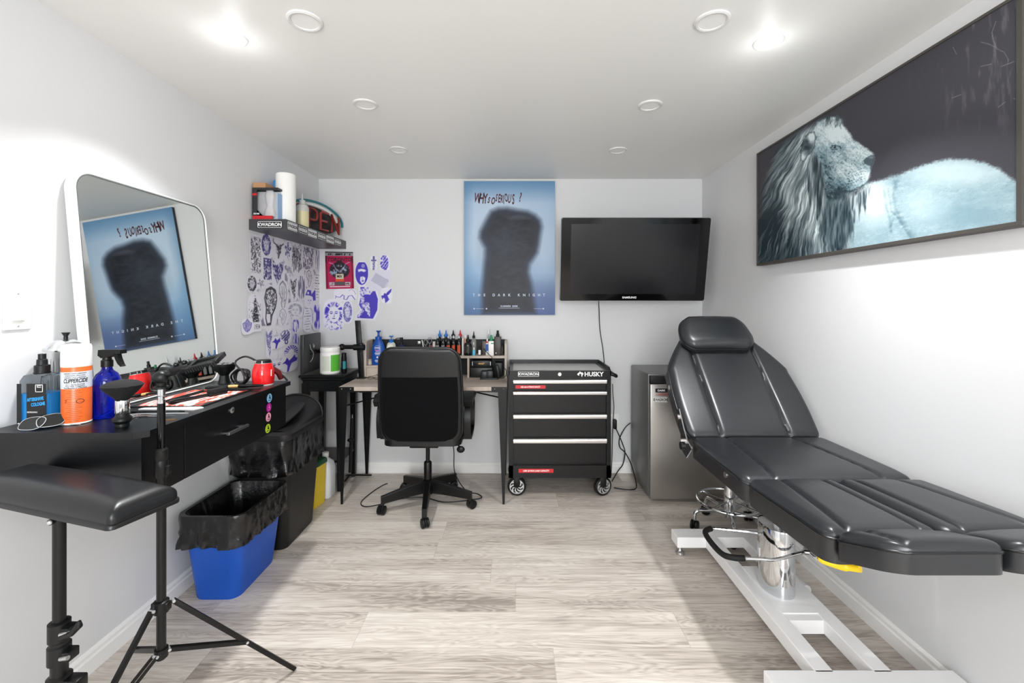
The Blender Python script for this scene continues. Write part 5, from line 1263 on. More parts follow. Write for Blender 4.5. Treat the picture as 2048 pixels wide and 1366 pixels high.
A = mixc(A, 1.0 * ((Tt > .84) & (Tt < .89) & (fbm(S * 26, Tt * 60, 14, 1) > .5) & (np.abs(S - .5) > .2) & (np.abs(S - .5) < .37)), '#2a1a20')
A = mixc(A, 1.0 * ((Tt > .925) & (Tt < .96) & (np.abs(S - .5) < .36)), '#e3b9c6')
p0, p1, p2, p3 = at(650, 503, Y0), at(706, 504, Y0), at(708, 577, Y0), at(652, 578, Y0)
grid_mesh('print', A, lambda s_, t_: tuple((p0[i] * (1 - s_) + p1[i] * s_) * (1 - t_) + (p3[i] * (1 - s_) + p2[i] * s_) * t_ for i in range(3)), PAPER, fl)
mb = MB(); c_ = at(679, 519.5, Y0 - 0.0008); mb.text('TORONTO', 0.040, MXZ(*c_), 0.0002, 0.92, 'CENTER', bold=0.0012); mb.build('lettering', mat('plum print', '#2c0c1d', 0.5), fl, smooth=0)
mb = MB(); c_ = at(679, 553, Y0 - 0.0008); mb.text('MIX', 0.026, MXZ(*c_), 0.0002, 0.9, 'CENTER', bold=0.001); mb.build('lettering', KPRINT, fl, smooth=0)
# ================================================================ bins
def bag_skirt(mb, rings_fn, inner, n, amp, seed):
    """rings_fn(k)->list of points; displaced outwards with folds"""
    rings = []
    for k in range(n):
        r = dense(rings_fn(k)); c = sum(r, Vector()) / len(r); out = []
        for i, p in enumerate(r):
            d = (p - c); d.z = 0; d.normalize()
            f = 1.1 * mnoise.noise(Vector((p.x * 24 + seed, p.y * 24, p.z * 9))) + 0.8 * mnoise.noise(Vector((p.x * 55 + p.z * 30, p.y * 55 + seed, p.z * 22)))
            f = min(0.9, max(-0.25, f))
            if k >= inner: f = -0.35 - 0.5 - abs(f) * 0.6
            out.append(p + d * amp[k] * (0.35 + f) + Vector((0, 0, amp[k] * 0.35 * mnoise.noise(Vector((p.x * 16, p.y * 16, seed + 3))))))
        rings.append(out)
    mb.loft(rings, True)
BAG = mat('black bin liner', '#0d0d0f', 0.24, spec=0.6, bump=(55, 0.55, 0.004))
BLUE = mat('blue plastic', '#0e50b4', 0.42, bump=(300, 0.1, 0.0003))
wb = thing('wastebasket', 'blue plastic wastebasket with a black liner under the counter', 'wastebasket', (-1.31, 2.09, 0))
def rr3(cx, cy, wx, wy, rc, z): return rrect(cx, cy, wx, wy, rc, z, 14)
bc1 = (-1.312, 2.085); 
MB().loft([rrect(*bc1, 0.092, 0.150, 0.045, 0.004, 8), rrect(*bc1, 0.098, 0.157, 0.045, 0.0, 8), rrect(*bc1, 0.100, 0.160, 0.045, 0.012, 8), rrect(*bc1, 0.137, 0.190, 0.05, 0.365, 8), rrect(*bc1, 0.146, 0.199, 0.055, 0.368, 8), rrect(*bc1, 0.146, 0.199, 0.055, 0.378, 8), rrect(*bc1, 0.137, 0.190, 0.05, 0.378, 8), rrect(*bc1, 0.100, 0.158, 0.045, 0.02, 8)], True, True, True).build('bin', BLUE, wb, smooth=50)
mb = MB()
sk = [(0.138, 0.192, 0.246, 0.014), (0.142, 0.196, 0.250, 0.022), (0.144, 0.198, 0.265, 0.020), (0.145, 0.198, 0.282, 0.016), (0.146, 0.199, 0.30, 0.016), (0.148, 0.201, 0.32, 0.014), (0.148, 0.201, 0.34, 0.011), (0.149, 0.202, 0.358, 0.007), (0.150, 0.203, 0.375, 0.003), (0.148, 0.201, 0.384, 0.002), (0.135, 0.188, 0.383, 0.002), (0.128, 0.18, 0.34, 0.012), (0.122, 0.175, 0.28, 0.016), (0.115, 0.168, 0.22, 0.018), (0.105, 0.155, 0.14, 0.016), (0.09, 0.14, 0.06, 0.008)]
bag_skirt(mb, lambda k: [p + Vector((0, 0, 0)) for p in rr3(*bc1, sk[k][0], sk[k][1], 0.055, sk[k][2])], 10, len(sk), [s_[3] for s_ in sk], 2.0)
mb.build('liner', BAG, wb, smooth=60)
sb = thing('swing_bin', 'tall black swing-top bin with a black liner between the wall and side table', 'bin', (-1.31, 2.50, 0))
bc2 = (-1.318, 2.478)
DB = mat('black bin plastic', '#121213', 0.5, bump=(260, 0.12, 0.0004))
MB().loft([rrect(*bc2, 0.115, 0.165, 0.04, 0.0, 8), rrect(*bc2, 0.120, 0.172, 0.045, 0.012, 8), rrect(*bc2, 0.152, 0.212, 0.05, 0.585, 8), rrect(*bc2, 0.140, 0.200, 0.05, 0.585, 8), rrect(*bc2, 0.112, 0.16, 0.04, 0.03, 8)], True, True, True).build('bin', DB, sb, smooth=50)
mb = MB()
sk = [(0.152, 0.210, 0.400, 0.014), (0.156, 0.214, 0.406, 0.026), (0.154, 0.212, 0.43, 0.022), (0.154, 0.212, 0.455, 0.018), (0.155, 0.213, 0.48, 0.018), (0.156, 0.214, 0.505, 0.016), (0.157, 0.215, 0.53, 0.014), (0.158, 0.216, 0.555, 0.010), (0.160, 0.219, 0.58, 0.004), (0.158, 0.218, 0.60, 0.003), (0.15, 0.208, 0.60, 0.002)]
bag_skirt(mb, lambda k: rr3(*bc2, sk[k][0], sk[k][1], 0.05, sk[k][2]), 99, len(sk), [s_[3] for s_ in sk], 9.0)
mb.build('liner', BAG, sb, smooth=60)
# lid: collar plus domed hood rising to the far end and a swing flap
ld = MB(); ld.loft([rrect(*bc2, 0.163, 0.222, 0.05, 0.588, 8), rrect(*bc2, 0.165, 0.224, 0.05, 0.60, 8), rrect(*bc2, 0.163, 0.222, 0.05, 0.618, 8), rrect(*bc2, 0.140, 0.19, 0.045, 0.628, 8), rrect(*bc2, 0.138, 0.185, 0.045, 0.600, 8)], True)
lid = ld.build('lid', DB, sb, smooth=50)
mb = MB(); rings = []
for j in range(17):
    t = j / 16; y = bc2[1] + 0.205 - 0.36 * t; hgt = 0.118 * (1 - t) ** 0.75 + 0.012; wx = 0.150
    rings.append([Vector((bc2[0] + wx * math.cos(PI * k / 24), y, 0.612 + hgt * math.sin(PI * k / 24) ** 0.8 - 0.03 * math.sin(PI * t) * math.sin(PI * k / 24))) for k in range(25)])
mb.loft(rings, False)
mb.faces([rings[0][k] + Vector((0, 0.001, 0)) for k in range(25)], [tuple(range(25))])
mb.build('hood', DB, lid, smooth=60)
MB().tube([p + Vector((0, 0, 0.002)) for p in rings[0]], 0.006, 8).build('hood_rim', DB, lid)
mb = MB(); q = [Vector((bc2[0] + 0.13 * math.cos(a) * 1.0, bc2[1] - 0.02 + 0.15 * math.sin(a), 0.64 + 0.055 * math.sin(a + 0.6) + 0.03 * math.cos(a))) for a in [2 * PI * k / 24 for k in range(24)]]
mb.loft([q, [p + Vector((0, 0, 0.008)) for p in q]], True, True, True); mb.build('swing_flap', DB, lid, smooth=40)
# sharps container and jug
sh = thing('sharps_container', 'yellow sharps box with dark green lid behind the black swing-top bin', 'sharps container', (-1.30, 2.85, 0), math.radians(0))
M = Matrix.Translation((-1.300, 2.838, 0)) @ Matrix.Rotation(math.radians(-10), 4, 'Z')
SHY = mat('yellow sharps plastic', '#e3c52f', 0.4); DG = mat('dark green plastic', '#0c4a2c', 0.4)
mb = MB(); mb.loft([[M @ p for p in rrect(0, 0, a, b, 0.012, z, 4)] for a, b, z in ((0.052, 0.060, 0.0), (0.058, 0.068, 0.262))], True, True, True); mb.build('box', SHY, sh, smooth=40)
mb = MB(); mb.loft([[M @ p for p in rrect(0, 0, a, b, 0.012, z, 4)] for a, b, z in ((0.063, 0.073, 0.258), (0.063, 0.073, 0.275), (0.058, 0.068, 0.288), (0.03, 0.038, 0.289), (0.028, 0.036, 0.280))], True, True, True); mb.build('lid', DG, sh, smooth=40)
MILK = mat('milky plastic', '#eceff2', 0.3, trans=0.1)
jg = thing('plastic_jug', 'white plastic jug standing behind the yellow sharps box', 'jug', (-1.27, 2.965, 0))
MB().loft([[Vector((p.x, p.y, z)) for p in rrect(-1.270, 2.965, a, b, 0.025, z, 6)] for a, b, z in ((0.045, 0.05, 0.0), (0.052, 0.058, 0.01), (0.052, 0.058, 0.19), (0.044, 0.05, 0.23), (0.02, 0.02, 0.262), (0.018, 0.018, 0.275))], True, True, True).build('body', MILK, jg, smooth=60)
MB().lathe([(0.021, 0.272), (0.021, 0.295), (0.0001, 0.296)], (-1.270, 2.965, 0), 20).build('cap', WHITE, jg)

# ================================================================ corner shelf and what stands on it
sx0, sx1, sy0, sy1, sz0, sz1 = LX, -1.288, 2.484, BY, 1.714, 1.774
cs = thing('corner_shelf', 'black floating shelf covered in stickers high in the left corner', 'shelf', ((sx0 + sx1) / 2, (sy0 + sy1) / 2, sz0))
MB().box(sx0, sx1, sy0, sy1, sz0, sz1).build('board', mat('charcoal shelf', '#3c3d40', 0.35), cs, smooth=0)
sticker(cs, MXZ(sx0 + 0.118, sy0 - 0.0003, 1.743), 0.145, 0.040, KPRINT, WPRINT, 'KWADRON', sx=1.02, rough=0.3)
ys = [2.497, 2.620, 2.745, 2.880, 3.015, 3.155, 3.275]
for k in range(6):
    inv = k % 2 == 1
    sticker(cs, MYZ(sx1 + 0.0003, (ys[k] + ys[k + 1]) / 2, 1.744), ys[k + 1] - ys[k] - 0.012, 0.046, KPRINT if inv else WPRINT, WPRINT if inv else KPRINT, 'KWADRON', sx=0.72, rough=0.3)
sz = sz1
def px(u, Y): return (u - 1028) * Y / F
# boxed collectible: window carton without figure
bxx0, bxx1, bxy0, bxy1, bh = -1.487, -1.342, 2.500, 2.640, 0.182
bx_ = thing('window_carton', 'black and red window carton at the front end of the corner shelf', 'box', ((bxx0 + bxx1) / 2, (bxy0 + bxy1) / 2, sz))
CARD = mat('black carton', '#2a2b2f', 0.4)
mb = MB(); mb.box(bxx0, bxx1, bxy0 + 0.002, bxy1, sz, sz + 0.002).box(bxx0, bxx1, bxy0, bxy1, sz + bh - 0.012, sz + bh).box(bxx0, bxx1, bxy1 - 0.002, bxy1, sz, sz + bh)
mb.box(bxx0, bxx0 + 0.026, bxy0, bxy0 + 0.002, sz, sz + bh - 0.012).box(bxx0, bxx0 + 0.002, bxy0, bxy1, sz, sz + bh)
mb.prism([(bxx0 + 0.026, sz + 0.022), (bxx0 + 0.06, sz + 0.022), (bxx0 + 0.026, sz + 0.055)], lambda a, b, h: (a, h, b), bxy0, bxy0 + 0.002)
mb.build('carton', CARD, bx_, smooth=0)
MB().box(bxx0, bxx1 - 0.03, bxy0 - 0.0008, bxy0 + 0.002, sz, sz + 0.022).build('red_band', RED, bx_, smooth=0)
MB().box(bxx0, bxx0 + 0.026, bxy0 - 0.0008, bxy0, sz + bh - 0.045, sz + bh - 0.032).build('red_band', RED, bx_, smooth=0)
mb = MB(); mb.text('STAR WARS', 0.0125, MXZ(bxx0 + 0.024, bxy0 - 0.0012, sz + 0.033), 0.0002, 0.5, 'CENTER', bold=0.0004); mb.build('lettering', WPRINT, bx_, smooth=0)
MB().box(bxx1 - 0.003, bxx1, bxy0 + 0.002, bxy1, sz + 0.002, sz + bh - 0.03).build('side_panel', mat('pale blue card', '#8fb2d6', 0.4), bx_, smooth=0, label='pale blue side panel')
MB().box(bxx0 + 0.004, bxx1 - 0.004, bxy0 + 0.03, bxy1 - 0.004, sz + 0.004, sz + bh - 0.014, 0.008).build('inner_tray', mat('grey blister tray', '#cfd0d4', 0.2), bx_, label='pale grey inner tray')
MB().lathe([(0.032, 0), (0.030, 0.03), (0.018, 0.06), (0.024, 0.085), (0.03, 0.12), (0.02, 0.15), (0.0001, 0.155)], (bxx0 + 0.085, bxy0 + 0.028, sz + 0.022), 16, 1, 0.5).build('blister_insert', mat('white blister insert', '#dcd9da', 0.3), bx_)
MB().box(bxx0 + 0.026, bxx1, bxy0, bxy0 + 0.0008, sz + 0.022, sz + bh - 0.012).build('window_film', mat('clear film', '#ffffff', 0.03, trans=1.0, ior=1.02, spec=0.3), bx_, smooth=0)
# cardboard box on top
mb = MB(); mb.box(-1.488, -1.415, 2.505, 2.70, sz + bh + 0.0005, sz + bh + 0.030, 0.0015)
mb.make('cardboard_box', mat('brown cardboard', '#b58a63', 0.7), 'small brown cardboard box lying on top of the window carton', 'box', smooth=0)
BLR = mat('blue towel', '#4f9ee0', 0.8, bump=(150, 0.6, 0.002))
t = thing('towel_roll', 'pale blue textured paper roll behind the window carton', 'paper roll', (-1.425, 2.735, sz))
MB().lathe([(0.020, 0.0), (0.060, 0.0), (0.060, 0.275), (0.058, 0.278), (0.020, 0.278)], (-1.43, 2.735, sz), 32).build('paper', BLR, t)
MB().lathe([(0.0195, 0.279), (0.0195, 0.0), (0.018, 0.0), (0.018, 0.279)], (-1.43, 2.735, sz), 20).build('core', mat('brown cardboard'), t)
TOW = mat('white paper towel', '#f0efec', 0.85, bump=(90, 0.25, 0.001))
t = thing('towel_roll', 'tall white paper towel roll standing at the edge of the corner shelf', 'paper roll', (-1.350, 2.600, sz))
MB().lathe([(0.020, 0.0), (0.053, 0.0), (0.054, 0.004), (0.054, 0.282), (0.050, 0.286), (0.020, 0.286)], (-1.349, 2.602, sz), 36).build('paper', TOW, t)
MB().lathe([(0.0195, 0.287), (0.0195, 0.0), (0.018, 0.0), (0.018, 0.287)], (-1.349, 2.602, sz), 20).build('core', mat('brown cardboard'), t)
FROST = mat('frosted plastic', '#e6e6e0', 0.35, trans=0.35)
CREAM = mat('cream liquid', '#d9cfa2', 0.4)
bxc, byc = -1.335, 2.775
t = thing('squeeze_bottle', 'frosted squeeze bottle half full of cream liquid on the corner shelf', 'bottle', (bxc, byc, sz))
MB().lathe([(0.001, 0), (0.036, 0.0), (0.038, 0.006), (0.038, 0.100)], (bxc, byc, sz), 24).build('liquid', CREAM, t)
MB().lathe([(0.038, 0.1), (0.038, 0.125), (0.032, 0.14), (0.018, 0.147), (0.016, 0.16)], (bxc, byc, sz), 24).build('body', FROST, t)
MB().lathe([(0.018, 0.155), (0.018, 0.172), (0.006, 0.178), (0.0028, 0.215), (0.0001, 0.215)], (bxc, byc, sz), 16).build('nozzle', FROST, t)
t = thing('spray_bottle', 'small dark green spray bottle mostly hidden behind the white roll', 'bottle', (-1.385, 2.90, sz))
MB().lathe([(0.001, 0), (0.03, 0), (0.03, 0.13), (0.012, 0.16), (0.012, 0.18)], (-1.40, 2.88, sz), 20).build('body', mat('clear green plastic', '#5d7a63', 0.2, trans=0.5), t)
MB().box(-1.415, -1.37, 2.87, 2.89, sz + 0.18, sz + 0.2, 0.004).box(-1.385, -1.375, 2.875, 2.885, sz + 0.155, sz + 0.185, 0.002).build('trigger_head', BLKPL, t)
# open sign
ox, oy, oz = -1.345, 3.055, 1.888
os_ = thing('neon_open_sign', 'unlit oval open sign with dark red letters and a teal ring on the corner shelf', 'neon sign', (ox, oy, sz))
RTUB = mat('dark red tube', '#8e2f2a', 0.35); TEAL = mat('teal tube', '#12757f', 0.35)
def fo(a, b, h=0): return Vector((ox - 0.018 + h + a * 0.19, oy + a, oz + b))
ew, eh = 0.292, 0.108
MB().loft([[fo(ew * 0.96 * math.cos(a), eh * 0.93 * math.sin(a), -0.03 + d) for a in [2 * PI * k / 48 for k in range(48)]] for d in (0, 0.006)], True, True, True).build('backing', mat('black backing', '#0e0f10', 0.4), os_, smooth=0)
MB().tube([fo(ew * math.cos(a), eh * math.sin(a), 0.0) for a in [-0.12 + (PI + 0.24) * k / 60 for k in range(61)]], 0.0085, 10).build('ring_tube', TEAL, os_, label='teal ring')
mb = MB(); mb.tube([fo(ew * .86 * math.cos(a), eh * .84 * math.sin(a), -0.018) for a in [0.15 + 2.4 * k / 30 for k in range(31)]], 0.015, 8).build('inner_reflector', WHITE, os_, label='white inner band')
lw_, lh = 0.048, 0.062
def LT(cx_, segs, name='letter'):
    m_ = MB()
    for sg in segs: m_.tube([fo(cx_ + a * lw_, b * lh - 0.012, 0.012) for a, b in sg], 0.0092, 8)
    return m_.build('letter', RTUB, os_)
LT(-0.205, [[(math.cos(t_), math.sin(t_)) for t_ in [2 * PI * k / 20 for k in range(21)]]])
LT(-0.07, [[(-.9, -1), (-.9, 1), (.2, 1), (.8, .75), (.9, .35), (.7, -.05), (.2, -.2), (-.8, -.2)]])
LT(0.055, [[(.9, 1), (-.6, 1), (-.9, .8), (-.9, -1), (.9, -1)], [(-.9, 0), (.6, 0)]])
LT(0.185, [[(-.9, -1), (-.9, 1), (.9, -1), (.9, 1)]])
MB().box(ox - 0.05, ox - 0.02, oy - 0.08, oy + 0.02, sz, sz + 0.03, 0.003).box(ox - 0.035, ox + 0.01, oy - 0.15, oy + 0.15, sz, sz + 0.008).build('stand', BLKPL, os_)

# ================================================================ things on the counter
cz = VZ + 0.0004
GLASSC = mat('clear glass', '#ffffff', 0.02, trans=1.0, ior=1.16)
def lab(o, rr, z0, z1, c, m, name='label', a0=0, a1=2 * PI, n=32, parent=None):
    mb = MB(); rings = []
    for z in (z0, z1): rings.append([Vector((c[0] + rr * math.cos(a0 + (a1 - a0) * k / n), c[1] + rr * math.sin(a0 + (a1 - a0) * k / n), c[2] + z)) for k in range(n + (0 if a1 - a0 > 6.28 else 1))])
    mb.loft(rings, a1 - a0 > 6.28); return mb.build(name, m, o, smooth=60)
def curved_text(o, txt, size, c, rr, z, ang, m, sx=1.0, shear=0, bold=0.0, name='lettering'):
    """text bent round a can: ang = direction (radians) the text centre faces"""
    mb = MB(); mb.text(txt, size, Matrix.Identity(4), 0.0, sx, 'CENTER', shear=shear, bold=bold)
    for v in mb.bm.verts:
        a = ang + v.co.x / rr; v.co = Vector((c[0] + rr * math.cos(a), c[1] + rr * math.sin(a), c[2] + z + v.co.y))
    return mb.build(name, m, o, smooth=0)
# aftershave bottle
t = thing('aftershave_bottle', 'square clear bottle of bright blue aftershave with black label beside the wall', 'bottle', (-1.405, 1.312, cz))
c_ = (-1.407, 1.312)
CYAN = mat('bright blue liquid', '#1183cc', 0.15)
MB().loft([[Vector((p.x, p.y, z)) for p in rrect(*c_, 0.0405, 0.026, 0.012, z, 6)] for z in (cz + 0.002, cz + 0.098)], True, True, True).build('liquid', CYAN, t, smooth=40)
MB().loft([[Vector((p.x, p.y, cz + z)) for p in rrect(*c_, a, b, min(0.012, a * 0.9, b * 0.9), z, 6)] for a, b, z in ((0.043, 0.0285, 0.0), (0.043, 0.0285, 0.135), (0.036, 0.024, 0.150), (0.017, 0.017, 0.155), (0.017, 0.017, 0.158))], True, True, True).build('body', mat('clear bluish plastic', '#e8f2f8', 0.04, trans=1.0, ior=1.1), t, smooth=40)
la = MB().box(c_[0] - 0.014, c_[0] + 0.042, c_[1] - 0.0296, c_[1] - 0.0288, cz + 0.012, cz + 0.128).box(c_[0] - 0.0425, c_[0] - 0.030, c_[1] - 0.0296, c_[1] - 0.0288, cz + 0.012, cz + 0.128).build('label', KPRINT, t, smooth=0, label='black label')
mb = MB(); mb.text('AFTERSHAVE', 0.0135, MXZ(c_[0] - 0.012, c_[1] - 0.0300, cz + 0.080) @ Matrix.Rotation(0.12, 4, 'Z'), 0.0001, 0.62, bold=0.0004).text('COLOGNE', 0.0135, MXZ(c_[0] + 0.0, c_[1] - 0.0300, cz + 0.066) @ Matrix.Rotation(0.12, 4, 'Z'), 0.0001, 0.62, bold=0.0004)
mb.build('lettering', mat('cyan print', '#2f9fe6', 0.4), la, smooth=0)
mb = MB(); mb.text('REFRESHING', 0.006, MXZ(c_[0] - 0.012, c_[1] - 0.0300, cz + 0.045), 0.0001, 0.9)
for (a, b, c2, d_) in ((0.012, 0.034, 0.126, 0.1245), (0.012, 0.034, 0.104, 0.1055), (0.012, 0.0135, 0.104, 0.126), (0.0325, 0.034, 0.104, 0.126), (0.017, 0.029, 0.117, 0.1185), (0.017, 0.0185, 0.117, 0.122), (0.017, 0.029, 0.1215, 0.123)): mb.box(c_[0] + a, c_[0] + b, c_[1] - 0.0302, c_[1] - 0.0297, cz + min(c2, d_), cz + max(c2, d_))
mb.build('lettering', WPRINT, la, smooth=0)
MB().lathe([(0.0175, 0.153), (0.0175, 0.178), (0.0125, 0.180), (0.012, 0.195), (0.009, 0.197), (0.009, 0.212), (0.0001, 0.213)], (*c_, cz), 20).build('sprayer_cap', BLKPL, t)
# disinfectant jar
c_ = (-1.424, 1.398)
t = thing('disinfectant_jar', 'tall clear glass jar with domed chrome lid behind the orange can', 'jar', (*c_, cz))
MB().lathe([(0.001, 0.0), (0.046, 0.0), (0.046, 0.006), (0.046, 0.215), (0.0445, 0.215), (0.0445, 0.012), (0.001, 0.010)], (*c_, cz), 40).build('jar', GLASSC, t)
fl_ = MB()
for k in range(14):
    a = 2 * PI * k / 14; fl_.tube([(c_[0] + 0.0464 * math.cos(a), c_[1] + 0.0464 * math.sin(a), cz + 0.02), (c_[0] + 0.0464 * math.cos(a), c_[1] + 0.0464 * math.sin(a), cz + 0.185)], 0.0022, 6)
fl_.build('glass_flute', GLASSC, t)
l_ = MB().lathe([(0.052, 0.213), (0.053, 0.217), (0.052, 0.222), (0.047, 0.226), (0.036, 0.238), (0.020, 0.247), (0.009, 0.250), (0.0001, 0.250)], (*c_, cz), 36).build('lid', mat('polished lid', '#d5d7d8', 0.16, 1.0), t, label='domed chrome lid')
MB().lathe([(0.006, 0.249), (0.005, 0.258), (0.010, 0.268), (0.011, 0.270), (0.0001, 0.270)], (*c_, cz), 16).build('knob', BLKPL, l_)
# spray can
c_ = (-1.330, 1.338); rr_ = 0.0345
t = thing('spray_can', 'orange and white aerosol can at the near corner of the counter', 'aerosol can', (*c_, cz))
ORG = mat('orange print', '#e0662a', 0.3, spec=0.5)
MB().lathe([(0.001, 0.001), (0.031, 0.0), (0.0345, 0.003), (0.0345, 0.172), (0.033, 0.176)], (*c_, cz), 40).build('body', ORG, t)
MB().lathe([(0.0335, 0.0005), (0.0355, 0.002), (0.0350, 0.006)], (*c_, cz), 40, caps=False).build('base_rim', WHITE, t)
MB().lathe([(0.0347, 0.172), (0.0352, 0.178), (0.0345, 0.232), (0.032, 0.238), (0.0001, 0.239)], (*c_, cz), 40).build('cap', WHITE, t, label='white cap')
lb = lab(t, rr_ + 0.0003, 0.108, 0.158, (*c_, cz), mat('pale label', '#cfd3dc', 0.4))
fa = math.atan2(0 - c_[1], 0 - c_[0]) - 0.10
curved_text(lb, 'CLIPPERCIDE', 0.0165, (*c_, cz), rr_ + 0.0007, 0.131, fa, KPRINT, 0.60, shear=0.25, bold=0.0005)
for z, s_, tx in ((0.153, 0.0045, 'DISINFECTANT LUBRICANT'), (0.147, 0.0045, 'FUNGICIDAL VIRUCIDAL'), (0.141, 0.0042, 'DESINFECTANT LUBRIFIANT'), (0.1205, 0.0055, '4 in 1 Spray Formula'), (0.1155, 0.0065, 'For Hair Clippers'), (0.1105, 0.0065, 'Tondeuses a Cheveux')):
    curved_text(lb, tx, s_, (*c_, cz), rr_ + 0.0007, z, fa, KPRINT, 0.95, bold=0.0001)
DKO = mat('dark orange print', '#8a3512', 0.4)
mb = MB()
for k in range(17):
    z = 0.100 - k * 0.0055
    if 0.062 < z < 0.082 and k % 2: continue
    L_ = 0.030 + 0.010 * math.sin(k * 2.3); a_s = fa - L_ / rr_ / 2 - 0.1
    n_ = 10; mb.loft([[Vector((c_[0] + (rr_ + 0.0005) * math.cos(a_s + L_ / rr_ * i / n_), c_[1] + (rr_ + 0.0005) * math.sin(a_s + L_ / rr_ * i / n_), cz + z + d)) for i in range(n_ + 1)] for d in (0, 0.0008)], False)
mb.build('small_print', DKO, t, smooth=0)
mb = MB(); ring = []
for k in range(24):
    a = 2 * PI * k / 24; aa = fa + 0.32 + 0.0085 * math.cos(a) / rr_; ring.append(Vector((c_[0] + (rr_ + 0.0009) * math.cos(aa), c_[1] + (rr_ + 0.0009) * math.sin(aa), cz + 0.070 + 0.0062 * math.sin(a))))
mb.tube(ring, 0.0007, 6, closed=True); mb.build('hazard_mark', KPRINT, t, smooth=0)
curved_text(t, '7', 0.016, (*c_, cz), rr_ + 0.0007, 0.070, fa - 0.62, DKO, 0.8, bold=0.0003)
# blue spray bottle
c_ = (-1.302, 1.408)
COB = mat('cobalt glass', '#0a22c0', 0.05, trans=0.75, ior=1.4, spec=0.7)
t = thing('spray_bottle', 'cobalt blue glass spray bottle with black trigger beside the orange can', 'bottle', (*c_, cz))
MB().lathe([(0.001, 0.0), (0.034, 0.0), (0.036, 0.004), (0.036, 0.105), (0.034, 0.122), (0.027, 0.138), (0.016, 0.148), (0.0135, 0.155), (0.0135, 0.166)], (*c_, cz), 36).build('body', COB, t)
MB().lathe([(0.0155, 0.160), (0.0155, 0.180), (0.012, 0.183), (0.011, 0.195)], (*c_, cz), 20).build('collar', BLKPL, t)
hd_ = MB(); d_ = Vector((0.93, -0.10, 0)).normalized(); s_ = Vector((-d_.y, d_.x, 0)); o_ = Vector((*c_, cz))
def SP(a, z, w_): return [o_ + d_ * a + s_ * w_ + Vector((0, 0, z)), o_ + d_ * a - s_ * w_ + Vector((0, 0, z))]
hd_.prism([(-0.022, 0.196), (-0.020, 0.214), (0.040, 0.2155), (0.058, 0.215), (0.058, 0.203), (0.042, 0.203), (0.012, 0.190), (-0.010, 0.188)], lambda a, b, h: o_ + d_ * a + s_ * h + Vector((0, 0, b)), -0.011, 0.011)
hdo = hd_.build('trigger_head', BLKPL, t, smooth=0)
hd_ = MB(); hd_.prism([(0.030, 0.203), (0.043, 0.203), (0.047, 0.188), (0.056, 0.168), (0.060, 0.163), (0.055, 0.161), (0.044, 0.170), (0.035, 0.186)], lambda a, b, h: o_ + d_ * a + s_ * h + Vector((0, 0, b)), -0.007, 0.007)
hd_.build('trigger', BLKPL, hdo, smooth=0)
# neck brush
c_ = (-1.150, 1.292)
t = thing('neck_brush', 'round neck duster with black bristles and chrome band standing on the counter', 'brush', (*c_, cz))
mb = MB(); prof = [(0.016, 0.078), (0.024, 0.090), (0.038, 0.104), (0.0475, 0.117), (0.050, 0.122), (0.044, 0.128), (0.030, 0.1345), (0.014, 0.138), (0.0001, 0.139)]
mb.lathe(prof, (*c_, cz), 40)
for v in mb.bm.verts: v.co += Vector((mnoise.noise(v.co * 90), mnoise.noise(v.co * 90 + Vector((5, 1, 2))), mnoise.noise(v.co * 120 + Vector((1, 7, 2))))) * 0.0016
mb.build('bristles', mat('black bristles', '#0b0b0c', 0.85, bump=(400, 0.6, 0.001)), t)
MB().lathe([(0.0165, 0.040), (0.0175, 0.042), (0.0170, 0.078), (0.0165, 0.080)], (*c_, cz), 32).build('chrome_band', CHROME, t)
MB().lathe([(0.001, 0.0), (0.0165, 0.0), (0.0175, 0.003), (0.0165, 0.010), (0.024, 0.020), (0.0235, 0.026), (0.0165, 0.034), (0.0155, 0.042)], (*c_, cz), 32).build('handle', BLKPL, t)
# sunglasses
t = thing('sunglasses', 'folded sunglasses with thin silver frames at the near edge of the counter', 'sunglasses', (-1.36, 1.29, cz))
fm_ = MATF = mat('thin silver frame', '#dfe1e4', 0.2, 0.7)
LENS = mat('dark lens', '#121516', 0.05, spec=0.8)
for (cx_, cy_, rot, z_) in ((-1.380, 1.262, 0.16, 0.019), (-1.351, 1.286, 0.95, 0.022)):
    M = Matrix.Translation((cx_, cy_, cz + z_)) @ Matrix.Rotation(rot, 4, 'Z') @ Matrix.Rotation(math.radians(52), 4, 'X')
    pts = [M @ Vector(p) for p in [(-0.031, -0.004, 0), (-0.028, -0.016, 0), (-0.012, -0.020, 0), (0.012, -0.019, 0), (0.025, -0.010, 0), (0.029, 0.004, 0), (0.024, 0.015, 0), (0.006, 0.019, 0), (-0.016, 0.016, 0), (-0.028, 0.008, 0)]]
    MB().tube(bez(pts + [pts[0]], 4)[:-1], 0.0011, 6, closed=True).build('lens_rim', fm_, t)
    mb = MB(); mb.loft([[p for p in bez(pts + [pts[0]], 4)[:-1]], [p + M.to_3x3() @ Vector((0, 0, 0.0008)) for p in bez(pts + [pts[0]], 4)[:-1]]], True, True, True).build('lens', LENS, t, smooth=0)
MB().tube(bez([(-1.421, 1.262, cz + 0.018), (-1.428, 1.275, cz + 0.012), (-1.35, 1.30, cz + 0.004), (-1.29, 1.31, cz + 0.003)], 5), 0.0016, 6).build('temple', MATF, t)
MB().tube([(-1.364, 1.272, cz + 0.024), (-1.359, 1.274, cz + 0.025)], 0.0012, 6).build('bridge', MATF, t)

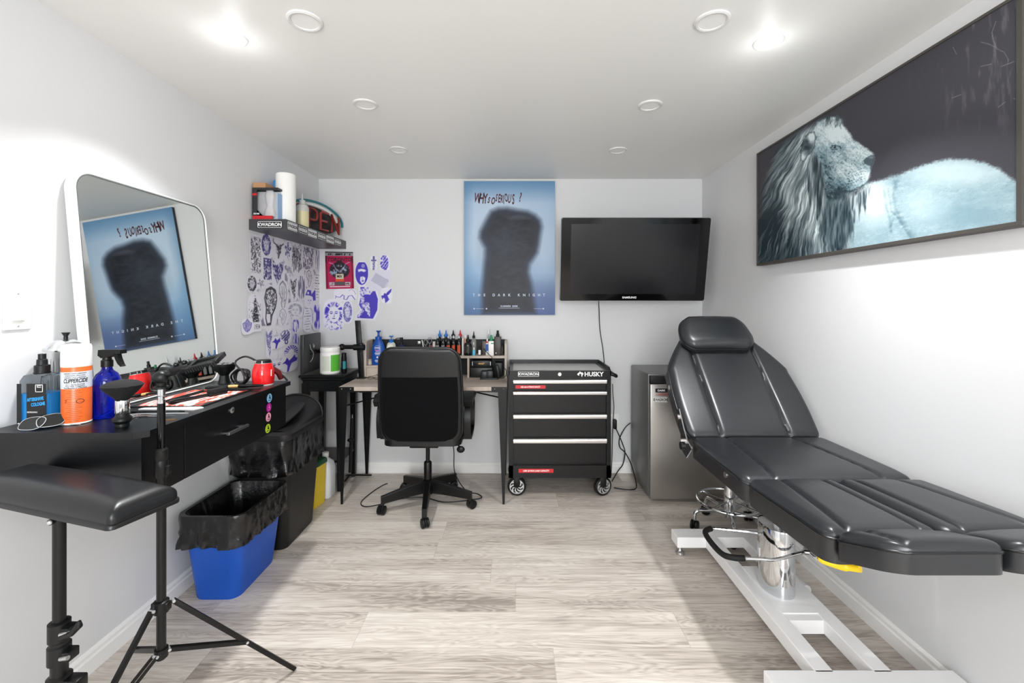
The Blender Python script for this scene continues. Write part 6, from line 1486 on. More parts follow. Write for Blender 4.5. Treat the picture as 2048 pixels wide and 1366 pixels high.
# barber mat
MATM = bpy.data.materials.new('striped barber mat'); MATM.use_nodes = True; nt = MATM.node_tree; N = nt.nodes.new; L = nt.links
b = nt.nodes['Principled BSDF']; b.inputs['Roughness'].default_value = 0.55
g = N('ShaderNodeNewGeometry'); mp = N('ShaderNodeMapping'); mp.inputs['Scale'].default_value = (60, 8, 1); mp.inputs['Rotation'].default_value = (0, 0, 0.12)
L.new(g.outputs['Position'], mp.inputs['Vector'])
nz = N('ShaderNodeTexNoise'); nz.inputs['Scale'].default_value = 1.0; nz.inputs['Detail'].default_value = 2; L.new(mp.outputs[0], nz.inputs['Vector'])
cr = N('ShaderNodeValToRGB'); cr.color_ramp.interpolation = 'CONSTANT'; e = cr.color_ramp.elements
e[0].position = 0.0; e[0].color = C('#3b3736'); e[1].position = 0.40; e[1].color = C('#d8462f'); x = e.new(0.505); x.color = C('#ebe6e2'); x = e.new(0.60); x.color = C('#d8462f'); x = e.new(0.67); x.color = C('#e9b6ac')
L.new(nz.outputs['Fac'], cr.inputs[0]); L.new(cr.outputs[0], b.inputs['Base Color'])
t = thing('barber_mat', 'red and white striped rubber mat with black border on the counter', 'mat', (-1.22, 1.68, cz))
MB().box(-1.342, -1.092, 1.530, 1.838, cz, cz + 0.003, 0.001).build('border', BLKPL, t, smooth=0)
MB().box(-1.330, -1.104, 1.542, 1.826, cz + 0.003, cz + 0.0036).build('printed_surface', MATM, t, smooth=0)
mz = cz + 0.0037
def flat_poly(name, pts, z, h, m, label, cat, group=None):
    mb = MB(); mb.loft([[Vector((x, y, z)) for x, y in pts], [Vector((x, y, z + h)) for x, y in pts]], True, True, True)
    return mb.make(name, m, label, cat, group, 0)
flat_poly('flat_comb', [(-1.275, 1.493), (-1.27, 1.512), (-1.09, 1.528), (-1.072, 1.520), (-1.085, 1.488)], cz, 0.004, WHITE, 'flat white barber comb in front of the striped mat', 'comb')
flat_poly('flat_comb', [(-1.27, 1.458), (-1.27, 1.472), (-1.118, 1.476), (-1.098, 1.468), (-1.115, 1.455)], cz, 0.004, BLKPL, 'flat black comb lying beside the flat white comb', 'comb')
def scissors(cx_, cy_, ang, sc, z, label, hm, name='scissors'):
    t = thing(name, label, 'scissors', (cx_, cy_, z)); R_ = Matrix.Translation((cx_, cy_, z + 0.003)) @ Matrix.Rotation(ang, 4, 'Z') @ Matrix.Scale(sc, 4)
    for s in (-1, 1):
        mb = MB(); mb.loft([[R_ @ Vector(p) for p in ((0.0, s * 0.002, k * 0.0015 + s * 0.001), (0.075, s * 0.008, k * 0.0015 + s * 0.001), (0.03, s * 0.009, k * 0.0015 + s * 0.001), (0, s * 0.006, k * 0.0015 + s * 0.001))] for k in (0, 1)], True, True, True)
        bl = mb.build('blade', STEEL, t, smooth=0)
        MB().tube([R_ @ Vector((0.004, s * 0.004, 0.001)), R_ @ Vector((-0.035, -s * 0.008, 0.001))], 0.002 * sc, 6).tube([R_ @ Vector((-0.050 + 0.015 * math.cos(a), -s * 0.014 + 0.010 * math.sin(a), 0.001)) for a in [2 * PI * k / 16 for k in range(16)]], 0.0022 * sc, 6, closed=True).build('finger_ring', hm, bl)
    return t
scissors(-1.165, 1.405, 0.15, 1.05, cz, 'small steel scissors lying beside the neck duster', STEEL)
flat_poly('hair_pin', [(-1.10, 1.36), (-1.02 - 0.035, 1.372), (-1.056, 1.376), (-1.10, 1.366)], cz, 0.002, mat('brass', '#b98a4a', 0.3, 1.0), 'thin brass pin near the front edge of the counter', 'pin')
flat_poly('razor_handle', [(-1.235, 1.432), (-1.235, 1.440), (-1.10, 1.449), (-1.07, 1.447), (-1.10, 1.440)], cz, 0.003, SILVER, 'slim silver razor handle beside the black comb', 'razor')
def hairbrush(x, y, ang, z, label):
    t = thing('bristle_brush', label, 'brush', (x, y, z)); R_ = Matrix.Translation((x, y, z)) @ Matrix.Rotation(ang, 4, 'Z')
    MB().tube([R_ @ Vector(p) for p in ((-0.14, 0, 0.008), (-0.12, 0, 0.009), (-0.05, 0, 0.007), (0.0, 0, 0.008))], [0.007, 0.0085, 0.006, 0.006], 10).build('handle', BLKPL, t)
    MB().box(-0.002, 0.07, -0.014, 0.014, 0.001, 0.011, 0.003, M=R_).build('head', BLKPL, t)
    MB().box(0.002, 0.066, -0.012, 0.012, 0.011, 0.026, 0.002, M=R_).build('bristles', mat('black bristles'), t)
hairbrush(-1.175, 1.69, 1.22, mz, 'black bristle cleaning brush lying on the striped mat')
t = thing('clip_comb', 'long black comb lying on the striped mat behind the bristle brush', 'comb', (-1.25, 1.70, mz))
mb = MB(); mb.box(-1.278, -1.268, 1.585, 1.80, mz, mz + 0.004)
mb.build('spine', BLKPL, t, smooth=0)
mb = MB()
for k in range(30): mb.box(-1.268, -1.250, 1.588 + k * 0.0072, 1.5915 + k * 0.0072, mz, mz + 0.003)
o = mb.build('teeth', BLKPL, t, smooth=0)
t = thing('clip_comb', 'black wide-toothed comb across the far end of the striped mat', 'comb', (-1.15, 1.80, mz))
R_ = Matrix.Translation((-1.185, 1.805, mz)) @ Matrix.Rotation(0.10, 4, 'Z')
MB().box(-0.0, 0.13, 0.008, 0.020, 0, 0.006, 0.001, M=R_).build('spine', BLKPL, t, smooth=0)
mb = MB()
for k in range(16): mb.box(0.002 + k * 0.005, 0.0045 + k * 0.005, -0.016, 0.008, 0.001, 0.004, M=R_)
mb.build('teeth', BLKPL, t, smooth=0)
t = thing('makeup_brush', 'flat black brush with tan wooden band near the red hair dryer', 'brush', (-1.19, 1.88, cz))
p0, p1 = Vector((-1.30, 1.862, cz + 0.006)), Vector((-1.085, 1.905, cz + 0.008)); 
MB().tube([p0.lerp(p1, k) for k in (0.55, 0.62, 0.8, 1.0)], [0.006, 0.0075, 0.0065, 0.004], 10).build('handle', BLKGL, t)
MB().tube([p0.lerp(p1, k) for k in (0.38, 0.55)], [0.0065, 0.0065], 10).build('wooden_band', mat('tan wood', '#d2a566', 0.5), t)
MB().obox(p0.lerp(p1, 0.19), (p1 - p0) * 0.19, (-0.003, 0.016, 0), (0, 0, 0.004), 0.001).build('bristles', mat('black bristles'), t)
# red hair dryer standing on its nozzle
c_ = (-1.118, 1.962)
DRY = mat('glossy red plastic', '#d41a1d', 0.12, spec=0.6)
t = thing('hair_dryer', 'glossy red hair dryer standing on its nozzle at the far end of the counter', 'hair dryer', (*c_, cz))
MB().lathe([(0.040, 0.004), (0.0425, 0.006), (0.0445, 0.03), (0.0450, 0.045), (0.0425, 0.070), (0.036, 0.090), (0.034, 0.096)], (*c_, cz), 36).build('barrel', DRY, t)
MB().lathe([(0.001, 0.0), (0.040, 0.0), (0.0415, 0.005), (0.038, 0.006)], (*c_, cz), 36).build('nozzle_rim', WHITE, t, label='white rim')
g_ = MB(); g_.lathe([(0.0335, 0.092), (0.034, 0.100), (0.030, 0.110), (0.0001, 0.111)], (*c_, cz), 36); gr_ = g_.build('rear_grille', BLKPL, t)
g_ = MB(); g_.lathe([(0.0342, 0.0965), (0.0342, 0.098)], (*c_, cz), 36, caps=False)
for a in (-2.5, -2.1, -1.2): g_.box(0.030, 0.0345, -0.0012, 0.0012, 0.097, 0.1085, M=Matrix.Translation((*c_, cz)) @ Matrix.Rotation(a, 4, 'Z'))
g_.build('grille_line', SILVER, gr_, smooth=0)
MB().tube([(c_[0] + 0.01, c_[1] + 0.035, cz + 0.07), (c_[0] + 0.035, c_[1] + 0.06, cz + 0.045), (c_[0] + 0.04, c_[1] + 0.075, cz + 0.015)], [0.014, 0.013, 0.012], 12).build('handle', mat('dark red plastic', '#5a1216', 0.3), t)
MB().obox((c_[0] + 0.043, c_[1] - 0.012, cz + 0.055), (0.001, 0.0005, 0), (-0.002, 0.006, 0), (0, 0, 0.014)).build('tag', WHITE, t, smooth=0, label='white tag')
# cable coil
mb = MB()
cc_ = Vector((-1.215, 1.955, cz)); pts = []
for k in range(120):
    a = k * 0.21; pts.append(cc_ + Vector((0.030 * math.cos(a) * (1 + 0.2 * math.sin(k * 0.31)), 0.012 * math.sin(k * 0.17) + 0.012 * math.cos(a * 0.5), 0.036 + 0.034 * math.sin(a) * (1 + 0.15 * math.cos(k * 0.4)))))
pts = [Vector((-1.02 - 0.03, 2.04, cz + 0.004)), Vector((-1.075, 2.03, cz + 0.035)), Vector((-1.11, 2.02, cz + 0.055)), Vector((-1.14, 2.01, cz + 0.075))] + [Vector((-1.19, 1.99, cz + 0.115)), Vector((-1.225, 1.985, cz + 0.12)), Vector((-1.255, 1.98, cz + 0.09))] + pts
mb.tube(bez(pts, 3), 0.0042, 8)
mb.make('coiled_cable', CABLE, 'black power cable coiled on the counter between the bowl and red hair dryer', 'cable')
# black bowl
c_ = (-1.318, 2.002)
t = thing('tint_bowl', 'black bowl on a narrow foot beside the mirror corner', 'bowl', (*c_, cz))
MB().lathe([(0.001, 0.0), (0.026, 0.0), (0.022, 0.012), (0.018, 0.035), (0.026, 0.048), (0.040, 0.060), (0.046, 0.082), (0.0465, 0.088), (0.044, 0.088), (0.041, 0.078), (0.03, 0.062), (0.001, 0.055)], (*c_, cz), 32).build('bowl', BLKPL, t)
mb = MB()
for k in range(7): a = k * 0.9; mb.obox((c_[0] + 0.024 * math.cos(a), c_[1] + 0.024 * math.sin(a), cz + 0.078), (0.006, 0.003, 0.0), (0, 0.002, 0.001), (0.001, 0, 0.012))
mb.build('clip', mat('grey clips', '#6f7072', 0.3), t, smooth=0)

# ================================================================ things on side table and desk
tz_ = SZ + 0.0006
c_ = (-1.288, 3.082)
t = thing('supplement_tub', 'white plastic tub with a green label panel on the side table', 'tub', (*c_, tz_))
MB().lathe([(0.001, 0.0), (0.058, 0.0), (0.065, 0.008), (0.066, 0.020), (0.066, 0.140), (0.062, 0.152), (0.060, 0.156)], (*c_, tz_), 36).build('body', WHITE, t)
MB().lathe([(0.063, 0.152), (0.065, 0.155), (0.065, 0.180), (0.062, 0.186), (0.001, 0.187)], (*c_, tz_), 36).build('lid', WHITE, t)
fa = math.atan2(-c_[1], -c_[0])
lab(t, 0.0664, 0.022, 0.135, (*c_, tz_), mat('green print', '#58b33a', 0.4), 'label', fa + 0.05, fa + 1.25, 16)
lab(t, 0.0664, 0.028, 0.128, (*c_, tz_), mat('pale green print', '#cfd6c6', 0.4), 'label', fa - 0.85, fa - 0.02, 16)
c_ = (-1.213, 3.140)
t = thing('small_bottle', 'slim dark bottle with teal label beside the white tub', 'bottle', (*c_, tz_))
MB().lathe([(0.001, 0.0), (0.017, 0.0), (0.018, 0.003), (0.018, 0.110), (0.0165, 0.112), (0.0165, 0.138), (0.001, 0.139)], (*c_, tz_), 20).build('body', BLKPL, t)
lab(t, 0.0183, 0.025, 0.08, (*c_, tz_), mat('teal print', '#1d7f86', 0.4), 'label', math.atan2(-c_[1], -c_[0]) - 0.5, math.atan2(-c_[1], -c_[0]) + 0.7, 10)
# arm-mounted panel
t = thing('monitor_arm', 'black clamp pole with side arm and dark panel at left end of desk', 'monitor arm', (px(723, 3.2), 3.2, DZ))
b0, b1 = at(723.5, 757, 3.17), at(715.5, 641, 3.17); b0.z = DZ
MB().obox((b0 + b1) / 2, (b1 - b0) / 2, (0.018, 0, 0), (0, 0.012, 0), 0.003).build('pole', BLKMT, t)
MB().box(b0.x - 0.03, b0.x + 0.03, 3.14, 3.2, DZ, DZ + 0.008, 0.002).build('pole_base', BLKMT, t)
a0 = at(718, 694, 3.17); a1 = at(684, 694, 3.185); a2 = Vector((-1.388, 3.08, 0.962))
MB().tube([a0, a1], 0.0155, 12).build('side_arm', BLKPL, t)
MB().sphere(a1, 0.024, 14).build('joint', BLKPL, t)
MB().cyl(a0 + Vector((-0.03, -0.02, 0)), a0 + Vector((0.045, -0.02, 0)), 0.022).box(a0.x + 0.012, a0.x + 0.032, 3.135, 3.175, a0.z - 0.03, a0.z + 0.03, 0.004).build('joint', BLKPL, t)
MB().tube([a1, Vector((-1.335, 3.182, 0.965)), a2], [0.013, 0.013, 0.016], 12).build('side_arm', BLKPL, t)
MB().sphere(Vector((-1.335, 3.182, 0.965)), 0.022, 12).build('joint', BLKPL, t)
pc = Vector((-1.405, 3.045, 0.958))
MB().obox(pc, (0.012, 0.0, 0), (-0.006, 0.145, 0), (0, 0, 0.130), 0.005).build('display_panel', mat('dark grey panel', '#2a2b2d', 0.4), t, label='flat dark grey panel seen from behind')
mb = MB(); mb.tube(bez([pc + Vector((0.016, -0.05, 0.06)), pc + Vector((0.02, -0.045, 0.03)), pc + Vector((0.03, -0.03, 0.0)), pc + Vector((0.02, -0.02, -0.04)), pc + Vector((0.016, -0.045, -0.06))], 5), 0.0018, 6).tube(bez([pc + Vector((0.016, 0.0, 0.06)), pc + Vector((0.024, -0.01, 0.035)), pc + Vector((0.02, 0.01, 0.05))], 5), 0.0018, 6).build('wire', SILVER, t)  # silver squiggles stand in for a reflection on the panel
MB().obox(pc + Vector((0.018, 0.01, 0.0)), (0.006, 0, 0), (0, 0.05, 0), (0, 0, 0.012), 0.001).build('mount_plate', BLKPL, t)
# folded light stand under the desk
t = thing('light_stand', 'folded black light stand with chrome tip standing under the desk', 'light stand', (-1.10, 3.13, 0))
q0, q1 = at(700, 944, 3.12), at(704, 836, 3.12); q0.z = 0.10
MB().tube([q0, q1], 0.011, 12).build('pole', BLKMT, t)
MB().tube([q1, at(704.5, 828, 3.12)], [0.006, 0.004], 10).build('tip', CHROME, t)
MB().sphere(at(701, 880, 3.11), 0.018, 10, (1.3, 1, 0.8)).build('collar', BLKPL, t)
for (u, v) in ((748, 943), (693, 951), (690, 962)):
    e_ = Vector((px(u, F * 1.29 / (v - 606)), min(3.3, F * 1.29 / (v - 606)), 0.010)); MB().tube([q0 + Vector((0, 0, -0.02)), e_], 0.007, 8).build('leg', BLKMT, t)
# bottles on the hutch
def bot(name, label, u, Y, z, r, h, m, cap=None, capz=None, rot=1.0, group=None, sq=False, capr=None, neck=None):
    x = px(u, Y); t = thing(name, label, 'bottle', (x, Y, z + 0.0005), 0, group)
    nr = neck or r * 0.4
    if sq: MB().loft([[Vector((p.x, p.y, z + zz)) for p in rrect(x, Y, a, a * 0.75, a * 0.2, 0, 3)] for a, zz in ((r * .97, 0.0005), (r, 0.003), (r, h * 0.97), (r * .93, h))], True, True, True).build('body', m, t, smooth=40)
    else: MB().lathe([(0.0005, 0.0005), (r * 0.95, 0.0005), (r, 0.004), (r, h * 0.72), (r * 0.9, h * 0.82), (nr * 1.15, h * 0.94), (nr, h * 0.96), (nr, h)], (x, Y, z), 18).build('body', m, t)
    if cap: MB().lathe([(a * (capr or nr * 1.15), h + b) for a, b in cap[0]], (x, Y, z), 14).build(cap[2] if len(cap) > 2 else 'cap', cap[1], t)
    return t, x
NOZ = [(1, -0.004), (1, 0.012), (0.55, 0.016), (0.2, 0.045), (0.001, 0.046)]
TWIST = [(1, -0.004), (1.1, 0.006), (0.7, 0.016), (0.001, 0.017)]
INK = mat('black ink bottle', '#101013', 0.12, spec=0.6); ORL = mat('orange label', '#c9502a', 0.4); GRYL = mat('grey label', '#8b8b8b', 0.4)
CLR = mat('clear cap', '#a7adb2', 0.15, 0.2); BLC = mat('blue cap', '#1d6fc4', 0.3); RDC = mat('red cap', '#c92a3a', 0.3)
zR_, zL_ = zR, zL
for i, (u, lm, lt_) in enumerate(((875.4, GRYL, 'black ink bottle with grey label, leftmost of the front row on the hutch'), (886.4, GRYL, 'black ink bottle with grey label, second from left in the front row'), (897, ORL, 'black ink bottle with orange label, middle of the front row'), (907.3, ORL, 'black ink bottle with orange label, second from right in the front row'), (918, ORL, 'black ink bottle with orange label, rightmost of the front row on the hutch'))):
    t, x = bot('ink_bottle', lt_, u, 3.215, zR_, 0.0178, 0.128, INK, (TWIST, CLR), capr=0.0085, group='ink bottles in the front row on the hutch')
    lab(t, 0.0181, 0.015, 0.075, (x, 3.215, zR_), lm, 'label', -2.3, -0.9, 10)
for u, cm, lt_ in ((879.5, BLC, 'ink bottle with pointed blue cap, leftmost of the back row'), (892, BLC, 'ink bottle with pale blue cap, second of the back row'), (906.5, BLKPL, 'ink bottle with pointed black cap in the back row'), (920.5, RDC, 'ink bottle with red cap, rightmost of the back row')):
    bot('ink_bottle', lt_, u, 3.285, zR_, 0.0178, 0.135, INK, (NOZ, cm), capr=0.0135, group='ink bottles in the back row on the hutch')
bot('tube_bottle', 'slim white tube standing right of the ink bottles', 925.5, 3.215, zR_, 0.0062, 0.125, WHITE, None, neck=0.005)
t, x = bot('dropper_bottle', 'wide glossy black bottle with pointed cap on the hutch', 936, 3.21, zR_, 0.0285, 0.105, INK, (NOZ, BLKPL), capr=0.016); lab(t, 0.0288, 0.02, 0.07, (x, 3.21, zR_), mat('charcoal label', '#34342f', 0.4), 'label', -2.6, -0.7, 10)
bot('ink_bottle', 'peach coloured bottle behind the wide black bottle', 930.5, 3.285, zR_, 0.015, 0.125, mat('peach plastic', '#d9a582', 0.4), (TWIST, WHITE))
bot('squeeze_bottle', 'clear bottle with black pointed nozzle on the hutch', 947.5, 3.275, zR_, 0.0205, 0.125, mat('grey clear plastic', '#b9bab4', 0.12, trans=0.5), (NOZ, BLKPL), capr=0.011)
t, x = bot('small_bottle', 'small bottle of pale blue liquid in front of the clear bottle', 947.8, 3.21, zR_, 0.0115, 0.042, mat('pale blue liquid', '#58bbdf', 0.2), (TWIST, WHITE))
t, x = bot('small_bottle', 'small black bottle with white label on the hutch', 959.5, 3.21, zR_, 0.0125, 0.055, INK, (TWIST, BLKPL)); lab(t, 0.0128, 0.006, 0.04, (x, 3.21, zR_), WPRINT, 'label', -2.4, -0.9, 8)
bot('small_bottle', 'dark brown bottle near the middle of the hutch shelf', 968, 3.26, zR_, 0.0165, 0.10, mat('dark brown plastic', '#3a302b', 0.4), None, sq=True)
t, x = bot('tube_bottle', 'white and blue tube with red round mark on the hutch', 974.5, 3.235, zR_, 0.0125, 0.105, WHITE, (TWIST, WHITE)); lab(t, 0.0129, 0.03, 0.08, (x, 3.235, zR_), mat('royal blue print', '#2c5fb0', 0.4), 'label', -2.5, -0.9, 8); lab(t, 0.0129, 0.088, 0.100, (x, 3.235, zR_), RED, 'label', -2.1, -1.2, 8)
t, x = bot('spray_bottle', 'white bottle with green spray cap on the hutch', 982.5, 3.205, zR_, 0.0195, 0.105, WHITE, ([(1, -0.004), (1, 0.018), (0.75, 0.02), (0.55, 0.043), (0.001, 0.044)], mat('green plastic', '#1c8a52', 0.35)), capr=0.0125, sq=True)
MB().box(x - 0.002, x + 0.019, 3.1895, 3.1902, zR_ + 0.085, zR_ + 0.092).build('label', mat('green plastic'), t, smooth=0)
bot('spray_bottle', 'tall clear spray bottle at the back of the hutch', 977.5, 3.29, zR_, 0.0155, 0.155, mat('clear bluish plastic'), ([(1, -0.004), (1, 0.014), (0.6, 0.02), (0.5, 0.04), (0.001, 0.041)], mat('milky plastic')))
t, x = bot('spray_bottle', 'square dark brown bottle with black spray cap at the right end of the hutch', 995.5, 3.205, zR_, 0.0255, 0.138, mat('speckled brown plastic', '#332d29', 0.4, bump=(200, 0.4, 0.001)), ([(1, -0.002), (1, 0.018), (0.72, 0.02), (0.68, 0.044), (0.001, 0.045)], BLKPL), capr=0.0125, sq=True)
MB().lathe([(0.0001, 0.001), (0.004, 0.001), (0.004, 0)], n=12, M=MXZ(x - 0.012, 3.205 - 0.0192, zR_ + 0.02) @ Matrix.Rotation(0, 4, 'X')).build('label', WPRINT, t)
bot('small_bottle', 'short brown bottle at the far right end of the hutch shelf', 1004, 3.225, zR_, 0.0115, 0.075, mat('dark brown plastic'), (TWIST, BLKPL))
# pump bottles on the left hutch shelf
NB = mat('royal blue bottle', '#134fa8', 0.3, spec=0.5)
x = px(757, 3.24)
t = thing('lotion_bottle', 'large royal blue lotion pump bottle on the left end of the hutch', 'bottle', (x, 3.24, zL_))
MB().lathe([(0.001, 0.0), (0.046, 0.0), (0.049, 0.005), (0.050, 0.05), (0.048, 0.12), (0.038, 0.152), (0.024, 0.180), (0.020, 0.188)], (x, 3.24, zL_), 28, 1, 0.6).build('body', NB, t)
MB().lathe([(0.0235, 0.184), (0.0235, 0.205), (0.012, 0.208), (0.0075, 0.215), (0.0075, 0.235), (0.018, 0.246), (0.018, 0.250), (0.001, 0.250)], (x, 3.24, zL_), 20).build('pump', NB, t)
yb_ = 3.24 - 0.0302; mb = MB(); mb.text('NIVEA', 0.0125, MXZ(x, yb_, zL_ + 0.125), 0.0003, 1.0, 'CENTER', bold=0.0004)
ring = [Vector((x + 0.0195 * math.cos(a), yb_ + 0.0003, zL_ + 0.125 + 0.0165 * math.sin(a))) for a in [2 * PI * k / 28 for k in range(28)]]; mb.tube(ring, 0.0006, 6, closed=True)
for k, (w_, z) in enumerate(((0.012, 0.098), (0.018, 0.089), (0.018, 0.083), (0.014, 0.077), (0.016, 0.036), (0.019, 0.030), (0.012, 0.023))): mb.box(x - w_, x + w_, yb_ - 0.0006, yb_ + 0.0004, zL_ + z - 0.0013, zL_ + z + 0.0013)
mb.lathe([(0.0001, 0.014), (0.004, 0.004), (0.0065, -0.003), (0.004, -0.008), (0.0001, -0.010)], (x, yb_ + 0.0015, zL_ + 0.058), 14, 1, 0.4)
mb.build('lettering', WPRINT, t, smooth=0)
MB().box(x - 0.018, x + 0.018, yb_ - 0.0007, yb_ + 0.0003, zL_ + 0.1055, zL_ + 0.109).build('label_band', mat('pink print', '#ea6ac0', 0.5), t, smooth=0)
x = px(782.5, 3.26)
t = thing('lotion_bottle', 'white pump bottle with blue pump and green leaf label on the hutch', 'bottle', (x, 3.26, zL_))
MB().lathe([(0.001, 0.0), (0.032, 0.0), (0.034, 0.005), (0.035, 0.13), (0.030, 0.152), (0.016, 0.165)], (x, 3.26, zL_), 24, 1, 0.7).build('body', mat('pale clear plastic', '#cfd2cc', 0.2), t)
MB().lathe([(0.0165, 0.160), (0.0175, 0.178), (0.010, 0.182), (0.003, 0.184), (0.003, 0.198), (0.015, 0.204), (0.015, 0.210), (0.001, 0.211)], (x, 3.26, zL_), 18).build('pump', BLC, t)
MB().lathe([(0.001, 0), (0.026, 0), (0.026, -0.001)], n=24, M=MXZ(x, 3.2345, zL_ + 0.115) @ Matrix.Diagonal((1, 1.35, 1, 1))).build('label', mat('cream label', '#eeeede', 0.4), t)
MB().obox((x + 0.004, 3.2325, zL_ + 0.098), (0.016, 0, 0.007), (0, 0.0006, 0), (-0.003, 0, 0.006)).build('leaf_print', mat('green print'), t, smooth=0)
x = px(803, 3.27)
t = thing('soap_dispenser', 'dark navy glass dispenser with black pump on the hutch', 'bottle', (x, 3.27, zL_))
MB().lathe([(0.001, 0.0), (0.034, 0.0), (0.036, 0.006), (0.036, 0.105), (0.030, 0.125), (0.015, 0.14), (0.013, 0.150)], (x, 3.27, zL_), 24).build('body', mat('navy glass', '#151a4a', 0.06, spec=0.7), t)
MB().lathe([(0.015, 0.146), (0.015, 0.162), (0.005, 0.165), (0.005, 0.180), (0.012, 0.183), (0.012, 0.197), (0.001, 0.198)], (x, 3.27, zL_), 16).tube(bez([(x - 0.008, 3.268, zL_ + 0.191), (x - 0.03, 3.262, zL_ + 0.191), (x - 0.043, 3.258, zL_ + 0.184)], 5), 0.003, 8).build('pump', BLKPL, t)
x = px(737, 3.22)
t = thing('cream_jar', 'small beige cream jar beside the royal blue lotion bottle', 'jar', (x, 3.22, zL_))
MB().lathe([(0.001, 0), (0.019, 0), (0.020, 0.003), (0.020, 0.026)], (x, 3.25, zL_), 20).build('jar', mat('beige plastic', '#c9bfae', 0.4), t)
MB().lathe([(0.0205, 0.024), (0.0205, 0.040), (0.001, 0.041)], (x, 3.25, zL_), 20).build('lid', mat('grey-beige lid', '#a89f90', 0.4), t)
# wall of the hutch: steel clip; scissors; white marker and pink tool in a cup
x = px(838.5, 3.325); MB().box(x - 0.011, x + 0.011, 3.318, 3.327, 0.99, 1.012, 0.002).make('binder_clip', SILVER, 'small silver clip on the dark back panel of the hutch', 'clip')
cupx = px(856, 3.27)
mb = MB(); mb.lathe([(0.001, 0.0), (0.035, 0.0), (0.037, 0.12), (0.035, 0.12), (0.033, 0.004), (0.001, 0.003)], (cupx, 3.28, zL_), 24)
mb.make('pen_cup', BLKPL, 'black pen cup half hidden by the top of the office chair', 'pen cup')
t = thing('scissors', 'large scissors with grey and white handles upright in the pen cup', 'scissors', (cupx, 3.28, zL_ + 0.01))
for (uu, vv, r0) in ((851, 685, 0.0135), (859.5, 681, 0.0145)):
    c2 = at(uu, vv, 3.27); mb = MB().tube([c2 + Vector((r0 * math.cos(a), 0, r0 * 1.45 * math.sin(a))) for a in [2 * PI * k / 20 for k in range(20)]], 0.0028, 8, closed=True); mb.tube([c2 + Vector((0, 0, -r0 * 1.4)), Vector((cupx, 3.28, zL_ + 0.06))], 0.0025, 6); mb.build('finger_ring', mat('grey rubber', '#8d8f91', 0.4), t)
MB().tube([Vector((cupx, 3.28, zL_ + 0.07)), Vector((cupx, 3.28, zL_ + 0.01))], 0.004, 6).build('blade', STEEL, t)
t0 = at(844, 680, 3.26); MB().tube([t0, Vector((cupx - 0.012, 3.275, zL_ + 0.01))], 0.004, 8).make('marker_pen', WHITE, 'white marker leaning to the left in the pen cup', 'pen')
t0 = at(862, 691, 3.255); MB().tube([t0, Vector((cupx + 0.01, 3.27, zL_ + 0.01))], 0.006, 8).make('marker_pen', mat('pink plastic', '#d04a7a', 0.4), 'pink handled tool at the right of the pen cup', 'pen')
t0 = at(869, 683, 3.225); MB().tube([t0, Vector((px(867, 3.22), 3.22, zR_))], [0.013, 0.013], 12).make('ivory_bottle', mat('ivory plastic', '#d6cfc6', 0.4), 'ivory cylinder standing left of the ink bottles', 'bottle')
# boxes in the cubby
t = thing('machine_case', 'black tattoo machine case with gold lettering in the hutch cubby', 'case', (px(964, 3.2), 3.25, DZ + 0.06))
p_a, p_b = at(943, 733, 3.19), at(982, 721, 3.19)
MB().box(p_a.x, p_b.x, 3.19, 3.32, DZ + 0.074, p_b.z, 0.006).build('case', BLKPL, t)
mb = MB(); mb.text('MAST', 0.017, MXZ((p_a.x + p_b.x) / 2, 3.1895, (p_a.z + p_b.z) / 2 - 0.002), 0.0003, 1.05, 'CENTER', shear=0.2, bold=0.0004); mb.build('lettering', mat('gold print', '#b98f4e', 0.3, 0.6), t, smooth=0)
for xx in (p_a.x + 0.004, p_b.x - 0.006): MB().box(xx, xx + 0.005, 3.187, 3.19, DZ + 0.088, p_b.z - 0.008, 0.001).build('latch', SILVER, t, smooth=0)
MB().box(px(940, 3.19), px(985, 3.19), 3.195, 3.32, DZ + 0.0005, DZ + 0.0735, 0.008).make('machine_case', mat('charcoal plastic', '#1a1b1a', 0.4), 'lower dark case under the gold-lettered case in the hutch cubby', 'case')
MB().box(px(962, 3.15), px(975, 3.15), 3.12, 3.18, DZ + 0.0005, DZ + 0.058, 0.008).box(px(972, 3.15), px(987, 3.15), 3.12, 3.18, DZ + 0.0005, DZ + 0.062, 0.012).box(px(960, 3.13), px(997, 3.13), 3.105, 3.18, DZ + 0.0003, DZ + 0.01, 0.003).make('power_supply', mat('grey-black plastic', '#1e2023', 0.4), 'two black control boxes on a dark tray in front of the cubby', 'power supply')
MB().obox(at(996, 743, 3.16), (0.012, 0, 0.004), (0, 0.012, 0), (-0.01, 0, 0.045), 0.006).make('foot_switch', BLKPL, 'black oval switch with cable at the right of the cubby', 'switch')
MB().box(px(989, 3.25), px(1005, 3.25), 3.22, 3.31, DZ + 0.0005, DZ + 0.105, 0.004).make('charger', BLKPL, 'black upright charger at the right side of the cubby', 'charger')
MB().tube(bez([at(967, 697, 3.20), at(974, 705, 3.175), at(982, 713, 3.17), at(990, 725, 3.165), at(994, 733, 3.16), at(997, 752, 3.14), at(1006, 756, 3.12), at(1012, 750, 3.14), at(1012, 740, 3.16), at(1005, 735, 3.178)], 6), 0.0022, 6).make('thin_cable', CABLE, 'thin black cable hanging over the hutch shelf into the cubby', 'cable')
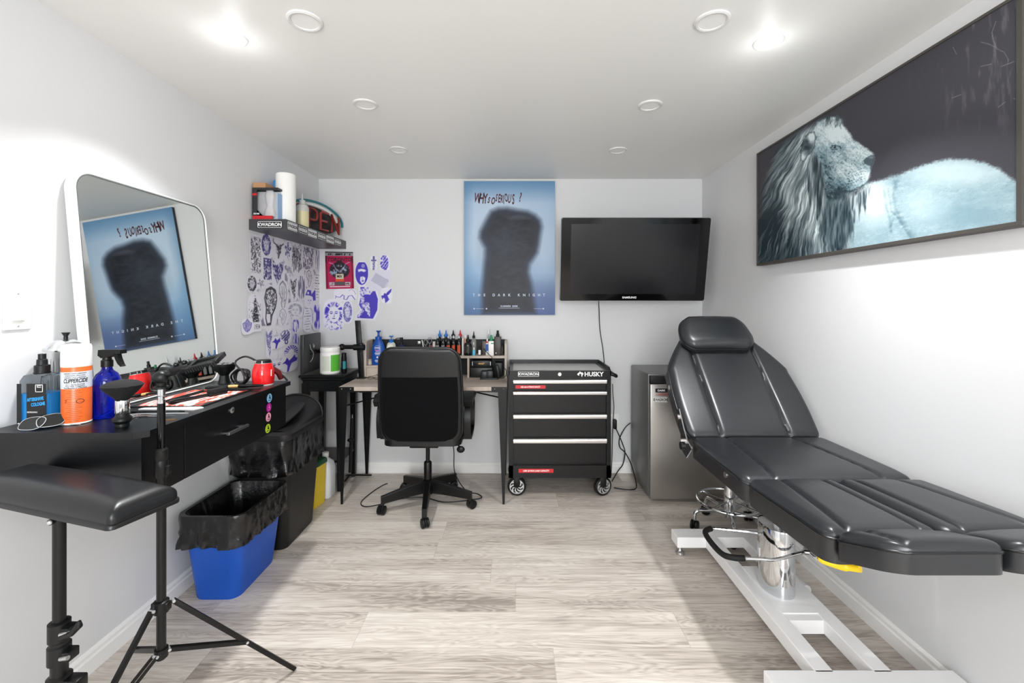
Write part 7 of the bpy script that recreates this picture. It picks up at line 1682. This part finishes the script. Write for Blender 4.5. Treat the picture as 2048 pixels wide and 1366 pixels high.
# wire frame eyeglasses on the desk
t = thing('eyeglasses', 'thin wire eyeglasses lying on the desk under the hutch drawer', 'eyeglasses', (px(752, 3.12), 3.12, DZ))
for (uu, vv) in ((741, 757), (754, 754.5)):
    c2 = Vector((px(uu, 3.12), 3.12, DZ + 0.012)); MB().tube([c2 + Vector((0.022 * math.cos(a), 0.004 * math.sin(a), 0.011 * math.sin(a))) for a in [2 * PI * k / 18 for k in range(18)]], 0.0013, 6, closed=True).build('lens_rim', BLKMT, t)
MB().tube([Vector((px(735, 3.12), 3.12, DZ + 0.014)), Vector((px(752, 3.17), 3.17, DZ + 0.022)), Vector((px(765, 3.17), 3.17, DZ + 0.03))], 0.0013, 6).build('temple', BLKMT, t)
MB().tube([Vector((px(760, 3.12), 3.12, DZ + 0.014)), Vector((px(752, 3.15), 3.16, DZ + 0.03)), Vector((px(765, 3.15), 3.16, DZ + 0.008))], 0.0013, 6).build('temple', BLKMT, t)

# ================================================================ cords and outlet right of the tool cart
wy = BY - 0.012
t = thing('wall_outlet', 'white wall outlet with black plugs between the tool cart and fridge', 'outlet', at(1229, 842, BY))
o0, o1 = at(1222, 858, BY), at(1234, 828, BY)
MB().box(o0.x - 0.01, o1.x + 0.012, BY - 0.006, BY, o0.z, o1.z, 0.002).build('cover_plate', WHITE, t)
MB().box(at(1225, 0, BY).x, at(1231, 0, BY).x, BY - 0.05, BY - 0.006, at(0, 855, BY).z, at(0, 837, BY).z, 0.004).build('plug', BLKPL, t)
MB().tube(bez([at(1225, 768, 3.22), at(1226, 790, 3.3), at(1228, 815, 3.34), at(1226, 850, 3.34), at(1225, 880, 3.34), at(1224, 920, 3.34), Vector((px(1222, 3.25), 3.25, 0.02))], 6), 0.0028, 6).make('hanging_cable', CABLE, 'thin black cord hanging down beside the right side of the tool cart', 'cord')
MB().tube(bez([at(1229, 852, 3.33), at(1237, 868, wy - 0.02), at(1246, 890, wy - 0.02), at(1250, 905, wy - 0.03), at(1246, 928, wy - 0.03), at(1236, 942, 3.3), Vector((px(1224, 3.2), 3.2, 0.005))], 6), 0.004, 8).make('hanging_cable', CABLE, 'black cord curving from the outlet to the floor behind the cart', 'cord')
MB().tube(bez([at(1261, 846, 3.355), at(1250, 856, wy - 0.012), at(1239, 878, wy - 0.012), at(1240, 895, wy - 0.012), at(1250, 905, wy - 0.012), Vector((px(1262, 3.28), 3.28, 0.10)), Vector((px(1273, 3.12), 3.12, 0.006)), Vector((px(1262, 3.05), 3.05, 0.006)), Vector((px(1228, 3.08), 3.08, 0.006))], 8), 0.004, 8).make('hanging_cable', CABLE, 'black fridge cord looping down between outlet and fridge to the floor', 'cord')
# white duct by the wall behind the bed column
hose = bez([(1.40, 2.40, 0.21), (1.35, 2.33, 0.185), (1.29, 2.22, 0.16), (1.262, 2.13, 0.10), (1.262, 2.03, 0.045), (1.28, 1.93, 0.032)], 14)
mb = MB(); mb.tube(hose, [0.028 + 0.002 * (i % 2) for i in range(len(hose))], 18)
mb.make('flexible_hose', mat('white hose', '#dcdcda', 0.3), 'fat white flexible hose curving to the floor behind the chrome column', 'hose')
